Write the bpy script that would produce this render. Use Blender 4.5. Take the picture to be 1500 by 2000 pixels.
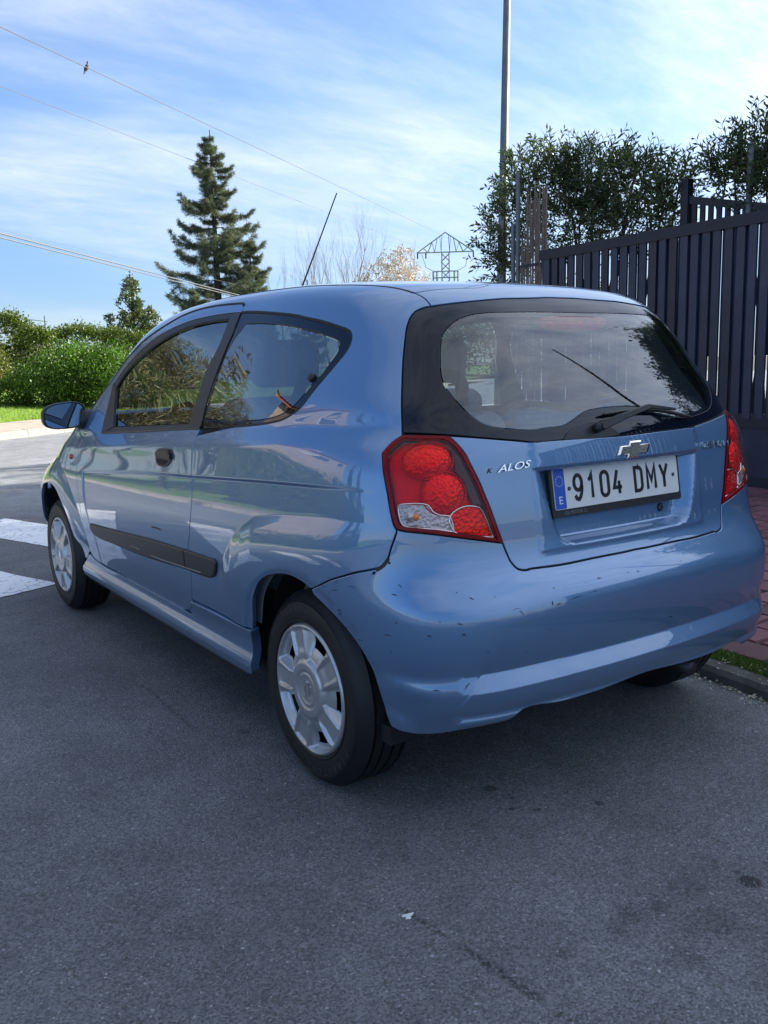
import bpy, math, random
import numpy as np
from mathutils import Vector, Matrix
from mathutils.geometry import delaunay_2d_cdt

for o in list(bpy.data.objects):
    bpy.data.objects.remove(o)
scene = bpy.context.scene
COL = scene.collection
rng = np.random.default_rng(7)
random.seed(7)

# ---------------------------------------------------------------- camera
cam_d = bpy.data.cameras.new('camera')
cam_o = bpy.data.objects.new('camera', cam_d)
COL.objects.link(cam_o)
CAM = (-1.9705, -2.1797, 1.2140)
YAW, PITCH, ROLL = 0.60053, -0.16481, -0.02435
f_ = Vector((math.sin(YAW) * math.cos(PITCH), math.cos(YAW) * math.cos(PITCH), math.sin(PITCH)))
r_ = Vector((math.cos(YAW), -math.sin(YAW), 0)); u_ = r_.cross(f_)
r2 = math.cos(ROLL) * r_ + math.sin(ROLL) * u_
u2 = -math.sin(ROLL) * r_ + math.cos(ROLL) * u_
M = Matrix((r2, u2, -f_)).transposed().to_4x4(); M.translation = Vector(CAM)
cam_o.matrix_world = M
cam_d.sensor_fit = 'HORIZONTAL'; cam_d.sensor_width = 36.0
cam_d.lens = 36.0 * 1747.55 / 1500.0
cam_d.clip_start = .05; cam_d.clip_end = 2000
scene.camera = cam_o

# ---------------------------------------------------------------- sun, sky, exposure
SUN_AZ, SUN_EL = math.radians(97), math.radians(28)
sun_d = bpy.data.lights.new('sun', 'SUN'); sun_d.energy = 5.0; sun_d.angle = math.radians(.5)
sun_d.color = (1.0, .93, .82)
sun_o = bpy.data.objects.new('sun', sun_d); COL.objects.link(sun_o)
sdir = Vector((math.sin(SUN_AZ) * math.cos(SUN_EL), math.cos(SUN_AZ) * math.cos(SUN_EL), math.sin(SUN_EL)))
sun_o.rotation_euler = sdir.to_track_quat('Z', 'Y').to_euler()
sun_o.location = (20, 0, 20)

world = bpy.data.worlds.new('World'); scene.world = world; world.use_nodes = True
nt = world.node_tree; nt.nodes.clear(); N = nt.nodes.new; LK = nt.links.new
out = N('ShaderNodeOutputWorld'); bg = N('ShaderNodeBackground')
sky = N('ShaderNodeTexSky'); sky.sky_type = 'NISHITA'; sky.sun_disc = False
sky.sun_elevation = SUN_EL; sky.sun_rotation = SUN_AZ; sky.air_density = 1.0; sky.dust_density = .0; sky.ozone_density = 3.0; sky.altitude = 300
tc = N('ShaderNodeTexCoord'); sep = N('ShaderNodeSeparateXYZ'); LK(tc.outputs['Generated'], sep.inputs[0])
zz = N('ShaderNodeMath'); zz.operation = 'MAXIMUM'; zz.inputs[1].default_value = 0.0; LK(sep.outputs['Z'], zz.inputs[0])
za = N('ShaderNodeMath'); za.operation = 'ADD'; za.inputs[1].default_value = .16; LK(zz.outputs[0], za.inputs[0])
dv = N('ShaderNodeVectorMath'); dv.operation = 'DIVIDE'
cz = N('ShaderNodeCombineXYZ')
for i in range(3): LK(za.outputs[0], cz.inputs[i])
LK(tc.outputs['Generated'], dv.inputs[0]); LK(cz.outputs[0], dv.inputs[1])
mp = N('ShaderNodeMapping'); mp.inputs['Rotation'].default_value = (0, 0, math.radians(-45)); mp.inputs['Scale'].default_value = (.35, .80, .2)
LK(dv.outputs[0], mp.inputs[0])
mp.inputs['Location'].default_value = (6.4, 2.7, 0)
n1 = N('ShaderNodeTexNoise'); n1.inputs['Scale'].default_value = 1.0; n1.inputs['Detail'].default_value = 10; n1.inputs['Roughness'].default_value = .56; n1.inputs['Distortion'].default_value = .2
LK(mp.outputs[0], n1.inputs['Vector'])
n2 = N('ShaderNodeTexNoise'); n2.inputs['Scale'].default_value = 7; n2.inputs['Detail'].default_value = 8; n2.inputs['Roughness'].default_value = .7; n2.inputs['Distortion'].default_value = .35
LK(mp.outputs[0], n2.inputs['Vector'])
r1 = N('ShaderNodeMapRange'); r1.inputs['From Min'].default_value = .34; r1.inputs['From Max'].default_value = .58; r1.interpolation_type = 'SMOOTHSTEP'; 
# thin cloud thickens, and scatters more light, towards the sun
sd = N('ShaderNodeVectorMath'); sd.operation = 'DOT_PRODUCT'; sd.inputs[1].default_value = tuple(sdir); LK(tc.outputs['Generated'], sd.inputs[0])
sa = N('ShaderNodeMath'); sa.operation = 'MULTIPLY_ADD'; sa.inputs[1].default_value = .22; LK(sd.outputs['Value'], sa.inputs[0]); LK(n1.outputs['Fac'], sa.inputs[2])
sb = N('ShaderNodeMath'); sb.operation = 'SUBTRACT'; sb.inputs[1].default_value = .09; LK(sa.outputs[0], sb.inputs[0]); LK(sb.outputs[0], r1.inputs['Value'])
sp1 = N('ShaderNodeMath'); sp1.operation = 'MAXIMUM'; sp1.inputs[1].default_value = 0; LK(sd.outputs['Value'], sp1.inputs[0])
sp2 = N('ShaderNodeMath'); sp2.operation = 'POWER'; sp2.inputs[1].default_value = 5; LK(sp1.outputs[0], sp2.inputs[0])
sp3 = N('ShaderNodeMath'); sp3.operation = 'MULTIPLY_ADD'; sp3.inputs[1].default_value = 1.3; sp3.inputs[2].default_value = 1.0; LK(sp2.outputs[0], sp3.inputs[0])
ccol = N('ShaderNodeVectorMath'); ccol.operation = 'SCALE'; ccol.inputs[0].default_value = (4.1, 4.5, 5.1); LK(sp3.outputs[0], ccol.inputs['Scale'])
r2n = N('ShaderNodeMapRange'); r2n.inputs['From Min'].default_value = .30; r2n.inputs['From Max'].default_value = .72; r2n.inputs['To Min'].default_value = .35; r2n.inputs['To Max'].default_value = 1.0; LK(n2.outputs['Fac'], r2n.inputs['Value'])
mu = N('ShaderNodeMath'); mu.operation = 'MULTIPLY'; LK(r1.outputs[0], mu.inputs[0]); LK(r2n.outputs[0], mu.inputs[1])
hz = N('ShaderNodeMapRange'); hz.inputs['From Min'].default_value = .02; hz.inputs['From Max'].default_value = .22; hz.inputs['To Min'].default_value = .25; hz.inputs['To Max'].default_value = 1.0; LK(sep.outputs['Z'], hz.inputs['Value'])
mu2 = N('ShaderNodeMath'); mu2.operation = 'MULTIPLY'; LK(mu.outputs[0], mu2.inputs[0]); LK(hz.outputs[0], mu2.inputs[1])
mu3 = N('ShaderNodeMath'); mu3.operation = 'MULTIPLY'; mu3.inputs[1].default_value = .9; LK(mu2.outputs[0], mu3.inputs[0])
mx = N('ShaderNodeMix'); mx.data_type = 'RGBA'
LK(mu3.outputs[0], mx.inputs['Factor'])
hg = N('ShaderNodeMapRange'); hg.interpolation_type = 'SMOOTHSTEP'; hg.inputs['From Min'].default_value = -.02; hg.inputs['From Max'].default_value = .30; LK(sep.outputs['Z'], hg.inputs['Value'])
hc_ = N('ShaderNodeMix'); hc_.data_type = 'RGBA'; hc_.inputs['A'].default_value = (.40, .46, .64, 1); hc_.inputs['B'].default_value = (.74, .81, .93, 1); LK(hg.outputs[0], hc_.inputs['Factor'])
sm = N('ShaderNodeMix'); sm.data_type = 'RGBA'; sm.blend_type = 'MULTIPLY'; sm.inputs['Factor'].default_value = 1; LK(sky.outputs[0], sm.inputs['A']); LK(hc_.outputs['Result'], sm.inputs['B'])
LK(sm.outputs['Result'], mx.inputs['A'])
LK(ccol.outputs[0], mx.inputs['B'])
LK(mx.outputs['Result'], bg.inputs['Color']); bg.inputs['Strength'].default_value = .1
LK(bg.outputs[0], out.inputs[0])

scene.view_settings.view_transform = 'Standard'; scene.view_settings.look = 'None'
scene.view_settings.gamma = 1; scene.view_settings.use_curve_mapping = False
scene.view_settings.exposure = 1.25
scene.render.engine = 'CYCLES'

# ---------------------------------------------------------------- materials
def nodes_of(m):
    m.use_nodes = True
    return m.node_tree.nodes, m.node_tree.links

def mat(name, col, rough=.6, metal=0., spec=.5, coat=0., var=0., vscale=8., bump=0., bscale=60., col2=None, trans=0., sss=0., coords='Object', bdist=.01, vdetail=6):
    m = bpy.data.materials.new(name); ns, ln = nodes_of(m); b = ns['Principled BSDF']
    b.inputs['Base Color'].default_value = (*col, 1); b.inputs['Roughness'].default_value = rough
    b.inputs['Metallic'].default_value = metal; b.inputs['Specular IOR Level'].default_value = spec
    b.inputs['Coat Weight'].default_value = coat; b.inputs['Coat Roughness'].default_value = .03
    if var or col2 or bump:
        t = ns.new('ShaderNodeTexCoord')
    if var or col2:
        n = ns.new('ShaderNodeTexNoise'); n.inputs['Scale'].default_value = vscale; n.inputs['Detail'].default_value = vdetail; n.inputs['Roughness'].default_value = .65
        ln.new(t.outputs[coords], n.inputs['Vector'])
        r = ns.new('ShaderNodeMapRange'); r.inputs['From Min'].default_value = .3; r.inputs['From Max'].default_value = .7; ln.new(n.outputs['Fac'], r.inputs['Value'])
        x = ns.new('ShaderNodeMix'); x.data_type = 'RGBA'; ln.new(r.outputs[0], x.inputs['Factor'])
        c2 = col2 or tuple(c * (1 - var) for c in col); c1 = col if col2 else tuple(min(1, c * (1 + var)) for c in col)
        x.inputs['A'].default_value = (*c2, 1); x.inputs['B'].default_value = (*c1, 1)
        ln.new(x.outputs['Result'], b.inputs['Base Color'])
    if bump:
        n = ns.new('ShaderNodeTexNoise'); n.inputs['Scale'].default_value = bscale; n.inputs['Detail'].default_value = 5
        ln.new(t.outputs[coords], n.inputs['Vector'])
        bp = ns.new('ShaderNodeBump'); bp.inputs['Strength'].default_value = bump; bp.inputs['Distance'].default_value = bdist
        ln.new(n.outputs['Fac'], bp.inputs['Height']); ln.new(bp.outputs[0], b.inputs['Normal'])
    if trans:
        tl = ns.new('ShaderNodeBsdfTranslucent'); tl.inputs['Color'].default_value = (min(1, col[0] * 1.6), min(1, col[1] * 1.6), col[2] * .8, 1)
        mxs = ns.new('ShaderNodeMixShader'); mxs.inputs[0].default_value = trans
        o = ns['Material Output']; ln.new(b.outputs[0], mxs.inputs[1]); ln.new(tl.outputs[0], mxs.inputs[2]); ln.new(mxs.outputs[0], o.inputs[0])
        if var or col2: ln.new(x.outputs['Result'], tl.inputs['Color'])
    return m

def leaf_mat(name, c_dark, c_light, trans=.3, rough=.45, spec=.5):
    """colour varies leaf by leaf"""
    m = bpy.data.materials.new(name); ns, ln = nodes_of(m); b = ns['Principled BSDF']
    g = ns.new('ShaderNodeNewGeometry'); cr = ns.new('ShaderNodeMix'); cr.data_type = 'RGBA'
    ln.new(g.outputs['Random Per Island'], cr.inputs['Factor'])
    cr.inputs['A'].default_value = (*c_dark, 1); cr.inputs['B'].default_value = (*c_light, 1)
    pn = ns.new('ShaderNodeTexNoise'); pn.inputs['Scale'].default_value = 1.7; pn.inputs['Detail'].default_value = 3; ln.new(g.outputs['Position'], pn.inputs['Vector'])
    mm = ns.new('ShaderNodeMath'); mm.operation = 'MULTIPLY_ADD'; mm.inputs[1].default_value = 2.0; mm.inputs[2].default_value = -1.0; ln.new(pn.outputs['Fac'], mm.inputs[0])
    m2 = ns.new('ShaderNodeMath'); m2.operation = 'ADD'; m2.use_clamp = True; ln.new(g.outputs['Random Per Island'], m2.inputs[0]); ln.new(mm.outputs[0], m2.inputs[1]); ln.new(m2.outputs[0], cr.inputs['Factor'])
    ln.new(cr.outputs['Result'], b.inputs['Base Color'])
    b.inputs['Roughness'].default_value = rough; b.inputs['Specular IOR Level'].default_value = spec
    tl = ns.new('ShaderNodeBsdfTranslucent'); hs = ns.new('ShaderNodeMix'); hs.data_type = 'RGBA'; hs.blend_type = 'MULTIPLY'; hs.inputs['Factor'].default_value = 1
    ln.new(cr.outputs['Result'], hs.inputs['A']); hs.inputs['B'].default_value = (1.7, 1.9, .7, 1)
    ln.new(hs.outputs['Result'], tl.inputs['Color'])
    mxs = ns.new('ShaderNodeMixShader'); mxs.inputs[0].default_value = trans
    ln.new(b.outputs[0], mxs.inputs[1]); ln.new(tl.outputs[0], mxs.inputs[2]); ln.new(mxs.outputs[0], ns['Material Output'].inputs[0])
    return m

def glass_mat(name, tint, refl=1.9, f0=.045):
    """thin sheet of glass: a tinted see-through sheet under a mirror that strengthens at grazing angles"""
    m = bpy.data.materials.new(name); ns, ln = nodes_of(m); ns.remove(ns['Principled BSDF'])
    tr = ns.new('ShaderNodeBsdfTransparent'); tr.inputs[0].default_value = (*tint, 1)
    gl = ns.new('ShaderNodeBsdfGlossy'); gl.inputs['Roughness'].default_value = .01; gl.inputs['Color'].default_value = (1, 1, 1, 1)
    lw = ns.new('ShaderNodeLayerWeight'); lw.inputs['Blend'].default_value = .5
    pw = ns.new('ShaderNodeMath'); pw.operation = 'POWER'; pw.inputs[1].default_value = 4.2; ln.new(lw.outputs['Facing'], pw.inputs[0])
    ma = ns.new('ShaderNodeMath'); ma.operation = 'MULTIPLY_ADD'; ma.inputs[1].default_value = 1 - f0 * refl; ma.inputs[2].default_value = f0 * refl; ln.new(pw.outputs[0], ma.inputs[0])
    mxs = ns.new('ShaderNodeMixShader'); ln.new(ma.outputs[0], mxs.inputs[0]); ln.new(tr.outputs[0], mxs.inputs[1]); ln.new(gl.outputs[0], mxs.inputs[2])
    ln.new(mxs.outputs[0], ns['Material Output'].inputs[0])
    return m

MAT = {}
def build_materials():
    # car paint
    m = bpy.data.materials.new('blue_paint'); ns, ln = nodes_of(m); b = ns['Principled BSDF']
    b.inputs['Base Color'].default_value = (.082, .188, .37, 1); b.inputs['Metallic'].default_value = .55; b.inputs['Roughness'].default_value = .40
    b.inputs['Coat Weight'].default_value = 1.0; b.inputs['Coat IOR'].default_value = 1.85
    t = ns.new('ShaderNodeTexCoord'); v = ns.new('ShaderNodeTexVoronoi'); v.inputs['Scale'].default_value = 1400; ln.new(t.outputs['Object'], v.inputs['Vector'])
    bp = ns.new('ShaderNodeBump'); bp.inputs['Strength'].default_value = .12; bp.inputs['Distance'].default_value = .0004
    sx = ns.new('ShaderNodeSeparateColor'); ln.new(v.outputs['Color'], sx.inputs[0]); ln.new(sx.outputs[0], bp.inputs['Height'])
    ln.new(bp.outputs[0], b.inputs['Normal'])
    # very slight waviness and a film of road dust on the lower body
    n = ns.new('ShaderNodeTexNoise'); n.inputs['Scale'].default_value = 2.2; n.inputs['Detail'].default_value = 2; ln.new(t.outputs['Object'], n.inputs['Vector'])
    b2 = ns.new('ShaderNodeBump'); b2.inputs['Strength'].default_value = .035; b2.inputs['Distance'].default_value = .02; ln.new(n.outputs['Fac'], b2.inputs['Height'])
    ln.new(b2.outputs[0], b.inputs['Coat Normal'])
    d = ns.new('ShaderNodeTexNoise'); d.inputs['Scale'].default_value = 5; d.inputs['Detail'].default_value = 9; d.inputs['Roughness'].default_value = .7; ln.new(t.outputs['Object'], d.inputs['Vector'])
    dr = ns.new('ShaderNodeMapRange'); dr.inputs['From Min'].default_value = .45; dr.inputs['From Max'].default_value = .8; dr.inputs['To Min'].default_value = .012; dr.inputs['To Max'].default_value = .06
    ln.new(d.outputs['Fac'], dr.inputs['Value']); ln.new(dr.outputs[0], b.inputs['Coat Roughness'])
    # road dust on the sills and lower bumper, streaky
    sz = ns.new('ShaderNodeSeparateXYZ'); ln.new(t.outputs['Object'], sz.inputs[0])
    hr = ns.new('ShaderNodeMapRange'); hr.inputs['From Min'].default_value = .50; hr.inputs['From Max'].default_value = .22; hr.inputs['To Max'].default_value = .55; ln.new(sz.outputs['Z'], hr.inputs['Value'])
    hm = ns.new('ShaderNodeMath'); hm.operation = 'MULTIPLY'; ln.new(hr.outputs[0], hm.inputs[0]); ln.new(d.outputs['Fac'], hm.inputs[1])
    cm = ns.new('ShaderNodeMix'); cm.data_type = 'RGBA'; cm.inputs['A'].default_value = (.112, .232, .415, 1); cm.inputs['B'].default_value = (.17, .165, .155, 1)
    ln.new(hm.outputs[0], cm.inputs['Factor']); ln.new(cm.outputs['Result'], b.inputs['Base Color'])
    MAT['paint'] = m
    MAT['black_plastic'] = mat('black_plastic', (.018, .019, .022), .42, bump=.15, bscale=900, bdist=.0005)
    MAT['trim_black'] = mat('satin_black_trim', (.022, .021, .023), .38)
    MAT['rubber'] = mat('seal_rubber', (.008, .008, .009), .6)
    MAT['tyre'] = mat('tyre_rubber', (.0085, .0085, .0085), .55, var=.35, vscale=18, bump=.25, bscale=240, bdist=.001)
    MAT['hubcap'] = mat('silver_hubcap', (.50, .50, .51), .34, metal=.65, coat=.35, var=.10, vscale=30)
    MAT['steel'] = mat('dark_steel', (.05, .05, .052), .5, metal=.6)
    MAT['chrome'] = mat('chrome', (.82, .80, .76), .08, metal=1)
    MAT['chrome_gold'] = mat('champagne_chrome', (.80, .72, .58), .12, metal=1)
    MAT['ceramic'] = mat('black_glass_border', (.004, .007, .015), .03, spec=.45)
    MAT['side_glass'] = glass_mat('side_window_glass', (.34, .41, .44), 4.2)
    MAT['rear_glass'] = glass_mat('rear_window_glass', (.70, .80, .84), 2.7)
    MAT['trim_grey'] = mat('interior_grey', (.26, .29, .33), .8)
    MAT['seat'] = mat('seat_cloth', (.34, .38, .42), .9, var=.15, vscale=60)
    MAT['dark_in'] = mat('underside_black', (.012, .012, .013), .8)
    MAT['plate_white'] = mat('plate_white', (.72, .73, .71), .35, var=.05, vscale=30)
    MAT['plate_blue'] = mat('plate_blue', (.02, .10, .50), .35)
    MAT['ink'] = mat('plate_ink', (.012, .012, .014), .35)
    MAT['star'] = mat('star_print', (.75, .72, .25), .5)
    MAT['white_print'] = mat('white_print', (.75, .75, .75), .5)
    MAT['grey_print'] = mat('grey_print', (.16, .17, .18), .5)
    MAT['lamp_dark'] = mat('lamp_dark_red', (.20, .001, .006), .10, spec=.22)
    MAT['lamp_red'] = mat('lamp_red_back', (.80, .005, .008), .35, metal=.2, spec=.1, bump=.8, bscale=70, bdist=.004)
    for nm, c, sc in (('lamp_facet', (1.0, .012, .008), 120), ('lamp_clear', (.55, .54, .52), 110), ('lamp_refl', (.60, .003, .004), 120)):
        m = mat(nm, c, .25, metal=.55, spec=.12); ns, ln = nodes_of(m); b = ns['Principled BSDF']
        t = ns.new('ShaderNodeTexCoord'); v = ns.new('ShaderNodeTexVoronoi'); v.inputs['Scale'].default_value = sc; v.feature = 'F1'
        ln.new(t.outputs['Object'], v.inputs['Vector']); bp = ns.new('ShaderNodeBump'); bp.inputs['Strength'].default_value = 1; bp.inputs['Distance'].default_value = .0027
        ln.new(v.outputs['Distance'], bp.inputs['Height']); ln.new(bp.outputs[0], b.inputs['Normal']); MAT[nm] = m
    MAT['amber'] = mat('amber_bulb', (.85, .22, .01), .15, coat=1)
    MAT['glint'] = mat('painted_glint_red', (1.0, .16, .09), .15, metal=.3)  # lighter red that paints in the lamp's glints
    MAT['lamp_smoke'] = mat('lamp_burgundy', (.055, .001, .003), .12, spec=.4)
    MAT['hbl'] = mat('brake_light_red', (.80, .10, .10), .4)
    MAT['orange'] = mat('orange_lens', (.75, .10, .01), .12, coat=1, bump=.5, bscale=300, bdist=.002)
    MAT['lens'] = glass_mat('lamp_lens', (.97, .90, .90), .5)
    MAT['mirror'] = mat('mirror_glass', (.30, .36, .44), .02, metal=1)
    MAT['chip'] = mat('bare_plastic_scratch', (.012, .014, .018), .5)
    MAT['filler'] = mat('grey_scuff', (.30, .29, .27), .6)
build_materials()

# ---------------------------------------------------------------- mesh helpers
def link(o, parent=None):
    COL.objects.link(o)
    if parent is not None: o.parent = parent
    return o

def tag(o, label=None, cat=None, group=None, kind=None):
    if label: o['label'] = label
    if cat: o['category'] = cat
    if group: o['group'] = group
    if kind: o['kind'] = kind
    return o

def empty(name, loc=(0, 0, 0), rz=0., **k):
    o = bpy.data.objects.new(name, None); o.location = loc; o.rotation_euler = (0, 0, rz); o.empty_display_size = .2
    link(o); return tag(o, **k)

def mesh_obj(name, V, F, m, parent=None, smooth=False, normals=None, **k):
    me = bpy.data.meshes.new(name)
    if isinstance(F, np.ndarray):
        V = np.asarray(V, np.float32); nv, nf, w = len(V), len(F), F.shape[1]
        me.vertices.add(nv); me.vertices.foreach_set('co', V.ravel())
        me.loops.add(nf * w); me.loops.foreach_set('vertex_index', F.astype(np.int32).ravel())
        me.polygons.add(nf); me.polygons.foreach_set('loop_start', np.arange(nf, dtype=np.int32) * w)
        me.update(calc_edges=True)
    else:
        me.from_pydata([tuple(v) for v in V], [], F); me.update()
    me.polygons.foreach_set('use_smooth', np.full(len(me.polygons), bool(smooth)))
    if normals is not None:
        me.normals_split_custom_set_from_vertices([tuple(n) for n in normals])
    if isinstance(m, (list, tuple)):
        for q in m: me.materials.append(q)
    elif m is not None: me.materials.append(m)
    o = bpy.data.objects.new(name, me); link(o, parent); return tag(o, **k)

class MB:
    """collects boxes, tubes and loose faces into one mesh"""
    def __init__(s): s.V = []; s.F = []
    def add(s, V, F):
        n = len(s.V); s.V += [tuple(map(float, v)) for v in V]; s.F += [tuple(i + n for i in f) for f in F]; return s
    def box(s, a, b, R=None, c=(0, 0, 0), bev=0.):
        x0, y0, z0 = a; x1, y1, z1 = b
        V = [(x, y, z) for z in (z0, z1) for y in (y0, y1) for x in (x0, x1)]
        F = [(0, 2, 3, 1), (4, 5, 7, 6), (0, 1, 5, 4), (2, 6, 7, 3), (0, 4, 6, 2), (1, 3, 7, 5)]
        if R is not None: V = [tuple(R @ Vector(v) + Vector(c)) for v in V]
        return s.add(V, F)
    def tube(s, pts, rad, n=8, cap=True):
        pts = [Vector(p) for p in pts]; R = rad if isinstance(rad, (list, tuple)) else [rad] * len(pts)
        base = len(s.V); ref = None
        for i, p in enumerate(pts):
            d = (pts[min(i + 1, len(pts) - 1)] - pts[max(i - 1, 0)]).normalized()
            if ref is None:
                ref = d.orthogonal().normalized()
            ref = (ref - d * ref.dot(d)).normalized(); q = d.cross(ref)
            for k in range(n):
                a = 2 * math.pi * k / n; s.V.append(tuple(p + (ref * math.cos(a) + q * math.sin(a)) * R[i]))
        for i in range(len(pts) - 1):
            for k in range(n):
                a = base + i * n + k; b2 = base + i * n + (k + 1) % n; s.F.append((a, b2, b2 + n, a + n))
        if cap:
            s.F.append(tuple(base + k for k in reversed(range(n)))); e = base + (len(pts) - 1) * n; s.F.append(tuple(e + k for k in range(n)))
        return s
    def build(s, name, m, parent=None, smooth=False, **k):
        return mesh_obj(name, s.V, s.F, m, parent, smooth, **k)

def bevel(o, w=.004, seg=2):
    b = o.modifiers.new('bevel', 'BEVEL'); b.width = w; b.segments = seg; b.limit_method = 'ANGLE'; b.angle_limit = math.radians(-45)
    for p in o.data.polygons: p.use_smooth = True
    try: o.data.set_sharp_from_angle(angle=math.radians(40))
    except Exception: pass
    return o

def lathe(prof, n=64, axis='x'):
    """profile of (radius, along) turned about the x axis"""
    V = []; F = []; m = len(prof)
    for k in range(n):
        a = 2 * math.pi * k / n
        for r, h in prof: V.append((h, r * math.cos(a), r * math.sin(a)))
    for k in range(n):
        for i in range(m - 1):
            a = k * m + i; b = ((k + 1) % n) * m + i; F.append((a, b, b + 1, a + 1))
    return V, F

def text_mesh(body, size, extrude, shear=0., font_w=1., align='CENTER', spacing=1.):
    c = bpy.data.curves.new('t', 'FONT'); c.body = body; c.size = size; c.extrude = extrude; c.shear = shear; c.align_x = align; c.align_y = 'CENTER'
    c.resolution_u = 3; c.space_character = spacing
    o = bpy.data.objects.new('t', c); COL.objects.link(o)
    dg = bpy.context.evaluated_depsgraph_get(); dg.update()
    me = o.evaluated_get(dg).to_mesh()
    V = [tuple(v.co) for v in me.vertices]; F = [tuple(p.vertices) for p in me.polygons]
    o.evaluated_get(dg).to_mesh_clear(); bpy.data.objects.remove(o); bpy.data.curves.remove(c)
    return [(x * font_w, y, z) for x, y, z in V], F
# ---------------------------------------------------------------- body form
def spl(xs, ys):
    xs = np.array(xs, float); ys = np.array(ys, float); n = len(xs)
    h = np.diff(xs); A = np.eye(n); r = np.zeros(n)
    for i in range(1, n - 1):
        A[i, i - 1] = h[i - 1]; A[i, i] = 2 * (h[i - 1] + h[i]); A[i, i + 1] = h[i]
        r[i] = 3 * ((ys[i + 1] - ys[i]) / h[i] - (ys[i] - ys[i - 1]) / h[i - 1])
    c = np.linalg.solve(A, r)
    b = np.diff(ys) / h - h * (2 * c[:-1] + c[1:]) / 3
    d = np.diff(c) / (3 * h)
    def f(x):
        x = np.asarray(x, float)
        i = np.clip(np.searchsorted(xs, x) - 1, 0, n - 2)
        t = x - xs[i]
        v = ys[i] + t * (b[i] + t * (c[i] + t * d[i]))
        sl0 = b[0]; sl1 = b[-1] + h[-1] * (2 * c[-2] + 3 * d[-1] * h[-1])
        v = np.where(x < xs[0], ys[0] + sl0 * (x - xs[0]), v)
        return np.where(x > xs[-1], ys[-1] + sl1 * (x - xs[-1]), v)
    return f

def smax(a, b, k):
    h = np.maximum(k - np.abs(a - b), 0) / k
    return np.maximum(a, b) + h * h * h * k / 6

def sst(a, b, x):
    t = np.clip((x - a) / (b - a), 0, 1)
    return t * t * t * (t * (6 * t - 15) + 10)

W_PROF = spl([.15, .22, .27, .33, .42, .55, .68, .80, .90, .97, 1.02, 1.08, 1.20, 1.34, 1.44, 1.55],
             [.770, .795, .798, .800, .815, .828, .833, .829, .816, .806, .799, .781, .726, .659, .611, .556])
YR_PROF = spl([.15, .25, .30, .34, .38, .44, .50, .56, .61, .66, .70, .80, .90, .98, 1.03, 1.12, 1.25, 1.37, 1.48],
              [-.52, -.560, -.585, -.600, -.606, -.602, -.606, -.606, -.595, -.560, -.538, -.520, -.505, -.492, -.480, -.445, -.378, -.300, -.21])
TOP = spl([-.7, -.35, -.25, -.1, .1, .4, .8, 1.15, 1.4, 1.6, 1.8, 2.05, 2.25, 2.4, 2.6, 2.9, 3.1, 3.25],
          [1.34, 1.402, 1.42, 1.444, 1.467, 1.490, 1.500, 1.490, 1.462, 1.403, 1.300, 1.158, 1.040, .980, .935, .86, .78, .67])
YF_PROF = spl([.15, .3, .45, .6, .7, .8], [3.20, 3.27, 3.28, 3.26, 3.22, 3.1])

def spls(t, r):
    return r * np.logaddexp(0, t / r)

ZB = spl([-.6, -.19, .065, .378, .739, 1.2, 1.67, 2.1], [1.054, 1.052, 1.042, 1.028, 1.007, .977, .944, .912])

def halfwidth(y, z):
    zb = ZB(np.clip(y, -.6, 2.1))
    zq = z + (1.042 - zb) * sst(.60, .90, z) * sst(1.46, 1.0, z)
    w = W_PROF(zq) - .018 - .42 * (spls(z - zb + .053, .004) - spls(z - zb + .003, .005))
    w = w + .018 * sst(1.6, 2.0, y) * sst(.86, .96, z) * sst(2.8, 2.4, y) * sst(1.55, 1.05, z)
    g = sst(.92, 1.25, z)
    w = w - (.050 + .105 * g) * np.maximum((.45 - y) / 1.0, 0) ** 2
    w = w - .26 * np.maximum((y - 2.45) / 1.0, 0) ** 2
    w = w + .036 * sst(.5, 1.4, y) * sst(.95, 1.55, z)
    w = w - .026 * np.exp(-((z - 1.035) / .05) ** 2) * sst(.2, -.3, y)
    w = w - .05 * sst(.60, .80, z) * sst(2.2, 2.9, y)
    return w

def base_f(x, y, z):
    X = np.abs(x)
    sd = (X - halfwidth(y, z)) * .97
    rr = (YR_PROF(z) + .11 * X * X - y) * .95
    up = sst(.90, 1.25, z)
    f = smax(sd, rr, .32 + .02 * up)
    rf = (z - (TOP(y) - .075 * X * X - .10 * X ** 4)) * .96
    f = smax(f, rf, .15 + .12 * sst(2.2, 2.7, y))
    ff = (y - YF_PROF(z) + .25 * X * X) * .95
    f = smax(f, ff, .25)
    return f

# ---- unrolled coordinates of the shell: s runs along the car side and round the tail, t up it
Z0, YS, RC = .75, .25, .80
def chart(s, t):
    s = np.asarray(s, float); t = np.asarray(t, float)
    th = np.maximum(YS - s, 0) / RC
    by = np.maximum(s, YS)
    el = t / RC
    hx, hy = -np.cos(th), -np.sin(th)
    return by, np.stack([np.cos(el) * hx, np.cos(el) * hy, np.sin(el)], -1)

def unchart(P):
    x, y, z = P
    if y > YS:
        return y, RC * np.arctan2(z - Z0, -x)
    th = np.arctan2(-(y - YS), -x)
    return YS - RC * th, RC * np.arctan2(z - Z0, np.hypot(x, y - YS))

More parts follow.
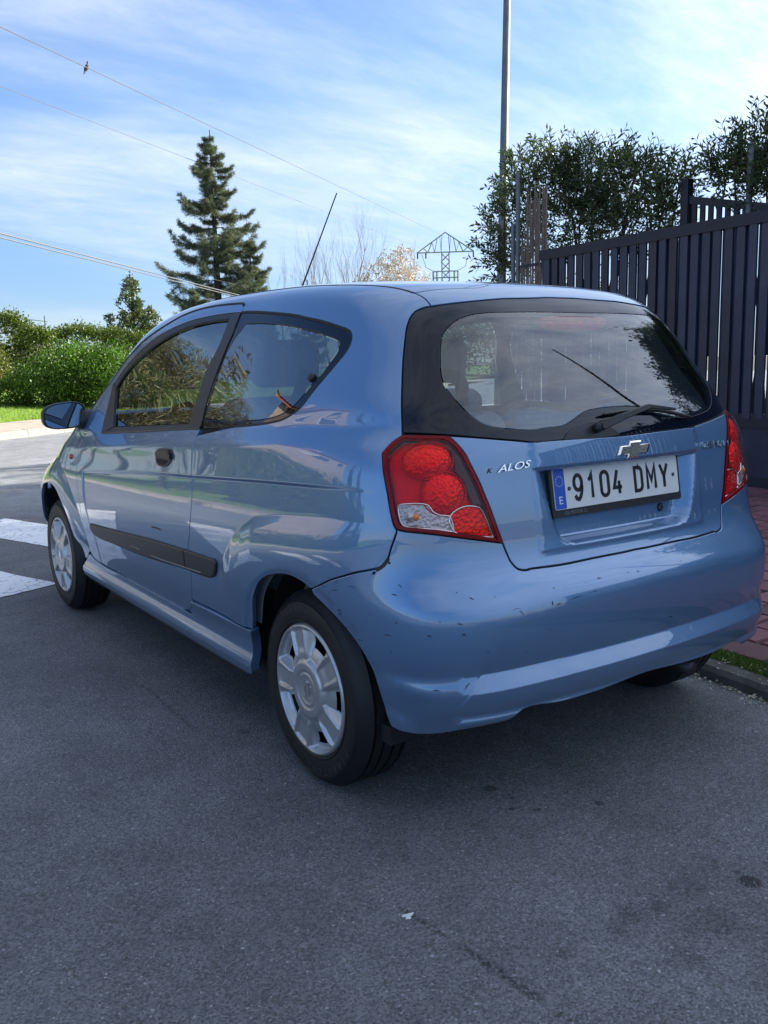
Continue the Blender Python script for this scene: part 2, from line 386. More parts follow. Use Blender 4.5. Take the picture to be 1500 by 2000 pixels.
def cast(s, t):
    by, d = chart(s, t)
    lo = np.full(by.shape, .2); hi = np.full(by.shape, 1.6)
    for _ in range(22):
        m = (lo + hi) / 2
        v = base_f(m * d[..., 0], by + m * d[..., 1], Z0 + m * d[..., 2]) > 0
        hi = np.where(v, m, hi); lo = np.where(v, lo, m)
    return by, d, (lo + hi) / 2
FEAT = {
 'gatecut': [(-0.3224,0.6641),(-0.3594,0.6382),(-0.3888,0.6039)],
 'glassL': [(-0.3888,0.6039),(-0.37,0.6001),(-0.3538,0.5939),(-0.3401,0.5864),(-0.3312,0.5765),(-0.3257,0.567),(-0.3222,0.5561),(-0.3194,0.5431),(-0.3181,0.5308),(-0.3181,0.5047),(-0.3189,0.4757),(-0.3202,0.4402),(-0.3233,0.4043),(-0.3315,0.3333),(-0.3373,0.2855),(-0.3409,0.2534)],
 'glassB': [(-0.3409,0.2534),(-0.4016,0.2499),(-0.4452,0.2483),(-0.5209,0.2458),(-0.6256,0.2448),(-0.6811,0.243)],
 'glassT': [(-0.3888,0.6039),(-0.442,0.6173),(-0.5104,0.6365),(-0.5874,0.6593),(-0.677,0.6837),(-0.897,0.7185),(-1.0703,0.725)],
 'glassIn': [(-0.5506,0.5934),(-0.514,0.5799),(-0.4879,0.5671),(-0.4692,0.5552),(-0.4552,0.5421),(-0.4416,0.5269),(-0.4324,0.5126),(-0.4273,0.4936),(-0.4261,0.468),(-0.4269,0.436),(-0.4281,0.4113),(-0.432,0.3903),(-0.4382,0.3732),(-0.4512,0.3533),(-0.4671,0.3342),(-0.4857,0.3146),(-0.5042,0.2987),(-0.5231,0.2871),(-0.5426,0.2799),(-0.5663,0.2765),(-0.5911,0.276),(-0.6286,0.2759),(-0.6686,0.2772)],
 'gatefront': [(-0.3224,0.6641),(-0.3793,0.6852),(-0.4387,0.7055),(-0.5536,0.7174),(-0.5966,0.7451),(-0.6617,0.7878)],
 'lamp': [(-0.3424,0.2475),(-0.3957,0.2461),(-0.4475,0.2466),(-0.4682,0.227),(-0.485,0.2071),(-0.4939,0.1896),(-0.5174,0.1437),(-0.5292,0.1148),(-0.5411,0.0853),(-0.5545,0.0472),(-0.5705,0.0031),(-0.496,0.0203),(-0.4225,0.0355),(-0.3877,0.041),(-0.3528,0.0455),(-0.3409,0.0494),(-0.3373,0.054),(-0.3348,0.0598),(-0.3282,0.0855),(-0.3226,0.1138),(-0.3168,0.1398),(-0.3106,0.1661),(-0.3034,0.2062),(-0.3205,0.2305)],
 'gateL': [(-0.5705,0.0031),(-0.5765,-0.0128),(-0.5818,-0.0252),(-0.5869,-0.0374),(-0.5935,-0.0471),(-0.5988,-0.0532),(-0.6057,-0.0585),(-0.6175,-0.0627),(-0.6363,-0.0649),(-0.633,-0.0629),(-0.7366,-0.0684),(-0.8429,-0.069),(-0.9621,-0.0701),(-1.0495,-0.0689)],
 'recL': [(-1.3485,0.1663),(-1.3412,0.1419),(-1.3243,0.0978),(-1.3078,0.0535),(-1.2941,0.018),(-1.2759,-0.0075),(-1.2568,-0.0212),(-1.2312,-0.0295),(-1.1934,-0.0308),(-0.9883,-0.0292),(-0.7703,-0.0266)],
 'recfloor': [(-1.2446,0.177),(-1.2425,0.0528),(-1.248,0.0053),(-1.2278,-0.0177),(-0.7769,-0.0194)],
 'recleft': [(-0.7012,0.172),(-0.7108,0.0965),(-0.7273,0.0297),(-0.7405,-0.0086),(-0.7703,-0.0266)],
 'rectop': [(-0.7012,0.172),(-0.95,0.1858),(-1.353,0.1688)],
 'bumpcut': [(-0.3416,0.0436),(-0.3371,0.029),(-0.3326,0.0172),(-0.3296,0.0084),(-0.3265,-0.0019),(-0.3235,-0.0122),(-0.3195,-0.0197),(-0.3126,-0.0268),(-0.3047,-0.0316),(-0.2931,-0.0351),(-0.2723,-0.0411),(-0.2499,-0.0474),(-0.2124,-0.0617),(-0.1741,-0.0775),(-0.1473,-0.0919),(-0.1272,-0.1029)],
 'bumpbot': [(-0.312,-0.3508),(-0.3187,-0.3603),(-0.3522,-0.3556),(-0.4271,-0.3463),(-0.4673,-0.3432),(-0.5232,-0.3464),(-0.5696,-0.3494),(-0.6028,-0.339),(-0.7154,-0.3574),(-0.848,-0.3677),(-1.0007,-0.3675),(-1.1755,-0.3617),(-1.2714,-0.3568)],
 'bumpend': [(-0.1017,-0.1157),(-0.108,-0.1279),(-0.1556,-0.1489),(-0.2044,-0.176),(-0.2501,-0.2142),(-0.2828,-0.261),(-0.297,-0.3074),(-0.312,-0.3508)],
 'ridge': [(-0.2827,-0.2618),(-0.319,-0.2519),(-0.3591,-0.2427),(-0.3954,-0.2382),(-0.4298,-0.238),(-0.4641,-0.2398),(-0.4886,-0.2419),(-0.4992,-0.2501),(-0.5765,-0.2531),(-0.7105,-0.2697),(-0.9131,-0.2818),(-1.1634,-0.2761),(-1.3506,-0.2599)],
 'bandlow': [(-0.4724,-0.2728),(-0.4677,-0.2738),(-0.6001,-0.2888),(-0.9108,-0.3193),(-1.1602,-0.3161),(-1.3473,-0.3051)],
 'liplow': [(-0.4139,-0.3193),(-0.4674,-0.3164),(-0.5776,-0.3324),(-0.7781,-0.3597)],
 'skirttop': [(0.2784,-0.3282),(0.3845,-0.3299),(0.4988,-0.3303),(0.6213,-0.3309),(0.7607,-0.334)],
 'skirtend': [(0.2784,-0.3282),(0.2978,-0.3679),(0.2993,-0.386),(0.3158,-0.4142),(0.3135,-0.4293),(0.2962,-0.452)],
 'skirtbot': [(0.2962,-0.452),(0.3484,-0.4521),(0.4307,-0.4523),(0.5788,-0.454),(0.7065,-0.4559),(0.842,-0.4535),(0.9878,-0.4532)],
 'skirtmid': [(0.3213,-0.4153),(0.4242,-0.416),(0.5694,-0.4095),(0.7606,-0.4042)],
 'doorrear': [(0.6853,0.2629),(0.6905,0.2397),(0.687,0.2215),(0.6853,0.1),(0.678,0.0144),(0.7013,-0.0927),(0.7262,-0.1606),(0.7254,-0.2301),(0.7406,-0.2847),(0.7715,-0.3464),(0.7857,-0.361),(0.8062,-0.3737),(0.8359,-0.384),(0.8589,-0.3878),(1.0377,-0.3912),(1.2206,-0.3897),(1.4195,-0.3873),(1.6372,-0.3846),(1.877,-0.3825),(1.93,-0.3784),(1.961,-0.3662)],
 'doorfront': [(1.961,-0.3662),(1.977,-0.3499),(1.9842,-0.3517),(1.9854,-0.3167),(1.9883,-0.2771),(1.9988,-0.2385),(2.0072,-0.1943),(2.0113,-0.1388),(2.0137,-0.0775),(2.0207,-0.0269),(2.0391,0.0227),(2.0538,0.0633),(2.0496,0.0979)],
 'doortop': [(2.0199,0.3088),(1.9384,0.3808),(1.8387,0.4416),(1.7265,0.5158),(1.5815,0.5629),(1.4686,0.596),(1.3644,0.6205),(1.2564,0.6478),(1.1565,0.6755),(1.0373,0.6955),(0.9109,0.7045),(0.7814,0.706),(0.7049,0.7026),(0.6896,0.6948),(0.6743,0.6667)],
 'trimout': [(1.7622,0.1944),(1.7867,0.3092),(1.7975,0.428),(1.7071,0.4837),(1.5813,0.5307),(1.4516,0.5678),(1.3346,0.5965),(1.2354,0.6152),(1.1452,0.6316),(1.0601,0.6451),(0.9764,0.6545),(0.8612,0.6634),(0.7427,0.6682),(0.6743,0.6667)],
 'pillrear': [(0.6743,0.6667),(0.6676,0.6053),(0.6819,0.5484),(0.6932,0.4819),(0.7,0.4202),(0.6961,0.3571),(0.6882,0.3025),(0.6853,0.2629)],
 'belttrim': [(0.6853,0.2629),(0.7827,0.2588),(0.9789,0.2463),(1.2087,0.2309),(1.4687,0.2143),(1.7622,0.1944)],
 'glassdoor': [(1.6273,0.2331),(1.7006,0.3231),(1.7454,0.4119),(1.7122,0.4406),(1.6677,0.4675),(1.5799,0.5018),(1.4807,0.5294),(1.3888,0.5538),(1.292,0.5755),(1.2036,0.594),(1.122,0.6094),(1.0366,0.6235),(0.9534,0.6338),(0.8547,0.6418),(0.7424,0.6452),(0.7395,0.6054),(0.7426,0.5713),(0.7669,0.5204),(0.7892,0.4751),(0.797,0.4282),(0.7931,0.38),(0.7923,0.3355),(0.7938,0.2973),(0.8019,0.2791),(0.9946,0.2679),(1.2273,0.2547)],
 'qwin': [(0.6729,0.6681),(0.6152,0.6668),(0.5617,0.6638),(0.4045,0.6503),(0.2664,0.6381),(0.1081,0.6176),(0.0308,0.6009),(-0.0227,0.5857),(-0.0638,0.5727),(-0.0875,0.5637),(-0.1037,0.5551),(-0.1115,0.5479),(-0.1171,0.5379),(-0.1189,0.5283),(-0.1175,0.5158),(-0.1114,0.5033),(-0.0987,0.4891),(-0.0806,0.473),(-0.0584,0.452),(-0.0363,0.431),(-0.015,0.4084),(0.0058,0.3846),(0.0197,0.3658),(0.0357,0.3497),(0.0517,0.3391),(0.0692,0.3307),(0.0941,0.3211),(0.1208,0.3132),(0.1739,0.3055),(0.2322,0.2989),(0.318,0.2903),(0.4104,0.2823)],
 'qin': [(0.7337,0.6207),(0.6003,0.623),(0.4969,0.6195),(0.3677,0.6105),(0.2768,0.6022),(0.1763,0.5921),(0.0766,0.5742),(0.0042,0.5556),(-0.0467,0.5376),(-0.0561,0.5315),(-0.0598,0.5232),(-0.0601,0.5133),(-0.0583,0.5038),(-0.0473,0.4915),(-0.034,0.4773),(-0.0234,0.4644),(-0.0131,0.4512),(0.0017,0.4403),(0.0139,0.4311),(0.0261,0.4153),(0.0543,0.3836),(0.0784,0.3618),(0.1128,0.3419),(0.1611,0.3276),(0.242,0.3154),(0.3278,0.3075),(0.4209,0.2996),(0.4811,0.2953)],
 'arch': [(0.2779,-0.3266),(0.2635,-0.303),(0.2451,-0.2624),(0.2287,-0.2299),(0.1964,-0.1908),(0.1554,-0.1538),(0.1087,-0.1302),(0.0594,-0.115),(0.0141,-0.1065),(-0.0276,-0.1048),(-0.066,-0.1088),(-0.1017,-0.1157)],
 'archf': [(2.6542,-0.1267),(2.5977,-0.106),(2.5351,-0.0936),(2.4678,-0.0868),(2.4105,-0.0868),(2.3588,-0.0954),(2.3141,-0.1128),(2.2418,-0.1696),(2.2035,-0.2074),(2.1715,-0.2502),(2.1378,-0.305),(2.1232,-0.3468),(2.1083,-0.4034)],
 'skirtfront': [(2.1083,-0.4034),(2.107,-0.442),(2.098,-0.4743),(2.0661,-0.4784)],
 'skirttopf': [(2.1111,-0.4083),(2.0219,-0.4036),(1.767,-0.4032),(1.4275,-0.401),(1.0422,-0.4006),(0.8628,-0.3958)],
 'skirtbotf': [(0.9878,-0.4532),(0.888,-0.4558),(1.2449,-0.4582),(1.6743,-0.4674),(1.9219,-0.4713),(2.0696,-0.4739)],
 'lc1': [(-0.4032,0.1938),(-0.3445,0.1929),(-0.4626,0.1959),(-0.4013,0.2379),(-0.4037,0.1501)],
 'lc2': [(-0.4408,0.1212),(-0.3932,0.1214),(-0.4913,0.1207),(-0.4411,0.1678),(-0.4405,0.0737)],
 'lclear': [(-0.3427,0.0952),(-0.3463,0.098),(-0.4062,0.0974),(-0.4156,0.0841),(-0.4322,0.0753),(-0.4514,0.0728),(-0.4621,0.0383),(-0.4273,0.0454),(-0.3528,0.0565),(-0.348,0.0647)],
 'lred': [(-0.4817,0.0919),(-0.5188,0.0891),(-0.5255,0.0822),(-0.5524,0.0181),(-0.4621,0.0383),(-0.4526,0.072)],
 'ldark': [(-0.4362,0.2348),(-0.4475,0.234),(-0.4642,0.2189),(-0.4796,0.203),(-0.4962,0.1692),(-0.5117,0.1333),(-0.5327,0.0897),(-0.5473,0.0505),(-0.5353,0.0817),(-0.5231,0.0941),(-0.504,0.0961),(-0.4926,0.1207),(-0.4826,0.1486),(-0.4636,0.1684),(-0.4631,0.1884),(-0.4551,0.2108)],
 'lbulb': [(-0.3679,0.073),(-0.3802,0.0729)],
 'warm': [(-0.8998,0.2835),(-0.9782,0.3033),(-1.1207,0.326),(-1.2549,0.3054)],
 'wblade': [(-0.9342,0.3198),(-1.0216,0.3255),(-1.1192,0.323),(-1.2158,0.3076),(-1.3403,0.2716)],
 'hbl': [(-0.7954,0.6349),(-0.982,0.6388),(-1.188,0.634)],
 'glassB2': [(-0.6895,0.2446),(-0.7734,0.2512),(-0.8952,0.2561),(-1.0318,0.2561)],
 'latch': [(0.0301,0.4387)],
 'ditch': [(-0.3177,0.663),(-0.223,0.6929),(-0.0044,0.742)],
 'shelfcrease': [(-0.5993,-0.0598),(-1.4421,-0.001),(-1.4122,-0.0395),(-1.3973,-0.0772),(-1.3523,-0.0924),(-1.2798,-0.1072),(-1.1718,-0.1126),(-1.0234,-0.1143),(-0.8898,-0.1121)],
 'molding': [(1.8748,-0.2122),(1.8759,-0.2383),(1.8289,-0.2578),(1.5397,-0.2579),(1.128,-0.2488),(0.763,-0.2278),(0.5693,-0.2218),(0.5257,-0.2153),(0.5017,-0.2028),(0.4854,-0.1782),(0.4788,-0.1579),(0.4941,-0.1494),(0.5352,-0.1505),(0.7325,-0.1558),(1.097,-0.1699),(1.5086,-0.1934)],
 'moldgap': [(0.7334,-0.1588),(0.763,-0.2278)],
 'swage': [(1.9473,0.0116),(1.5832,0.0392),(1.2281,0.0685),(0.9371,0.0864),(0.6824,0.1003),(0.459,0.1146),(0.2207,0.1289),(0.0242,0.1348),(-0.0262,0.1355),(-0.1969,0.132),(-0.3109,0.1246)],
 'swagefront': [(1.9473,0.0116),(1.953,-0.1269),(1.9403,-0.1865),(1.9038,-0.2419)],
 'handle': [(1.0339,0.1642),(1.0316,0.1328),(1.0152,0.1163),(0.9778,0.1085),(0.9262,0.1108),(0.8872,0.1249),(0.8638,0.1479),(0.8611,0.1692),(0.881,0.18),(0.9486,0.1794),(1.0088,0.1745)],
 'fuel': [(-0.3304,0.2504)],
 'sidelight': [(2.1533,0.0627)],
 'badge13': [(2.1288,0.0267)],
 'mirbase': [(1.9599,0.18),(1.7959,0.189),(1.9322,0.2838),(1.8914,0.2032)],
 'badgeKALOS': [(-0.5322,0.1687),(-0.6579,0.1898),(-0.5561,0.1812),(-0.5524,0.1624)],
 'bowtie': [(-1.0411,0.2147),(-0.9703,0.2003),(-1.1119,0.2276)],
 'lock': [(-1.2074,0.0244)],
 'chev': [(-1.3723,0.1831),(-1.5215,0.1648)],
 'wiperpivot': [(-0.9011,0.283)],
 'plate': [(-0.7204,0.1664),(-1.2436,0.1725),(-1.2472,0.0686),(-0.7319,0.0671)],
 'wipdisc': [(-0.7726,0.2527),(-0.7919,0.2704),(-0.8191,0.2849),(-0.8571,0.2959),(-0.8402,0.2933),(-0.893,0.302),(-0.9372,0.2942),(-0.9982,0.2642)],
 'haunch': [(0.362,-0.0668),(0.286,-0.0195),(0.2077,0.0213),(-0.0334,0.0488),(-0.152,0.0592),(-0.2424,0.0622),(-0.3125,0.0485)],
 'brake3': [(-0.8018,0.6403),(-0.8348,0.6128),(-0.9109,0.6118)],
 'fuelscratch': [(-0.2795,-0.0427)],
}
SCR = [(-0.198,-0.078,-0.189,-0.078),(-0.223,-0.08,-0.256,-0.08),(-0.175,-0.102,-0.203,-0.094),(-0.187,-0.144,-0.205,-0.14),(-0.19,-0.148,-0.206,-0.151),(-0.199,-0.149,-0.192,-0.156),(-0.165,-0.109,-0.173,-0.11),(-0.208,-0.178,-0.22,-0.177),(-0.231,-0.2,-0.275,-0.187),(-0.332,-0.08,-0.347,-0.081),(-0.346,-0.06,-0.355,-0.067),(-0.314,-0.162,-0.334,-0.159),(-0.33,-0.189,-0.331,-0.194),(-0.341,-0.132,-0.348,-0.131),(-0.404,-0.149,-0.415,-0.151),(-0.461,-0.078,-0.463,-0.081),(-0.486,-0.09,-0.496,-0.095),(-0.143,-0.098,-0.16,-0.096),(-0.426,-0.124,-0.433,-0.125),(-0.462,-0.13,-0.473,-0.133),(-0.475,-0.15,-0.479,-0.155),(-0.521,-0.195,-0.526,-0.199),(-0.428,-0.246,-0.454,-0.247),(-0.412,-0.255,-0.43,-0.256),(-0.474,-0.26,-0.488,-0.249),(-0.487,-0.091,-0.498,-0.095),(-0.576,-0.126,-0.601,-0.127),(-0.594,-0.129,-0.606,-0.142),(-0.726,-0.137,-0.773,-0.133),(-0.689,-0.139,-0.706,-0.139),(-0.796,-0.132,-0.817,-0.133),(-0.679,-0.127,-0.681,-0.14),(-0.686,-0.106,-0.692,-0.107),(-0.783,-0.11,-0.787,-0.111),(-0.822,-0.109,-0.84,-0.109),(-0.967,-0.114,-0.978,-0.113),(-1.148,-0.112,-1.156,-0.111),(-1.265,-0.112,-1.277,-0.111),(-0.609,-0.222,-0.613,-0.224),(-0.671,-0.187,-0.673,-0.19),(-0.927,-0.262,-0.934,-0.264),(-1.088,-0.246,-1.11,-0.246),(-0.471,-0.151,-0.478,-0.154),(-0.47,-0.131,-0.472,-0.133),(-0.522,-0.196,-0.526,-0.198),(-0.541,-0.099,-0.543,-0.098),(-0.652,-0.136,-0.655,-0.135),(-0.929,-0.112,-0.941,-0.111)]
CHIP = [[(-0.325,-0.011),(-0.32,-0.018),(-0.314,-0.026),(-0.306,-0.032),(-0.298,-0.037)],[(-0.328,-0.018),(-0.325,-0.022)],[(-0.293,-0.042),(-0.29,-0.045),(-0.296,-0.041)],[(1.589,-0.222),(1.477,-0.221),(1.429,-0.211)],[(1.31,-0.223),(1.211,-0.223)],[(1.09,-0.226),(0.974,-0.223),(0.607,-0.207)],[(1.073,-0.124),(1.018,-0.12),(0.975,-0.122)]]
GROUND_STAINS = [ (-0.2, -1.071, 0.026, 0.85, 0.25, 0.2),  (-0.189, -1.029, 0.008, 0.7, 0.4, 0.3),  (-0.195, -0.602, 0.012, 0.8),  (-0.375, -0.355, 0.018, 0.7),  (-0.362, -0.434, 0.007, 0.8),  (-0.406, -0.481, 0.008, 0.8),  (-0.353, -0.526, 0.01, 0.6),  (-0.509, -0.984, 0.04, 0.4, 0.8, 0.6),  (-0.447, -1.011, 0.03, 0.4, 0.8, 0.6),  (-0.345, -1.009, 0.05, 0.22, 0.8, 0.6),  (-0.401, -1.11, 0.05, 0.25, 0.8, 0.6),  (-0.736, -0.994, 0.018, 0.35, 0.7, 0.5),  (-0.544, -1.152, 0.035, 0.3, 0.8, 0.5),  (-0.758, 0.446, 0.016, 0.7),  (-0.764, 0.473, 0.01, 0.7),  (-0.577, -1.006, 0.03, 0.35, 0.8, 0.6)]
GROUND_SEAMS = [ (-0.917, -0.655, -0.891, -0.833, 0.01, 0.8),  (-0.891, -0.833, -0.871, -1.085, 0.016, 0.85),  (-0.871, -1.085, -0.868, -1.161, 0.016, 0.6),  (-0.877, 1.13, -0.889, 0.548, 0.01, 0.55)]
GROUND_BLOB =  (-0.921, -0.703)
LAUREL_A = [ (6.15, 5.99, 3.36, 0.46, 0.46, 0.33),  (6.4, 5.56, 3.34, 0.49, 0.49, 0.33),  (6.43, 4.98, 3.13, 0.47, 0.47, 0.32),  (6.44, 4.41, 2.93, 0.31, 0.31, 0.31),  (6.41, 5.73, 2.86, 0.59, 0.59, 0.4),  (6.44, 4.97, 2.71, 0.57, 0.57, 0.32),  (6.08, 6.56, 2.96, 0.34, 0.34, 0.44),  (6.02, 6.78, 2.54, 0.21, 0.21, 0.31),  (6.4, 4.26, 3.08, 0.18, 0.18, 0.18),  (6.16, 6.64, 2.4, 0.34, 0.34, 0.27),  (6.13, 6.51, 3.45, 0.24, 0.24, 0.24),  (6.4, 5.73, 3.51, 0.2, 0.2, 0.16),  (6.6, 4.97, 3.34, 0.22, 0.22, 0.16)]
LAUREL_B = [ (6.61, 3.55, 3.18, 0.27, 0.27, 0.3),  (6.51, 3.7, 3.0, 0.3, 0.3, 0.24),  (6.69, 3.43, 3.26, 0.27, 0.27, 0.27),  (6.5, 3.29, 2.88, 0.35, 0.35, 0.29),  (6.64, 3.06, 3.04, 0.35, 0.35, 0.4),  (6.52, 3.9, 3.11, 0.17, 0.17, 0.13),  (6.68, 2.76, 2.85, 0.4, 0.4, 0.46)]
WIRE_DATA = [ ( (-19.66, 6.43, 10.08),  (54.11, 68.21, 13.2), 0.0, 0.015, 'upper thin wire with the bird on it, running down to the top of the pylon'),  ( (-18.36, 12.19, 10.21),  (53.78, 68.47, 11.35), 0.0, 0.011, 'lower thin wire crossing the sky beneath the one with the bird'),  ( (-2.8, 12.83, 4.19),  (22.08, 41.99, 4.36), 0.0, 0.019, 'upper of the two thick twisted cables at the left, in front of the cedars'),  ( (-2.81, 12.83, 4.1),  (22.08, 42.0, 4.27), 0.0, 0.016, 'lower of the two thick cables at the left, in front of the cedars'),  ( (-2.91, 14.14, 4.37),  (24.41, 46.22, 5.32), 0.0, 0.005, 'thin wire just above the pair of thick cables at the left')]
def WIRES ():
    for a, b, sag, r, lab in WIRE_DATA: wire ('overhead_wire',  (a, b), sag, r, lab, 'overhead wires')
# ---------------------------------------------------------------- surface details pressed into the shell
def pl(xs, ys):
    xs, ys = np.array(xs, float), np.array(ys, float)
    o = np.argsort(xs); return lambda v: np.interp(v, xs[o], ys[o])

SW = pl([-.60, -.365, -.231, .021, .219, .453, .672, .921, 1.206, 1.559, 1.927, 2.1], [.901, .901, .901, .890, .880, .866, .852, .839, .821, .792, .764, .75])
SWF = pl([.45, .55, .60, .764], [1.84, 1.905, 1.93, 1.945])
def d_side(x, y, z):
    d = SW(y) - z
    e = SWF(z) - y
    dm = np.minimum(d, e)
    fade = sst(-.42, .02, y)
    v = -.0065 * sst(-.004, .009, dm) * (1 - .75 * sst(.03, .26, d)) * fade * (z > .3)
    yc = 2.46; r = np.hypot(y - yc, z - .285); u = np.clip((.50 - r) / .115, 0, 1)
    v = v + .020 * (1 - (1 - u) ** 1.9) * sst(.36, .46, z) - .005 * sst(.372, .352, r)
    return v + haunch(x, y, z)

HZ = pl([-.6, -.40, -.18, .05, .207, .286, .362, .43, .48, .515, .535], [.822, .82, .817, .797, .772, .735, .685, .62, .55, .46, .33])
def haunch(x, y, z):
    sl = (HZ(y + .01) - HZ(y - .01)) / .02
    d = (HZ(y) - z) / np.sqrt(1 + sl * sl)
    u = np.clip(d / .115, 0, 1)
    A = .023 * sst(-.46, -.06, y) * sst(.56, .30, y) * (.35 + .65 * sst(.40, .62, z))
    r = np.hypot(y + .03, z - .285)
    return A * (1 - (1 - u) ** 2.0) * (y < .56) - .005 * sst(.378, .352, r)

def d_skirt(x, y, z):
    f = pl([.20, .24, .262, .285, .30, .325, .36, .41], [-.012, .004, .016, .021, .019, .007, .004, .010])(z)
    return f

def d_bump(x, y, z):
    X = np.abs(x)
    zr = .436
    amp = 1 - .55 * sst(-.007, .007, (X - .602) + (z - .41) * .75)
    up = np.where(z > zr, -.012 * np.exp(-np.maximum(z - zr, 0) / .045), 0)
    u = zr - z
    lo = np.where(z <= zr, -.012 + .022 * np.clip(u / .034, 0, 1) - .013 * np.clip((u - .034) / .07, 0, 1), 0)
    lip = .009 * sst(.336, .318, z) - .004 * sst(.318, .30, z)
    near = .30 + .70 * sst(-.37, -.50, y)
    v = ((up + lo) * (.35 + .65 * amp) + lip) * near
    # shelf under the tailgate
    inner = sst(.56, .28, X - (z - .66) * .3)
    v = v + .009 * inner * np.where(z > .648, sst(.684, .648, z), np.exp(-((z - .648) / .045) ** 2))
    return v * sst(-.10, -.30, y) + haunch(x, y, z)

def d_gate(x, y, z):
    zt, zb = .927, .719
    xr = pl([.70, .719, .728, .742, .768, .805, .85, .921, .93], [.16, .19, .252, .272, .288, .302, .317, .337, .339])(z)
    X = np.abs(x)
    wl = .022 + .045 * np.clip((z - zb) / .2, 0, 1)
    m = sst(0, 1, (xr - X) / wl) * sst(0, 1, (z - zb) / .024) * sst(0, .006, zt - z)
    bar = .006 * sst(.345, .322, X) * sst(.928, .934, z)
    fold = .003 * sst(.352, .33, X) * sst(.705, .725, z)
    return -.040 * m + bar + fold * (1 - m)

DISP = {'side': d_side, 'skirt': d_skirt, 'bumper': d_bump, 'gate': d_gate}

def surf_side(c, disp=None, off=0.):
    s, t = c[:, 0], c[:, 1]
    by, d, m = cast(s, t)
    if disp is not None:
        x, y, z = m * d[:, 0], by + m * d[:, 1], Z0 + m * d[:, 2]
        m = m + DISP[disp](x, y, z)
    m = m + off
    return np.stack([m * d[:, 0], by + m * d[:, 1], Z0 + m * d[:, 2]], -1)

def surf_roof(c, disp=None, off=0.):
    x, y = c[:, 0], c[:, 1]
    lo = np.full(x.shape, .5); hi = np.full(x.shape, 1.7)
    for _ in range(22):
        m = (lo + hi) / 2; v = base_f(x, y, m) > 0
        hi = np.where(v, m, hi); lo = np.where(v, lo, m)
    return np.stack([x, y, lo + off], -1)

def surf_front(c, disp=None, off=0.):
    x, z = c[:, 0], c[:, 1]
    lo = np.full(x.shape, 2.0); hi = np.full(x.shape, 3.8)
    for _ in range(22):
        m = (lo + hi) / 2; v = base_f(x, m, z) > 0
        hi = np.where(v, m, hi); lo = np.where(v, lo, m)
    return np.stack([x, lo + off, z], -1)

SURF = {'side': surf_side, 'roof': surf_roof, 'front': surf_front}

def surf_n(kind, c, disp=None, off=0., h=.0014):
    c = np.asarray(c, float); f = SURF[kind]; n = len(c)
    a = np.concatenate([c, c + [h, 0], c - [h, 0], c + [0, h], c - [0, h]])
    p = f(a, disp, 0.)
    P = p[:n]; du = p[n:2 * n] - p[2 * n:3 * n]; dv = p[3 * n:4 * n] - p[4 * n:]
    nn = np.cross(du, dv); nn /= np.linalg.norm(nn, axis=1, keepdims=True) + 1e-12
    ctr = P.copy(); ctr[:, 0] = 0; ctr[:, 1] = np.clip(P[:, 1], .3, 2.4); ctr[:, 2] = .7
    sg = np.sign(((P - ctr) * nn).sum(1)); nn = nn * sg[:, None]
    return P + nn * off, nn

def dedupe(pts, eps=1e-4):
    out = [tuple(pts[0])]
    for p in pts[1:]:
        if math.hypot(p[0] - out[-1][0], p[1] - out[-1][1]) > eps: out.append(tuple(p))
    if math.hypot(out[0][0] - out[-1][0], out[0][1] - out[-1][1]) < eps: out.pop()
    return out

def smooth_loop(pts, ds=.009, corner=38, closed=True, hard=()):
    """spline through traced points, keeping real corners"""
    P = np.array(dedupe(pts)) if closed else np.array(pts, float); n = len(P)
    def is_c(i):
        if not closed and i in (0, n - 1): return True
        a = P[i] - P[i - 1]; b = P[(i + 1) % n] - P[i]
        ang = abs(math.degrees(math.atan2(a[0] * b[1] - a[1] * b[0], a @ b)))
        return ang > corner
    C = [is_c(i) for i in range(n)]; out = []
    for i in range(n if closed else n - 1):
        p1, p2 = P[i], P[(i + 1) % n]
        p0 = P[i - 1] if (i > 0 or closed) and not C[i] else 2 * p1 - p2
        p3 = P[(i + 2) % n] if (closed or i + 2 < n) and not C[(i + 1) % n] else 2 * p2 - p1
        d = lambda a, b: max(np.linalg.norm(a - b), 1e-6) ** .5
        t0 = 0; t1 = t0 + d(p0, p1); t2 = t1 + d(p1, p2); t3 = t2 + d(p2, p3)
        k = max(1, int(math.ceil(np.linalg.norm(p2 - p1) / ds)))
        for j in range(k):
            t = t1 + (t2 - t1) * j / k
            A1 = (t1 - t) / (t1 - t0) * p0 + (t - t0) / (t1 - t0) * p1; A2 = (t2 - t) / (t2 - t1) * p1 + (t - t1) / (t2 - t1) * p2; A3 = (t3 - t) / (t3 - t2) * p2 + (t - t2) / (t3 - t2) * p3
            B1 = (t2 - t) / (t2 - t0) * A1 + (t - t0) / (t2 - t0) * A2; B2 = (t3 - t) / (t3 - t1) * A2 + (t - t1) / (t3 - t1) * A3
            out.append((t2 - t) / (t2 - t1) * B1 + (t - t1) / (t2 - t1) * B2)
    if not closed: out.append(P[-1])
    return np.array(out)

def area2(P): x, y = P[:, 0], P[:, 1]; return float((x * np.roll(y, -1) - np.roll(x, -1) * y).sum())

def inset(P, d):
    """move a closed loop inwards by d (loop counter-clockwise)"""
    e = np.roll(P, -1, 0) - P; e /= np.linalg.norm(e, axis=1, keepdims=True) + 1e-12
    n = np.stack([-e[:, 1], e[:, 0]], 1); m = n + np.roll(n, 1, 0); L = np.linalg.norm(m, axis=1, keepdims=True); m = m / np.maximum(L, .3)
    k = 1 / np.maximum((m * n).sum(1, keepdims=True), .45)
    return P + m * d * k

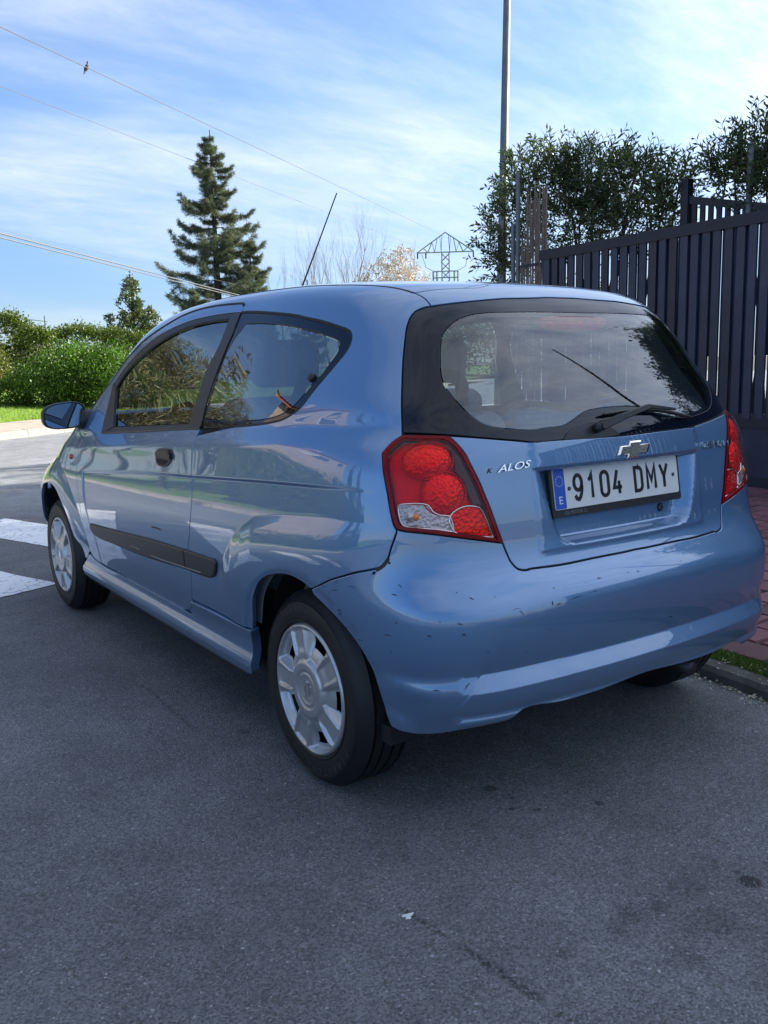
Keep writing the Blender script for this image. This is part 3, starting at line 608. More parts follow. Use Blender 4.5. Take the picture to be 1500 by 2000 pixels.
def inside(Q, P):
    x, y = Q[:, 0][:, None], Q[:, 1][:, None]; a = P; b = np.roll(P, -1, 0)
    c = ((a[:, 1] > y) != (b[:, 1] > y)) & (x < (b[:, 0] - a[:, 0]) * (y - a[:, 1]) / (b[:, 1] - a[:, 1] + 1e-15) + a[:, 0])
    return c.sum(1) % 2 == 1

def edge_dist(Q, P):
    a = P; b = np.roll(P, -1, 0); ab = b - a; L = (ab ** 2).sum(1) + 1e-15; out = np.empty(len(Q))
    for i in range(0, len(Q), 2000):
        q = Q[i:i + 2000, None, :]; t = np.clip(((q - a) * ab).sum(2) / L, 0, 1)
        out[i:i + 2000] = np.sqrt(((q - a - t[..., None] * ab) ** 2).sum(2)).min(1)
    return out

def fill2d(loops, extra, step):
    """triangulate outer loop minus holes with interior points"""
    V = []; E = []
    for L in loops:
        b = len(V); V += [Vector(p) for p in L]; E += [(b + i, b + (i + 1) % len(L)) for i in range(len(L))]
    o = loops[0]; lo, hi = o.min(0), o.max(0)
    gx, gy = np.meshgrid(np.arange(lo[0], hi[0], step), np.arange(lo[1], hi[1], step * .87)); gx = gx + (np.arange(gx.shape[0]) % 2)[:, None] * step / 2
    Q = np.stack([gx.ravel(), gy.ravel()], 1)
    def keep(Q, k):
        m = inside(Q, loops[0]); Q = Q[m]
        for h in loops[1:]: Q = Q[~inside(Q, h)]
        for h in loops:
            if len(Q): Q = Q[edge_dist(Q, h) > k]
        return Q
    if extra is not None and len(extra):
        X = keep(np.asarray(extra, float), .002)
        Q = keep(Q, step * .45)
        if len(X) and len(Q):
            cell = {}
            for p in X: cell.setdefault((int(p[0] // step), int(p[1] // step)), []).append(p)
            kq = []
            for p in Q:
                ci, cj = int(p[0] // step), int(p[1] // step); ok = True
                for di in (-1, 0, 1):
                    for dj in (-1, 0, 1):
                        for r in cell.get((ci + di, cj + dj), ()):
                            if abs(r[0] - p[0]) + abs(r[1] - p[1]) < step * .45: ok = False; break
                        if not ok: break
                    if not ok: break
                if ok: kq.append(p)
            Q = np.array(kq) if kq else np.zeros((0, 2))
        Q = np.concatenate([Q, X]) if len(Q) else X
    else:
        Q = keep(Q, step * .45)
    V += [Vector(p) for p in Q]
    vo, _, fo, *_ = delaunay_2d_cdt(V, E, [], 0, 1e-6)
    vo = np.array([tuple(v) for v in vo]); fo = np.array([f for f in fo if len(f) == 3])
    c = vo[fo].mean(1); m = inside(c, loops[0])
    for h in loops[1:]: m &= ~inside(c, h)
    return vo, fo[m]

def panel(name, m, parent, outer, holes=(), kind='side', disp=None, off=0., gap=.0018, step=.016, flange=.012, extra=None, ds=.009, corner=38, mirror=False, edge=.0016, **tags):
    loops = []
    for i, L in enumerate((outer, *holes)):
        S = smooth_loop(L, ds, corner); a = area2(S)
        if (a < 0) == (i == 0): S = S[::-1]
        loops.append(S)
    top = [inset(L, gap + edge) for L in loops]; low = [inset(L, gap) for L in loops]
    v2, F = fill2d(top, extra, step)
    P, Nn = surf_n(kind, v2, disp, off)
    # orient faces outwards
    fn = np.cross(P[F[:, 1]] - P[F[:, 0]], P[F[:, 2]] - P[F[:, 0]]); flip = (fn * Nn[F[:, 0]]).sum(1) < 0
    F[flip] = F[flip][:, ::-1]
    V = [P]; NN = [Nn]; FF = [tuple(int(i) for i in f) for f in F]; base = len(P)
    if flange > 0:
        for A, B in zip(top, low):
            pa, na = surf_n(kind, A, disp, off); pb, nb = surf_n(kind, B, disp, off)
            o3 = pb - pa; o3 /= np.linalg.norm(o3, axis=1, keepdims=True) + 1e-12
            r1 = pb - nb * edge * .8; r2 = r1 - nb * flange
            n1 = nb + o3; n1 /= np.linalg.norm(n1, axis=1, keepdims=True)
            k = len(A); V += [pa, r1, r1, r2]; NN += [na, n1, o3, o3]
            for i in range(k):
                j = (i + 1) % k
                FF.append((base + i, base + k + i, base + k + j, base + j)); FF.append((base + 2 * k + i, base + 3 * k + i, base + 3 * k + j, base + 2 * k + j))
            base += 4 * k
    V = np.concatenate(V); NN = np.concatenate(NN)
    # make flange windings agree with their normals
    FX = []
    for f in FF:
        a, b, c = V[f[0]], V[f[1]], V[f[2]]
        if np.cross(b - a, c - a) @ NN[f[0]] < 0: f = f[::-1]
        FX.append(f)
    o = mesh_obj(name, V, FX, m, parent, True, NN, **tags)
    if mirror:
        V2 = V * [-1, 1, 1]; N2 = NN * [-1, 1, 1]
        o2 = mesh_obj(name, V2, [f[::-1] for f in FX], m, parent, True, N2, **tags)
        return o, o2
    return o

def strip(name, m, parent, path, w=.012, kind='side', disp=None, off=-.008, closed=False, mirror=False, ds=.012, round_=0., corner=38, **tags):
    """band that follows a line on the shell (seals, thin trims)"""
    S = smooth_loop(path, ds, corner, closed)
    e = np.gradient(S, axis=0); e /= np.linalg.norm(e, axis=1, keepdims=True) + 1e-12; n = np.stack([-e[:, 1], e[:, 0]], 1)
    rows = [(-1, 0), (-.5, round_), (.5, round_), (1, 0)] if round_ else [(-1, 0), (1, 0)]
    V = []; NN = []
    for a, h in rows:
        p, q = surf_n(kind, S + n * a * w / 2, disp, off + h); V.append(p); NN.append(q)
    k = len(S); F = []
    for r in range(len(rows) - 1):
        for i in range(k if closed else k - 1):
            j = (i + 1) % k; F.append((r * k + i, r * k + j, (r + 1) * k + j, (r + 1) * k + i))
    V = np.concatenate(V); NN = np.concatenate(NN)
    f = F[0]
    if np.cross(V[f[1]] - V[f[0]], V[f[2]] - V[f[0]]) @ NN[f[0]] < 0: F = [g[::-1] for g in F]
    o = mesh_obj(name, V, F, m, parent, True, None if round_ else NN, **tags)
    if mirror:
        mesh_obj(name, V * [-1, 1, 1], [g[::-1] for g in F], m, parent, True, None if round_ else NN * [-1, 1, 1], **tags)
    return o

SC = YS - RC * math.pi / 2
def sy(y, z):
    """shell coordinates of the side at height z and length y"""
    lo, hi = .2, 1.2
    for _ in range(40):
        m = (lo + hi) / 2
        if float(base_f(m, y, z)) > 0: hi = m
        else: lo = m
    return unchart((-lo, y, z))
def rz(x, z):
    lo, hi = -1.2, .3
    for _ in range(40):
        m = (lo + hi) / 2
        if float(base_f(x, m, z)) > 0: lo = m
        else: hi = m
    return unchart((x, hi, z))
def roofpt(x, y):
    return unchart(tuple(surf_roof(np.array([[x, y]]))[0]))
def xyz(c, disp=None, off=0.):
    p, n = surf_n('side', np.array([c]), disp, off); return Vector(p[0]), Vector(n[0])
def mir(L): return [(2 * SC - s, t) for s, t in L]
def to_centre(L):
    """cut a traced line where it reaches the middle of the tail"""
    out = []
    for i, p in enumerate(L):
        if p[0] > SC + .004: out.append(p)
        else:
            if i:
                q = L[i - 1]; k = (q[0] - SC) / (q[0] - p[0]) if q[0] != p[0] else 1
                out.append((SC, q[1] + (p[1] - q[1]) * k))
            break
    else:
        out.append((SC, L[-1][1]))
    return out
# ---------------------------------------------------------------- the car
def unchart_v(x, y, z):
    th = np.where(y > YS, 0, np.arctan2(-(y - YS), -x)); rr = np.where(y > YS, -x, np.hypot(x, y - YS))
    return np.stack([np.where(y > YS, y, YS - RC * th), RC * np.arctan2(z - Z0, rr)], -1)
def sy_v(y, z):
    y = np.asarray(y, float); z = np.asarray(z, float) + 0 * y; lo = np.full(y.shape, .2); hi = np.full(y.shape, 1.2)
    for _ in range(24):
        m = (lo + hi) / 2; v = base_f(m, y, z) > 0; hi = np.where(v, m, hi); lo = np.where(v, lo, m)
    return unchart_v(-lo, y, z)
def rz_v(x, z):
    x = np.asarray(x, float); z = np.asarray(z, float) + 0 * x; lo = np.full(x.shape, -1.2); hi = np.full(x.shape, .3)
    for _ in range(24):
        m = (lo + hi) / 2; v = base_f(x, m, z) > 0; lo = np.where(v, m, lo); hi = np.where(v, hi, m)
    return unchart_v(x, hi, z)

G = {k: [tuple(p) for p in v] for k, v in FEAT.items()}
car = empty('parked_car', (0, 0, 0), label='light blue three door hatchback with scuffed rear bumper parked at the kerb', cat='car')
paint = MAT['paint']

def rows_side():
    R = []
    ys = np.arange(-.42, 2.02, .011)
    for o in (.006, .003, 0, -.003, -.006, -.009, -.013): R.append(sy_v(ys, SW(ys) + o))
    for z0, dd in ((-.053, (-.009, -.004, 0, .004, .009)), (-.003, (-.010, -.005, 0, .005, .010))):
        zc = z0 + ZB(ys)
        for o in dd: R.append(sy_v(ys, zc + o))
    for zf in np.arange(.36, .75, .012):
        yf = float(SWF(zf)) + np.array([-.013, -.009, -.006, -.003, 0, .004]); R.append(sy_v(yf, np.full(6, zf)))
    ys2 = np.arange(-.42, .53, .008)
    for o in (-.016, -.008, -.003, 0, .003, .008): R.append(sy_v(ys2, HZ(ys2) + o))
    for yc, r0, a0, a1 in ((2.46, .50, 15, 170),):
        a = np.radians(np.arange(a0, a1, 1.4))
        for dr in (-.012, -.006, 0, .004): R.append(sy_v(yc + (r0 + dr) * np.cos(a), .285 + (r0 + dr) * np.sin(a)))
    for yc in (-.02, 2.46):
        a = np.radians(np.arange(-5, 185, 2.0))
        for r in (.356, .362, .368, .374): R.append(sy_v(yc + r * np.cos(a), .285 + r * np.sin(a)))
    return np.concatenate(R)
ROWS = rows_side()

def build_shell():
    lamp = G['lamp']                       # 0 top outer corner ... 2 top inner corner ... 10 lower tip ... 14 lower outer ... 15.. outer edge
    lamp_out = [lamp[0]] + lamp[:14:-1]    # from the top outer corner down the outer edge
    lamp_in = lamp[2:11]
    lamp_low = lamp[10:16]
    # --- body side with C pillar, cant rail and A pillar
    ditch = [roofpt(x, y) for x, y in ((-.452, -.10), (-.458, 0), (-.468, .2), (-.482, .5), (-.495, .8), (-.508, 1.1), (-.522, 1.32), (-.552, 1.5), (-.590, 1.7), (-.628, 1.9), (-.655, 2.06))]
    aend = [roofpt(-.672, 2.17), sy(2.17, .965), G['doortop'][0]]
    u = G['gatecut'][:-1] + G['glassL'] + lamp_out + G['bumpcut'] + [G['arch'][-1]] + G['arch'][-2:0:-1] + [G['skirtend'][0]]
    u += G['skirttop'][1:] + [sy(.762, .40)]
    dr = G['doorrear']
    i0 = next(i for i, p in enumerate(dr) if p[1] < sy(.76, .42)[1])
    u += dr[i0 - 1:0:-1] + [G['qwin'][-1]] + G['qwin'][-2:0:-1] + [G['qwin'][0], G['doortop'][-1]] + G['doortop'][-2::-1]
    u += aend[1::-1] + ditch[::-1]
    panel('body_side', paint, car, u, disp='side', step=.02, extra=ROWS, mirror=True)
    # --- door
    dt = G['doortop']
    d = [G['belttrim'][0]] + dr[1:] + G['doorfront'][1:] + [sy(2.03, .90), sy(2.10, .935)] + dt + G['trimout'][-2::-1]
    d += G['belttrim'][-2:0:-1]
    panel('door', paint, car, d, disp='side', step=.02, extra=ROWS, mirror=True)
    # --- fender
    af = G['archf']
    top = [sy(2.12, .945), roofpt(-.672, 2.18)] + [roofpt(x, y) for x, y in ((-.672, 2.30), (-.665, 2.5), (-.64, 2.7), (-.60, 2.88), (-.55, 3.0))]
    fr = [sy(3.02, .70), sy(3.02, .50), sy(2.97, .27), sy(2.87, .27)]
    arc = [sy(2.48 + .372 * math.cos(math.radians(a)), .285 + .372 * math.sin(math.radians(a))) for a in (8, 25, 44, 58, 70)]
    fd = G['doorfront'][::-1][:-2] + [G['archf'][-1]]
    fd = [sy(2.03, .90)] + G['doorfront'][::-1][:-1] + [sy(2.0, .372), sy(2.06, .335)] + af[::-1] + arc[::-1] + fr[::-1] + top[::-1]
    panel('front_wing', paint, car, fd, disp='side', step=.022, extra=ROWS, mirror=True)
    # --- sill skirt
    sk = G['skirttop'][:] + [sy(.768, .36), sy(.79, .345), sy(.83, .343)] + [sy(y, .346) for y in (1.0, 1.3, 1.6, 1.8)] + [sy(1.93, .355), sy(1.99, .368), sy(2.06, .332), sy(2.10, .30), sy(2.085, .235), sy(2.02, .228)]
    sk += [sy(y, .235) for y in (1.7, 1.3, .9, .5)] + [sy(.42, .240), sy(.325, .246), sy(.302, .262), sy(.300, .30), sy(.296, .36)]
    ex = np.concatenate([sy_v(np.arange(.28, 2.1, .02), z) for z in (.24, .252, .262, .272, .28, .287, .293, .30, .31, .32, .33, .34, .36, .38)])
    panel('sill_skirt', paint, car, sk, disp='skirt', step=.03, extra=ex, mirror=True, flange=.03)
    # --- rear bumper, both halves in one piece
    gl = to_centre(G['gateL'])
    bb = to_centre(G['bumpbot'])
    half = gl[::-1][:-1] + lamp_low + G['bumpcut'] + G['bumpend'] + bb[1:]
    full = half + mir(half)[::-1]
    xs = np.arange(-.80, .801, .014); R = []
    zz = list(np.arange(.29, .345, .006)) + [.352, .36, .37, .376, .382, .387, .3905, .392, .397, .400, .402, .404, .407, .41, .42, .428, .433, .436, .439, .444, .452, .464, .60, .61, .62, .63, .637, .643, .648, .653, .66, .668, .676, .684]
    xb = np.arange(-.62, .621, .014)
    for z in zz: R.append(rz_v(xb, z))
    for z in zz:
        s0 = sy_v(np.arange(-.36, -.06, .014), z); R += [s0, np.stack([2 * SC - s0[:, 0], s0[:, 1]], 1)]
    for dz in np.arange(-.035, .031, .005):      # the little diagonal tab in the lip
        for k in (-.007, -.0035, 0, .0035, .007):
            z = .41 + dz; x = -.602 + dz * .75 + k; p = rz(x, z); R.append(np.array([p, (2 * SC - p[0], p[1])]))
    b = panel('rear_bumper', paint, car, full, disp='bumper', step=.022, extra=np.concatenate(R), flange=.022)
    # --- tailgate: painted lower part
    gb = G['glassB']; gB2 = to_centre(G['glassB2'])
    low_edge = lamp_in
    gt = [(SC, gB2[-1][1])] + gB2[-2::-1] + gb[::-1][:-3] + low_edge + gl
    gt = dedupe(gt)
    gt = gt[:-1] + [gl[-1]] + mir(gt[1:-1])[::-1] if False else gt + mir(gt[1:-1])[::-1]
    R = []
    for z in list(np.arange(.712, .75, .004)) + [.760, .775, .79, .81, .83, .85, .87, .89, .91, .918, .921, .9235, .926, .929, .932, .936]:
        R.append(rz_v(np.arange(-.40, .401, .008), z))
    panel('tailgate', paint, car, gt, disp='gate', step=.02, extra=np.concatenate(R))
    # --- tailgate: strip above the glass, and the roof
    gT = to_centre(G['glassT'])
    gf = [(-.452, -.135), (-.405, -.152), (-.36, -.165), (-.30, -.180), (-.255, -.183), (-.215, -.165), (-.17, -.138), (-.12, -.132)]
    gfc = [roofpt(x, y) for x, y in gf] + [(SC, roofpt(0, -.132)[1])]
    sp = gfc + gT[::-1][:-1] + G['gatecut'][::-1][:-1]
    hs = gfc[::-1] + G['gatecut'][:-1] + gT
    hs = dedupe(hs); hs = hs + mir(hs[1:-1])[::-1]
    panel('tailgate_top', paint, car, hs, step=.02)
    dx = [(-.452, -.135), (-.458, 0), (-.468, .2), (-.482, .5), (-.495, .8), (-.508, 1.1), (-.522, 1.32), (-.45, 1.375), (-.3, 1.40), (-.15, 1.415), (0, 1.42)]
    rl = dx + [(0, -.132)] + gf[::-1][:-1]
    rl = dx + [(-x, y) for x, y in dx[::-1][1:]] + [(-x, y) for x, y in gf[1:]] + [(0, -.132)] + gf[::-1][:-1]
    panel('roof', paint, car, rl, kind='roof', step=.04, gap=.003)
    # ditch mouldings
    strip('roof_moulding', MAT['rubber'], car, dx[:7], w=.012, kind='roof', off=-.002, round_=.003, mirror=True)
    ws = [(-.522, 1.335), (-.552, 1.5), (-.590, 1.7), (-.628, 1.9), (-.655, 2.06), (-.668, 2.17), (-.5, 2.235), (-.25, 2.275), (0, 2.285)]
    wt = [(-.45, 1.39), (-.3, 1.412), (-.15, 1.427), (0, 1.432)]
    wsf = ws + [(-x, y) for x, y in ws[::-1][1:]] + [(-x, y) for x, y in wt[:-1]] + wt[::-1]
    panel('windscreen', MAT['side_glass'], car, wsf, kind='roof', off=-.003, step=.05, flange=.0)
    hd = [(-.66, 2.20), (-.662, 2.32), (-.655, 2.5), (-.63, 2.7), (-.59, 2.88), (-.54, 3.0), (-.4, 3.10), (-.2, 3.15), (0, 3.165)]
    ht = [(-.5, 2.25), (-.25, 2.29), (0, 2.30)]
    hdf = hd + [(-x, y) for x, y in hd[::-1][1:]] + [(-x, y) for x, y in ht[:-1]] + ht[::-1]
    panel('bonnet', paint, car, hdf, kind='roof', step=.05, flange=.02)
    # --- front bumper and nose, cast forwards
    fp = []
    for z in (.24, .3, .4, .5, .56):
        y = 2.97; fp.append((-float(halfwidth(3.0, z)) + .012, z))
    fp += [(-.66, .60), (-.55, .69), (-.4, .745), (-.2, .77), (0, .775)]
    ff = fp + [(-x, z) for x, z in fp[::-1][1:]]
    panel('front_bumper', paint, car, ff, kind='front', step=.05, flange=.03)
    for s in (-1, 1):
        q = [(s * x, z) for x, z in ((.62, .60), (.40, .62), (.42, .73), (.54, .695), (.64, .62))]
        panel('headlamp', MAT['lamp_clear'], car, q, kind='front', off=.006, step=.05, flange=.02)
    q = [(-.3, .64), (.3, .64), (.32, .70), (-.32, .70)]
    panel('grille', MAT['black_plastic'], car, q, kind='front', off=.004, step=.05)

    # --- glass
    gd = G['glassdoor']; g1, g2 = panel('door_window', MAT['side_glass'], car, gd, off=-.006, step=.05, flange=0, mirror=True)
    qw = G['qwin'][:] + G['pillrear'][::-1][:-1]
    qi = G['qin'][:-1]
    front_q = [tuple(np.array(p) + [-.018, 0]) for p in G['pillrear'][::-1]]
    qi = qi[1:] + [front_q[1], front_q[3], front_q[5]]
    a, b = panel('quarter_window_border', MAT['ceramic'], car, qw, holes=[qi], off=-.0025, step=.03, mirror=True, flange=.004, gap=.003)
    panel('quarter_window', MAT['side_glass'], car, qi, off=-.003, step=.05, flange=0, gap=0, edge=0, mirror=True)
    strip('window_seal', MAT['rubber'], car, G['qwin'], w=.009, off=-.001, round_=.002, mirror=True)
    # pillar garnish and window frame
    pil = [G['trimout'][-2], G['trimout'][-1]] + G['pillrear'][1:] + [G['belttrim'][1]]
    fg = gd[14:24]                          # glass edge up the pillar
    pil2 = [G['trimout'][-2], G['trimout'][-1]] + G['pillrear'][1:] + [G['belttrim'][1]] + gd[23:13:-1]
    panel('pillar_garnish', MAT['trim_black'], car, pil2, off=.0015, step=.03, flange=.004, mirror=True, gap=.001)
    wf = G['trimout'][:-1] + gd[14:0:-1] + [gd[0]] + gd[:22:-1][:-0 or None]
    wf = G['trimout'][:-1] + gd[14::-1] + gd[-1:22:-1] + G['belttrim'][1:-1]
    panel('window_frame', MAT['black_plastic'], car, wf, off=.000, step=.03, flange=.006, mirror=True, gap=.001)
    strip('roof_gutter', MAT['rubber'], car, G['doortop'][:-1], w=.010, off=.0005, round_=.002, mirror=True)
    strip('frame_seal', MAT['rubber'], car, gd[0:15], w=.010, off=-.001, round_=.003, mirror=True)
    strip('belt_moulding', MAT['black_plastic'], car, [(s, t + .006) for s, t in G['belttrim']], w=.016, off=.0, round_=.005, mirror=True)
    # rear window
    half_g = gT[::-1][:-1] + G['gatecut'][-1:] + G['glassL'][1:] + gb[1:] + gB2[:]
    half_g = [gT[-1]] + gT[-2:0:-1] + G['glassL'] + gb[1:] + gB2[1:]
    full_g = dedupe(half_g) ; full_g = full_g + mir(full_g[1:-1])[::-1]
    gi = G['glassIn']; ctop = rz(0, 1.345); gin = [ctop, rz(-.12, 1.346), rz(-.22, 1.345)] + gi + [rz(-.27, 1.037), rz(-.21, 1.040), rz(-.165, 1.055), rz(-.12, 1.072), rz(-.06, 1.079), (SC, rz(0, 1.08)[1])]
    fin = gin + mir(gin[1:-1])[::-1]
    panel('rear_window_border', MAT['ceramic'], car, full_g, holes=[fin], off=-.002, step=.02, flange=.01, gap=.0028)
    panel('rear_window', MAT['rear_glass'], car, fin, off=-.002, step=.02, gap=0, edge=0, flange=0)
    # demister lines
    mb = MB()
    for i in range(11):
        z = 1.085 + i * .0238; xw = float(np.interp(z, [1.08, 1.15, 1.25, 1.33], [.33, .42, .44, .40]))
        c = rz_v(np.linspace(-xw, xw, 40), z); P, n_ = surf_n('side', c, None, -.004)
        mb.tube([tuple(p) for p in P], .0007, 3, False)
    mb.build('demister_line', MAT['chip'], car, kind='stuff')

    # seals lying in the shut lines
    sl = [G['bumpcut'] + [G['arch'][-1]], G['gateL'][:14], G['lamp'] + [G['lamp'][0]], G['glassL'] + G['glassB'], dr[1:] + G['doorfront'], [p for p in dt], G['gatecut'] + G['glassT']]
    for L in sl: strip('shut_line_seal', MAT['rubber'], car, L, w=.022, off=-.012, mirror=True)
    strip('sill_joint', paint, car, [p for p in G['skirttop'][::-1]][:0] + [sy(.30, .403), sy(.5, .403), sy(.745, .402), sy(.80, .35), sy(.95, .345), sy(1.4, .345), sy(1.85, .350)], w=.05, off=-.012, mirror=True)
    cen = [rz(x, .6785) for x in np.linspace(-.35, .35, 12)]
    strip('shut_line_seal', MAT['rubber'], car, cen, w=.03, off=-.02)

    # inner linings
    for nm, poly in (('side_lining', u),):
        panel(nm, MAT['trim_grey'], car, poly, off=-.035, step=.06, flange=0, gap=.004, mirror=True, ds=.03)
    panel('headlining', MAT['trim_grey'], car, rl, kind='roof', off=-.03, step=.08, flange=0, ds=.04)
    panel('tailgate_lining', MAT['trim_grey'], car, gt, off=-.06, step=.06, flange=0, ds=.03)
    panel('door_lining', MAT['trim_grey'], car, dr[1:] + G['doorfront'] + [sy(2.03, .90)], off=-.05, step=.08, flange=0, ds=.04, mirror=True)
build_shell()

def lamp_parts():
    L = G['lamp']; A, B = panel('tail_lamp', MAT['lamp_dark'], car, L, off=-.030, step=.02, flange=0, mirror=True)
    V = np.array(smooth_loop(L, .012, 30)); V = V if area2(V) > 0 else V[::-1]
    inn = inset(V, .011)
    for side, root in ((0, A), (1, B)):
        pass
    def both(fn):
        for s, root in ((1, A), (-1, B)): fn(s, root)
    def add(name, m, outer, holes=(), off=0., step=.012, flange=.004, gap=.0, edge=.001, **k):
        o, o2 = panel(name, m, A, outer, holes=holes, off=off, step=step, flange=flange, gap=gap, edge=edge, mirror=True, **k)
        o2.parent = B
    add('lamp_bezel', MAT['lamp_dark'], L, holes=[[tuple(p) for p in inn[::3]]], off=.0035, flange=.012, gap=.0015)
    add('lens_cover', MAT['lens'], [tuple(p) for p in inn[::3]], off=.005, flange=0)
    # red back plate
    add('reflector_back', MAT['lamp_red'], [tuple(p) for p in inset(V, .008)[::3]], off=-.020, flange=0)
    # two round chambers
    for key in ('lc1', 'lc2'):
        c = G[key]; cen = np.array(c[0]); rx = (c[2][0] - c[1][0]) / 2; rt = (c[3][1] - c[4][1]) / 2
        n = 40
        for nm, f, dep, m in (('round_reflector', 1.0, .0, 'lamp_facet'),):
            V3 = []; NNv = []; F = []; K = 9
            tp, tn = surf_n('side', np.array([cen]), None, 0); tn = Vector(tn[0])
            for j in range(K + 1):
                q = 1 - j / K
                cc = np.array([[cen[0] + rx * q * math.cos(2 * math.pi * k / n), cen[1] + rt * q * math.sin(2 * math.pi * k / n)] for k in range(n)])
                P, nn = surf_n('side', cc, None, 0)
                h = -.018 + .016 * math.sqrt(max(0, 1 - q * q)) + (.002 if q < .62 else 0)
                V3 += [tuple(p + nrm * h) for p, nrm in zip(P, nn)]
            for j in range(K):
                for k in range(n):
                    a, b = j * n + k, j * n + (k + 1) % n
                    F.append((a, b, b + n, a + n))
            V3 = np.array(V3); fz = np.cross(V3[F[0][1]] - V3[F[0][0]], V3[F[0][2]] - V3[F[0][0]])
            if Vector(fz).dot(tn) < 0: F = [g[::-1] for g in F]
            mesh_obj(nm, V3, F, MAT[m], A, True); mesh_obj(nm, V3 * [-1, 1, 1], [g[::-1] for g in F], MAT[m], B, True)
            for qx in (-.34, .42):  # two bright studs per chamber stand in for reflected glints
                cp, cn = surf_n('side', np.array([[cen[0] + rx * qx, cen[1] - rt * .1]]), None, -.006); cp = Vector(cp[0]); cn = Vector(cn[0])
                mb = MB(); mb.tube([cp - cn * .006, cp, cp + cn * .004], [.007, .0065, .002], 10)
                mesh_obj('painted_glint', mb.V, mb.F, MAT['glint'], A, True); mesh_obj('painted_glint', [(-x, y, z) for x, y, z in mb.V], [g[::-1] for g in mb.F], MAT['glint'], B, True)
            # ring round the chamber
            ring = [(cen[0] + rx * math.cos(2 * math.pi * k / 28), cen[1] + rt * math.sin(2 * math.pi * k / 28)) for k in range(28)]
            o = strip('chamber_ring', MAT['lamp_refl'], A, ring, w=.004, off=-.012, closed=True, round_=.003, corner=80)
            o.parent = A
            o2 = mesh_obj('chamber_ring', [(-v.co.x, v.co.y, v.co.z) for v in o.data.vertices], [tuple(p.vertices)[::-1] for p in o.data.polygons], MAT['lamp_refl'], B, True)
    add('indicator_reflector', MAT['lamp_clear'], G['lclear'], off=-.010, step=.010)
    add('dark_corner', MAT['lamp_smoke'], G['ldark'], off=-.0065, step=.012)
    add('retroreflector', MAT['lamp_facet'], G['lred'], off=-.011, step=.010)
    P, n = xyz(G['lbulb'][0]); Q, n2 = xyz(G['lbulb'][1])
    for s, root in ((1, A), (-1, B)):
        mb = MB(); c = P - n * .008; mb.tube([c - n * .004, c + n * .004], [.013, .013], 16)
        V_ = [(s * x, y, z) for x, y, z in mb.V]; F_ = mb.F if s > 0 else [f[::-1] for f in mb.F]
        mesh_obj('bulb_socket', V_, F_, MAT['lamp_clear'], root, True)
        c = Q - n2 * .006; mb = MB(); mb.tube([c - n2 * .008, c - n2 * .002, c + n2 * .003, c + n2 * .006], [.009, .0095, .007, .002], 14)
        V_ = [(s * x, y, z) for x, y, z in mb.V]; F_ = mb.F if s > 0 else [f[::-1] for f in mb.F]
        mesh_obj('amber_bulb', V_, F_, MAT['amber'], root, True)
    for key in ('lclear', 'lred'):
        o = strip('chrome_edge', MAT['chrome'], A, G[key], w=.0035, off=-.009, closed=True, round_=.002, corner=80)
        mesh_obj('chrome_edge', [(-v.co.x, v.co.y, v.co.z) for v in o.data.vertices], [tuple(p.vertices)[::-1] for p in o.data.polygons], MAT['chrome'], B, True)
lamp_parts()

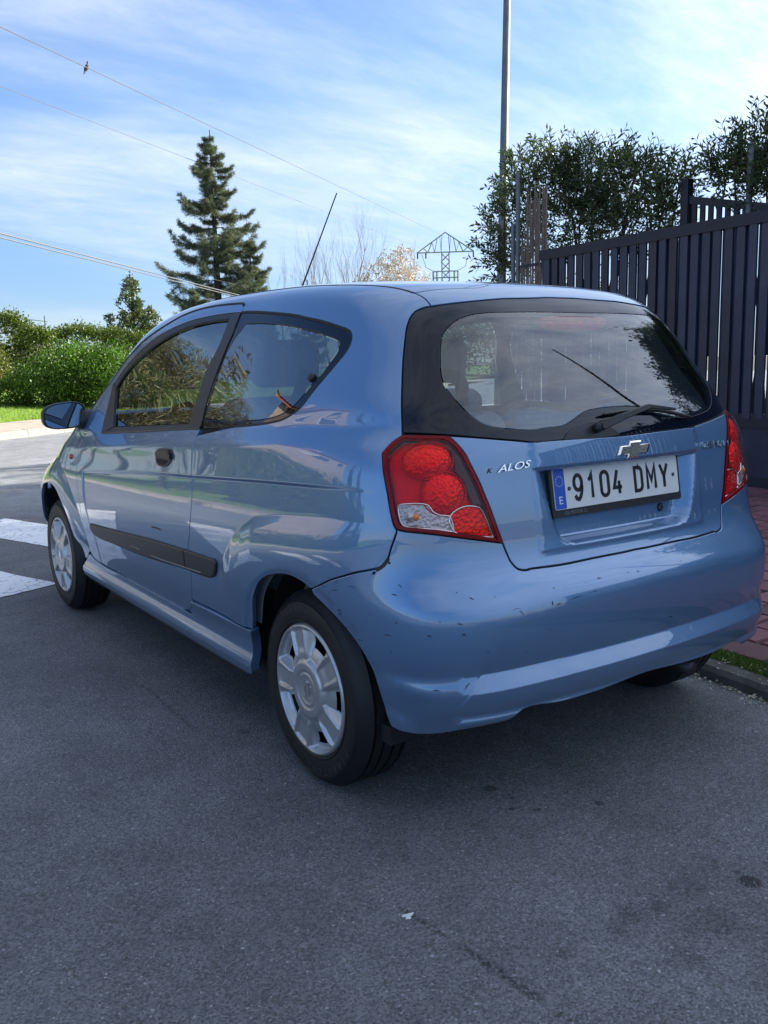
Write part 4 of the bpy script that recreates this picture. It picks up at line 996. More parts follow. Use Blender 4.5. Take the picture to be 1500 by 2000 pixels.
def side_trims():
    # rubbing strip on door and quarter panel
    m = G['molding']; gp = G['moldgap']
    P = np.array(m)
    def cut(poly, keep):
        x0 = (gp[0][0] + gp[1][0]) / 2
        out = []
        n = len(poly)
        for i in range(n):
            a, b = poly[i], poly[(i + 1) % n]
            ina, inb = keep(a[0], x0), keep(b[0], x0)
            if ina: out.append(a)
            if ina != inb:
                k = (x0 - a[0]) / (b[0] - a[0]); out.append((x0, a[1] + (b[1] - a[1]) * k))
        return out
    lo = cut(m, lambda s, x: s > x); hi = cut(m, lambda s, x: s <= x)
    for q in (lo, hi):
        V = np.array(smooth_loop(q, .01, 40)); V = V if area2(V) > 0 else V[::-1]
        panel('rubbing_strip', MAT['black_plastic'], car, q, disp='side', off=.010, step=.012, flange=.014, gap=.0012, edge=.006, mirror=True)
    # door handle: a recessed cup with a flap across its upper half
    h = G['handle']; c = np.mean(np.array(h), 0)
    o, o2 = panel('door_handle', MAT['black_plastic'], car, h, disp='side', off=.0035, step=.012, flange=.006, mirror=True)
    H = np.array(h); inn = [tuple(c + (p - c) * .86) for p in H]
    up = [p for p in inn if p[1] > c[1] - .004]
    lowp = [p for p in inn if p[1] <= c[1] - .002]
    a, b = panel('handle_flap', MAT['trim_black'], o, [(max(p[0] for p in up), c[1] - .004)] + sorted(up, key=lambda p: -p[0]) + [(min(p[0] for p in up), c[1] - .004)], disp='side', off=.011, step=.012, flange=.01, mirror=True, edge=.004); b.parent = o2
    a, b = panel('handle_cup', MAT['dark_in'], o, [(max(p[0] for p in lowp), c[1] - .006)] + sorted(lowp, key=lambda p: -p[0]) + [(min(p[0] for p in lowp), c[1] - .006)], disp='side', off=.0038, step=.02, flange=0, mirror=True); b.parent = o2
    # side repeater
    P, n = xyz(G['sidelight'][0], 'side')
    for s in (1, -1):
        V, F = lathe([(0, .012), (.007, .011), (.012, .007), (.0145, 0), (.0150, -.003)], 20)
        V = [(s * (P.x - x), P.y + y * 1.25, P.z + z) for x, y, z in V]
        mesh_obj('side_repeater', V, F if s < 0 else [f[::-1] for f in F], MAT['orange'], car, True)
    # small engine badge below it
    P, n = xyz(G['badge13'][0], 'side')
    V, F = text_mesh('1.2', .032, .0015, .2)
    mesh_obj('engine_badge', [(P.x - .001 - z, P.y - x, P.z + y) for x, y, z in V], F, MAT['chrome'], car)
    # scratches on the rear bumper, then paint chips and scuffs
    mb = MB()
    for s0, t0, s1, t1 in SCR:
        w = .0012 + .0005 * math.sin(s0 * 90)
        a, na = xyz((s0, t0), 'bumper', .0006); b, nb = xyz((s1, t1), 'bumper', .0006); md, nm = xyz(((s0 + s1) / 2 + .001, (t0 + t1) / 2 + .0012), 'bumper', .0006)
        d = (b - a); q = na.cross(d).normalized() * w
        mb.add([a, md - q, b, md + q], [(0, 1, 2, 3)])
    mb.build('bumper_scratches', MAT['chip'], car, kind='stuff')
    for i, line in enumerate(CHIP):
        dp = 'bumper' if i < 3 else 'side'; of = .0012 if i < 3 else .0125
        if i == 3: continue
        if i == 6:
            strip('paint_chip', MAT['chip'], car, line, w=.006, disp='side', off=.0008); continue
        mt = MAT['filler'] if i >= 3 else MAT['chip']
        L = [line[0], line[-1]] if len(line) < 3 else line
        if i in (4, 5): strip('scuff_mark', MAT['filler'], car, [(s, t - .004) for s, t in L], w=.0035, disp='side', off=.0106)
        else: strip('paint_chip', mt, car, L, w=.0075 if i == 0 else .004, disp=dp, off=of)
side_trims()

def tail_items():
    # registration plate
    yc, zc, tilt = -.4785, .866, .155
    xc = .0005
    R = Matrix.Rotation(-tilt, 4, 'X')
    def pt(u, v, w=0.):      # u to the right, v up the plate, w towards the viewer
        p = R @ Vector((u, -w, v)); return (xc + p.x, yc + p.y, zc + p.z)
    def slab(name, u0, u1, v0, v1, w0, w1, m, parent=None, rad=.006, n=4):
        pts = []
        for cx, cy, a0 in ((u1 - rad, v1 - rad, 0), (u0 + rad, v1 - rad, 90), (u0 + rad, v0 + rad, 180), (u1 - rad, v0 + rad, 270)):
            for k in range(n + 1):
                a = math.radians(a0 + 90 * k / n); pts.append((cx + rad * math.cos(a), cy + rad * math.sin(a)))
        k = len(pts); V = [pt(u, v, w1) for u, v in pts] + [pt(u, v, w0) for u, v in pts]
        F = [tuple(range(k))] + [(i, k + i, k + (i + 1) % k, (i + 1) % k) for i in range(k)]
        return mesh_obj(name, V, F, m, parent)
    fr = slab('plate_frame', -.268, .268, -.075, .062, -.004, .0035, MAT['black_plastic'], car, .008)
    wh = slab('number_plate', -.258, .258, -.054, .055, .003, .006, MAT['plate_white'], car)
    slab('blue_band', -.2565, -.216, -.0525, .0535, .0061, .0066, MAT['plate_blue'], wh, .004)
    # stars
    mb = MB()
    for k in range(12):
        a = 2 * math.pi * k / 12; cu, cv = -.2363 + .0135 * math.cos(a), .022 + .0135 * math.sin(a)
        pts = []
        for j in range(10):
            r = .0024 if j % 2 == 0 else .0010; b = math.pi / 2 + j * math.pi / 5; pts.append(pt(cu + r * math.cos(b), cv + r * math.sin(b), .0070))
        mb.add(pts, [tuple(range(10))])
    mb.build('eu_stars', MAT['star'], wh)
    def text_on(name, body, size, u, v, w, m, parent, fw=1., ext=.0002, sp=1.):
        V, F = text_mesh(body, size, ext, 0, fw, spacing=sp); mesh_obj(name, [pt(u + x, v + y, w + z) for x, y, z in V], F, m, parent)
    text_on('country_letter', 'E', .030, -.2363, -.030, .0070, MAT['white_print'], wh, 1.1, .0005)
    # characters as pressed strokes
    H, W, T = .077, .040, .0105
    def arc(cx, cy, rx, ry, a0, a1, n=12): return [(cx + rx * math.cos(math.radians(a0 + (a1 - a0) * k / n)), cy + ry * math.sin(math.radians(a0 + (a1 - a0) * k / n))) for k in range(n + 1)]
    h, w = H / 2 - T / 2, W / 2 - T / 2
    GL = {
        '9': [arc(0, h - .0205, w, .0205, 0, 360, 22), [(w, h - .020), (w, h - .034)] + arc(0, -h + .036, w, .030, 20, -40, 6)[1:] + [(w * .45, -h + .006), (0, -h), (-w * .55, -h + .003), (-w * .9, -h + .012)]],
        '1': [[(-w * .75, h - .018), (-w * .2, h - .010), (w * .15, h), (w * .15, -h)]],
        '0': [arc(0, h - w, w, w, 0, 180, 12) + arc(0, -h + w, w, w, 180, 360, 12) + [(w, h - w)]],
        '4': [[(w * .1, h), (-w, -h + .018), (w * 1.15, -h + .018)], [(w * .45, -h + .036), (w * .45, -h)]],
        'D': [[(-w, -h), (-w, h), (0, h)] + arc(0, h - w, w, w, 90, 0, 8) + arc(0, -h + w, w, w, 0, -90, 8) + [(-w, -h)]],
        'M': [[(-w * 1.15, -h), (-w * 1.15, h), (0, -h * .25), (w * 1.15, h), (w * 1.15, -h)]],
        'Y': [[(-w * 1.1, h), (0, -h * .05), (w * 1.1, h)], [(0, -h * .05), (0, -h)]],
    }
    def glyph(ch, u0, parent):
        mb = MB()
        for path in GL[ch]:
            p = [Vector(q) for q in path]; closed = (p[0] - p[-1]).length < 1e-5
            L = []; Rr = []
            for i, q in enumerate(p):
                a = p[i - 1] if i else (p[-2] if closed else None); b = p[i + 1] if i < len(p) - 1 else (p[1] if closed else None)
                d1 = (q - a).normalized() if a is not None else (b - q).normalized(); d2 = (b - q).normalized() if b is not None else d1
                t = (d1 + d2); t = t.normalized() if t.length > 1e-6 else d1
                n = Vector((-t.y, t.x)); s = T / 2 / max(.45, n.dot(Vector((-d1.y, d1.x))))
                L.append(q + n * s); Rr.append(q - n * s)
            k = len(L); V = [pt(u0 + q.x, .0005 + q.y, .0072) for q in L + Rr] + [pt(u0 + q.x, .0005 + q.y, .0055) for q in L + Rr]
            F = []
            for i in range(k - 1):
                F += [(i, i + k, i + k + 1, i + 1), (i, i + 1, 2 * k + i + 1, 2 * k + i), (k + i, 3 * k + i, 3 * k + i + 1, k + i + 1)]
            mb.add(V, F)
        mb.build('plate_character', MAT['ink'], parent)
    for ch, u in zip('9104DMY', (-.166, -.113, -.060, -.008, .082, .138, .195)): glyph(ch, u, wh)
    for u in (-.201, .236):
        mb = MB(); mb.tube([pt(u, .0, .005), pt(u, .0, .0085)], .0055, 12); mb.build('plate_screw', MAT['steel'], wh)
        mb = MB(); mb.tube([pt(u, .0, .0084), pt(u, .0, .0090)], .0025, 10); mb.build('screw_head', MAT['grey_print'], wh)
    text_on('dealer_lettering', 'GIL MOTOR S.L.', .013, -.178, -.065, .0037, MAT['grey_print'], fr, 1.0)
    # letters left of ALOS badge; the K is gone and only its ghost is left
    def badge(body, p0, p1, size, m, name, shear=.35, ext=.0016, fw=1.):
        a, na = xyz(p0, 'gate', .001); b, nb = xyz(p1, 'gate', .001)
        V, F = text_mesh(body, size, ext, shear, fw, 'LEFT'); xs = [v[0] for v in V]; x0, x1 = min(xs), max(xs)
        ux = (b - a); Lw = ux.length; ux.normalize(); nrm = ((na + nb) / 2).normalized(); up = nrm.cross(ux); up = up if up.z > 0 else -up
        return mesh_obj(name, [tuple(a + ux * ((x - x0) / (x1 - x0) * Lw) + up * y + nrm * (z + ext)) for x, y, z in V], F, m, car)
    badge('ALOS', rz(-.455, .9395), rz(-.345, .9465), .026, MAT['chrome'], 'model_badge', .38, .003)
    badge('K', rz(-.484, .9375), rz(-.466, .9385), .017, MAT['steel'], 'missing_letter_ghost', .38, .0003)
    badge('CHEVROLET', rz(.368, .9415), rz(.532, .9375), .029, MAT['chrome'], 'maker_badge', 0., .0024)
    # bow tie emblem
    c, n = xyz(rz(.031, .955), 'gate', .001); ux = Vector((1, 0, 0)); ux = (ux - n * ux.dot(n)).normalized(); up = n.cross(ux); up = up if up.z > 0 else -up
    W2, H2, w2, h2, sk = .0625, .0125, .026, .024, .012
    o_ = [(-W2 - sk * .4 - .004, -H2), (-w2 - sk * .2, -H2), (-w2 - sk * .6, -h2), (w2 - sk * .9, -h2), (w2 - sk * .4, -H2), (W2 - .006, -H2), (W2 + .008, H2), (w2 + sk * .2, H2), (w2 + sk * .6, h2), (-w2 + sk * .9, h2), (-w2 + sk * .4, H2), (-W2 + .006, H2)]
    def em(sc, hh): return [tuple(c + ux * x * sc + up * y * sc * (1 if sc == 1 else .92) + n * hh) for x, y in o_]
    V = em(1, 0) + em(1, .004) + em(.87, .0065) + em(.84, .0050); k = 12
    F = [(j * k + i, j * k + (i + 1) % k, (j + 1) * k + (i + 1) % k, (j + 1) * k + i) for j in range(2) for i in range(k)]
    e = mesh_obj('emblem', V, F, MAT['chrome'], car)
    V2 = em(.87, .0062); mesh_obj('emblem_face', V2, [tuple(range(12))], MAT['chrome_gold'], e)
    # lock
    c, n = xyz(G['lock'][0], 'gate', 0)
    mb = MB(); mb.tube([c, c + n * .004], [.0125, .0115], 20); lk = mb.build('lock_ring', MAT['rubber'], car)
    mb = MB(); mb.tube([c, c + n * .0055], [.009, .008], 18); lb = mb.build('lock_barrel', MAT['chrome'], lk)
    mb = MB(); mb.box(tuple(Vector((-.0008, -.0003, -.005))), (.0008, .0003, .005), Matrix.Identity(3), c + n * .0057); mb.build('key_slot', MAT['ink'], lk)
    # wiper
    disc = [rz(x, z) for x, z in ((-.221, .9995), (-.205, 1.015), (-.174, 1.030), (-.137, 1.040), (-.104, 1.043), (-.063, 1.036), (-.030, 1.020), (-.002, 1.000), (-.1, .9955))]
    panel('wiper_housing', MAT['trim_black'], car, disc, off=.0015, step=.02, flange=.006, gap=0)
    pv, n = xyz(G['wiperpivot'][0], None, .0)
    def gp(x, z, o): p, q = xyz(rz(x, z), None, o); return p
    mb = MB(); mb.tube([pv - n * .005, pv + n * .028], [.014, .011], 16); wp = mb.build('wiper_pivot', MAT['black_plastic'], car, True)
    mb = MB(); mb.tube([pv + n * .026, pv + n * .034], [.007, .006], 8); mb.build('pivot_nut', MAT['steel'], wp)
    WA = [xyz(c, None, o)[0] for c, o in zip(G['warm'], (.026, .034, .034, .026))]
    a0, am, a1, a2 = WA
    mb = MB()
    for (p, q, w0, w1, th) in ((a0, am, .012, .011, .006), (am, a1, .010, .008, .005), (a1, a2, .007, .004, .003)):
        d = (q - p).normalized(); s_ = d.cross(n).normalized()
        V = [p - s_ * w0 - n * th, p + s_ * w0 - n * th, p + s_ * w0 * .7 + n * th, p - s_ * w0 * .7 + n * th, q - s_ * w1 - n * th, q + s_ * w1 - n * th, q + s_ * w1 * .7 + n * th, q - s_ * w1 * .7 + n * th]
        mb.add(V, [(0, 1, 5, 4), (1, 2, 6, 5), (2, 3, 7, 6), (3, 0, 4, 7), (0, 3, 2, 1), (4, 5, 6, 7)])
    ar = mb.build('wiper_arm', MAT['black_plastic'], wp)
    bl = [Vector(p) for p in surf_n('side', smooth_loop(G['wblade'], .03, 60, False), None, .014)[0]]
    mb = MB(); mb.tube(bl, [.003] + [.0055] * (len(bl) - 2) + [.003], 6); b_ = mb.build('wiper_blade', MAT['black_plastic'], wp)
    mb = MB(); mb.tube([p - n * .006 for p in bl], .0025, 4); mb.build('blade_rubber', MAT['rubber'], wp)
    # high brake light behind the glass
    ctr = Vector((.0, -.235, 1.335)); mb = MB()
    q = []
    for k in range(24):
        a = 2 * math.pi * k / 24; q.append((.135 * math.copysign(abs(math.cos(a)) ** .55, math.cos(a)), .020 * math.copysign(abs(math.sin(a)) ** .8, math.sin(a))))
    hc, hn = xyz(rz(0, 1.328), None, -.022)
    V = [(x, hc.y - z * .55, hc.z + z) for x, z in q] + [(x * .95, hc.y + .04, hc.z + .006 + z * .9) for x, z in q]
    F = [tuple(range(24))] + [(i, (i + 1) % 24, 24 + (i + 1) % 24, 24 + i) for i in range(24)]
    bl_ = mesh_obj('high_brake_light', V, F, MAT['hbl'], car)
    for i in range(6):
        mb = MB(); x = -.1 + i * .04; mb.tube([(x, hc.y - .001, hc.z), (x, hc.y - .006, hc.z)], [.011, .006], 10); mb.build('brake_light_cell', mat('cell_red', (.9, .03, .03), .2), bl_)
    # roof aerial
    z0 = float(surf_roof(np.array([[0, 1.335]]))[0][2])
    mb = MB(); mb.tube([(0, 1.345, z0 - .004), (0, 1.335, z0 + .02), (0, 1.325, z0 + .035)], [.022, .014, .006], 12); an = mb.build('aerial_base', MAT['black_plastic'], car, True)
    mb = MB(); mb.tube([(0, 1.330, z0 + .02), (0, 1.15, (z0 + 1.885) / 2 + .012), (0, .975, 1.885)], [.0042, .003, .0024], 7); mb.build('aerial_rod', MAT['black_plastic'], an, True)
    # quarter window latch
    P, n = xyz(G['latch'][0], None, 0); 
    mb = MB(); mb.tube([P - n * .004, P + n * .007], [.014, .011], 14)
    o = mb.build('window_latch', MAT['black_plastic'], car, True)
tail_items()

def wheels():
    R0 = .289; WT = .185
    def build_wheel(y, xo, steer=0.):
        """local x points outwards from the car"""
        # tyre
        hw = WT / 2
        prof = [(.186, hw - .012), (.196, hw - .003), (.200, hw - .001), (.2015, hw + .0025), (.205, hw + .0025), (.2065, hw), (.215, hw + .002), (.240, hw + .003), (.252, hw + .0005), (.2535, hw + .003), (.2565, hw + .002), (.258, hw - .002), (.270, hw - .010), (.279, hw - .020)]
        tread = []; grooves = (.052, .018, -.018, -.052); x = hw - .026; prof.append((.2835, x))
        for g in grooves:
            prof += [(.2885, g + .005), (.2805, g + .0035), (.2805, g - .0035), (.2885, g - .005)]
        prof += [(.2835, -x), (.279, -hw + .020), (.270, -hw + .010), (.240, -hw), (.186, -hw + .012)]
        n = 120; V, F = lathe(prof, n); V = np.array(V); m = len(prof)
        # shoulder blocks: sink every third slice edge
        Vk = V.reshape(n, m, 3).copy()
        for k in range(n):
            if k % 2 == 0:
                for i in (12, 13, 14, m - 5, m - 6, m - 7):
                    r = math.hypot(Vk[k, i, 1], Vk[k, i, 2]); Vk[k, i, 1:] *= (r - .0035) / r
        V = Vk.reshape(-1, 3)
        rim = MB(); v, f = lathe([(.0, -.02), (.15, -.02), (.165, .03), (.180, hw - .02), (.184, hw - .010), (.184, -hw + .01), (.15, -hw + .01)], 48); rim.add(v, f)
        wheel = rim.build('wheel', MAT['steel'], car, True)
        ty = mesh_obj('tyre', V, F, MAT['tyre'], wheel, True); ty.data.set_sharp_from_angle(angle=math.radians(38))
        # sidewall lettering
        for body, a0, rr in (('FIRESTONE', -98, .2375), ('MULTIHAWK', 82, .2375)):
            lm = mat('tyre_letter', (.045, .045, .047), .5)
            for i, ch in enumerate(body):
                tv, tf = text_mesh(ch, .030, .0006, 0, 1.0)
                # outside face seen from outside: clockwise on the page
                ang = a0 - (i - (len(body) - 1) / 2) * 7.6 * (1 if True else -1)
                a = math.radians(ang); er = Vector((0, math.cos(a), math.sin(a))); et = Vector((0, -math.sin(a), math.cos(a)))
                mb = MB(); mb.add([tuple(er * (rr + y2) + et * (-x2) * 1. + Vector((hw + .0030 + z2 * .5, 0, 0))) for x2, y2, z2 in tv], tf)
                mb.build('tyre_letter', lm, wheel)
        # hubcap
        NA, NR = 240, 46; rs = np.linspace(.004, .1965, NR); Vh = np.zeros((NA, NR, 3)); hole = np.zeros((NA, NR), bool)
        for k in range(NA):
            th = 360 * k / NA
            d = abs(((th - 0) % 72) - 36); ds = 36 - d      # distance from spoke centre
            dsp = min(th % 72, 72 - th % 72)
            for j, r in enumerate(rs):
                dome = .012 - .10 * (r - .05) ** 2 / .15
                h = hw - .002 + .006 * math.cos(min(r / .19, 1) * 1.4)
                half = 21.0 - 5.0 * (r - .085) / .10          # spoke half width in degrees
                win = float(sst(.082, .096, r) * sst(.186, .174, r))
                e = dsp - half
                w = float(sst(-2.0, 3.5, e)) * win
                scoop = -.022 * w * (.35 + .65 * float(sst(.09, .15, r)))
                # raised rib along either edge of a spoke
                rib = .0055 * math.exp(-((e + 4.2) / 2.3) ** 2) * float(sst(.088, .112, r)) * float(sst(.184, .172, r))
                dish = -.004 * float(sst(-5.5, -8, e)) * float(sst(.10, .13, r)) * float(sst(.185, .172, r))
                rimr = .0045 * float(sst(.178, .184, r)) - .016 * float(sst(.1905, .1965, r))
                hub = .006 * float(sst(.090, .078, r)) - .0045 * float(sst(.060, .054, r)) * 1 + .0035 * math.exp(-((r - .045) / .004) ** 2) - .003 * float(sst(.028, .022, r))
                x = h + scoop + rib + dish + rimr + hub
                a = math.radians(th)
                Vh[k, j] = (x, r * math.cos(a), r * math.sin(a))
                if e > 5.0 and .128 < r < .166: hole[k, j] = True
        Fh = []
        for k in range(NA):
            k2 = (k + 1) % NA
            for j in range(NR - 1):
                if hole[k, j] and hole[k2, j + 1]: continue
                a, b, c2, d2 = k * NR + j, k2 * NR + j, k2 * NR + j + 1, k * NR + j + 1
                Fh.append((a, d2, c2, b))
        Vf = Vh.reshape(-1, 3)
        Vf = np.concatenate([Vf, [[Vh[0, 0, 0], 0, 0]]]); c0 = len(Vf) - 1
        for k in range(NA): Fh.append((c0, k * NR, ((k + 1) % NA) * NR))
        # outward check
        f = Fh[1000]; nrm = np.cross(Vf[f[1]] - Vf[f[0]], Vf[f[2]] - Vf[f[0]])
        if nrm[0] < 0: Fh = [g[::-1] for g in Fh]
        hc = mesh_obj('hubcap', Vf, Fh, MAT['hubcap'], wheel, True)
        xx = hw + .0075
        bt0 = [(-.020, -.0045), (-.009, -.0045), (-.010, -.009), (.007, -.009), (.008, -.0045), (.018, -.0045), (.020, .0045), (.009, .0045), (.010, .009), (-.007, .009), (-.008, .0045), (-.018, .0045)]
        bt = [(a * 1.25 * .64 - b * 1.25 * .77, a * 1.25 * .77 + b * 1.25 * .64) for a, b in bt0]
        V = [(xx + .002, a, b) for a, b in bt] + [(xx - .004, a, b) for a, b in bt]
        # logo stands upright-ish, turned with the wheel
        mesh_obj('hub_emblem', V, [tuple(range(12))] + [(i, 12 + i, 12 + (i + 1) % 12, (i + 1) % 12) for i in range(12)], MAT['chrome'], wheel)
        mb = MB(); v, f = lathe([(.0, -.03), (.13, -.03), (.13, .0), (.0, .0)], 32); mb.add(v, f); mb.build('brake_disc', MAT['steel'], wheel, True)
        return wheel
    src = None
    for side in (-1, 1):
        for y, xc in ((0, .758 - .0925), (2.480, .794 - .0925)):
            if src is None: src = build_wheel(y, xc); w = src
            else:
                w = src.copy(); link(w, car)
                for ch in src.children:
                    c2 = ch.copy(); link(c2, w)
                    for g2 in ch.children: g3 = g2.copy(); link(g3, c2)
            w.location = (side * xc, y, .2835)
            if side > 0 and y == 0: w.location = (xc + .014, -.032, .279)
            spin = math.radians(36) if y == 0 else math.radians(58)
            w.rotation_euler = (spin if side < 0 else -spin + 1, 0, math.pi if side < 0 else 0)
    # wheel housings
    for s in (-1, 1):
        for y, ro in ((-.03, .385), (2.46, .40)):
            mb = MB(); n = 28; xo, xi = (.705 if y < 1 else .76), .45
            for k in range(n + 1):
                a = math.radians(22 + 136 * k / n)
                for x in (xo, xi): mb.V.append((s * x, y + ro * math.cos(a), .285 + ro * math.sin(a)))
            for k in range(n): mb.F.append((2 * k, 2 * k + 1, 2 * k + 3, 2 * k + 2))
            c = len(mb.V); mb.V.append((s * xi, y, .285))
            for k in range(n): mb.F.append((c, 2 * k + 1, 2 * k + 3))
            mb.build('wheel_housing', MAT['dark_in'], car)
wheels()

def inside_car():
    g = MAT['dark_in']
    mb = MB(); mb.box((-.70, -.33, .21), (.70, 3.0, .26)); mb.box((-.60, -.45, .34), (.60, -.33, .42)); mb.build('floor_pan', g, car)
    mb = MB(); mb.box((-.60, -.50, .30), (.60, -.46, .56)); mb.box((-.68, 2.30, .26), (.68, 3.05, .70)); mb.build('bulkhead', g, car)
    mb = MB(); mb.tube([(.25, -.45, .30), (.25, -.52, .285), (.25, -.565, .28)], .022, 12); mb.build('exhaust_pipe', MAT['steel'], car, True)
    mb = MB(); mb.tube([(-.60, .0, .28), (.60, .0, .28)], .035, 10); mb.build('rear_axle', g, car)
    # dashboard, steering wheel
    mb = MB(); mb.box((-.68, 1.78, .60), (.68, 2.25, .90)); d = mb.build('dashboard', MAT['dark_in'], car); bevel(d, .06, 4)
    mb = MB(); c = Vector((-.36, 1.66, .88)); ax = Vector((0, -.9, .42)).normalized(); e1 = Vector((1, 0, 0)); e2 = ax.cross(e1)
    mb.tube([c + (e1 * math.cos(a) + e2 * math.sin(a)) * .185 for a in np.linspace(0, 2 * math.pi, 33)], .014, 8, False)
    mb.tube([c - e1 * .18, c + e1 * .18], .016, 6); mb.tube([c, c - ax * .2], .03, 8); mb.build('steering_wheel', MAT['dark_in'], car, True)
    def cushion(name, a, b, R, c, bev, parent=None, m='seat'):
        mb = MB(); mb.box(a, b, R, c); o = mb.build(name, MAT[m], parent or car); return bevel(o, bev, 5)
    for x in (-.36, .36):
        s = cushion('front_seat', (-.25, -.25, -.09), (.25, .25, .06), Matrix.Rotation(.08, 3, 'X'), (x, 1.20, .50), .05)
        cushion('seat_back', (-.245, -.06, .0), (.245, .07, .62), Matrix.Rotation(.28, 3, 'X'), (x, .98, .50), .06, s)
        cushion('headrest', (-.135, -.04, .0), (.135, .045, .17), Matrix.Rotation(.12, 3, 'X'), (x, .80, 1.135), .04, s)
    rb = cushion('rear_bench', (-.60, -.25, -.10), (.60, .25, .06), Matrix.Rotation(.1, 3, 'X'), (0, .38, .52), .05)
    for x in (-.30, .30):
        cushion('bench_back', (-.292, -.05, .0), (.292, .06, .56), Matrix.Rotation(.34, 3, 'X'), (x, .17, .52), .05, rb)
        mb = MB(); L = []
        for k in range(25):
            a = 2 * math.pi * k / 24; L.append((x + .105 * math.copysign(abs(math.cos(a)) ** .6, math.cos(a)), -.03, 1.115 + .058 * math.copysign(abs(math.sin(a)) ** .6, math.sin(a))))
        mb.tube(L, .021, 8, False); mb.build('rear_headrest', MAT['dark_in'], rb, True)
    # belts and pillars inside
    for s in (-1, 1):
        mb = MB(); mb.box((-.022, -.002, -.0), (.022, .002, .62), Matrix.Rotation(-.3 * s, 3, 'Y') @ Matrix.Rotation(.2, 3, 'X'), (s * .62, .62, .62)); mb.build('seat_belt', MAT['dark_in'], car)
    # interior mirror
    mb = MB(); mb.box((-.11, -.015, -.03), (.11, .015, .03), None); o = mb.build('rear_view_mirror', MAT['dark_in'], car); o.location = (0, 1.50, 1.30); bevel(o, .012, 3)
    # load floor
    mb = MB(); mb.box((-.52, -.42, .60), (.52, .02, .63)); mb.build('load_floor', MAT['trim_grey'], car)
inside_car()

def door_mirrors():
    for s in (-1, 1):
        c = Vector((s * .842, 2.035, 1.012)); n1, n2 = 28, 16; V = []; F = []
        hx, hz, hy = .098, .064, .090
        def rim(a, f, y, kx=1.):
            cx = math.copysign(abs(math.cos(a)) ** .68, math.cos(a)); cz = math.copysign(abs(math.sin(a)) ** .72, math.sin(a))
            # squarer on the inboard side, rounder outboard
            return (c.x + s * cx * hx * f - s * 0, c.y + y, c.z + cz * hz * f * (1 - .10 * (cx + 1) / 2) + cx * -.006)
        prof = [(.90, -.006), (.97, -.010), (1.0, -.002), (1.0, .02), (.96, .045), (.85, .068), (.65, .083), (.35, .09), (.0, .092)]
        for f, y in prof:
            for k in range(n1): V.append(rim(2 * math.pi * k / n1, f, y))
        for j in range(len(prof) - 1):
            for k in range(n1):
                a, b = j * n1 + k, j * n1 + (k + 1) % n1; F.append((a, b, b + n1, a + n1) if s < 0 else (a, a + n1, b + n1, b))
        h = mesh_obj('door_mirror', V, F, MAT['black_plastic'], car, True)
        V = [rim(2 * math.pi * k / n1, .90, -.003) for k in range(n1)]
        V = [(x, y + .035 * (x - c.x) * s * -1 * .0, z) for x, y, z in V]
        mesh_obj('mirror_glass', V, [tuple(range(n1)) if s > 0 else tuple(reversed(range(n1)))], MAT['mirror'], h)
        mb = MB(); mb.tube([(s * .775, 2.045, .996), (s * .735, 2.05, .990), (s * .69, 2.04, .985)], [.050, .050, .048], 12); mb.build('mirror_arm', MAT['black_plastic'], h, True)
        # black sail at the corner of the window
    q = [(G['trimout'][0]), G['trimout'][1], G['trimout'][2], G['glassdoor'][2], G['glassdoor'][1], G['glassdoor'][0]]
    panel('mirror_sail', MAT['black_plastic'], car, q, off=.004, step=.03, flange=.008, mirror=True)
door_mirrors()
# ---------------------------------------------------------------- ground and street
L0 = Vector((1.30, 15.05, 0)); LD = Vector((.815, .58, 0)).normalized(); LN = Vector((-LD.y, LD.x, 0))     # kerb line on the far side

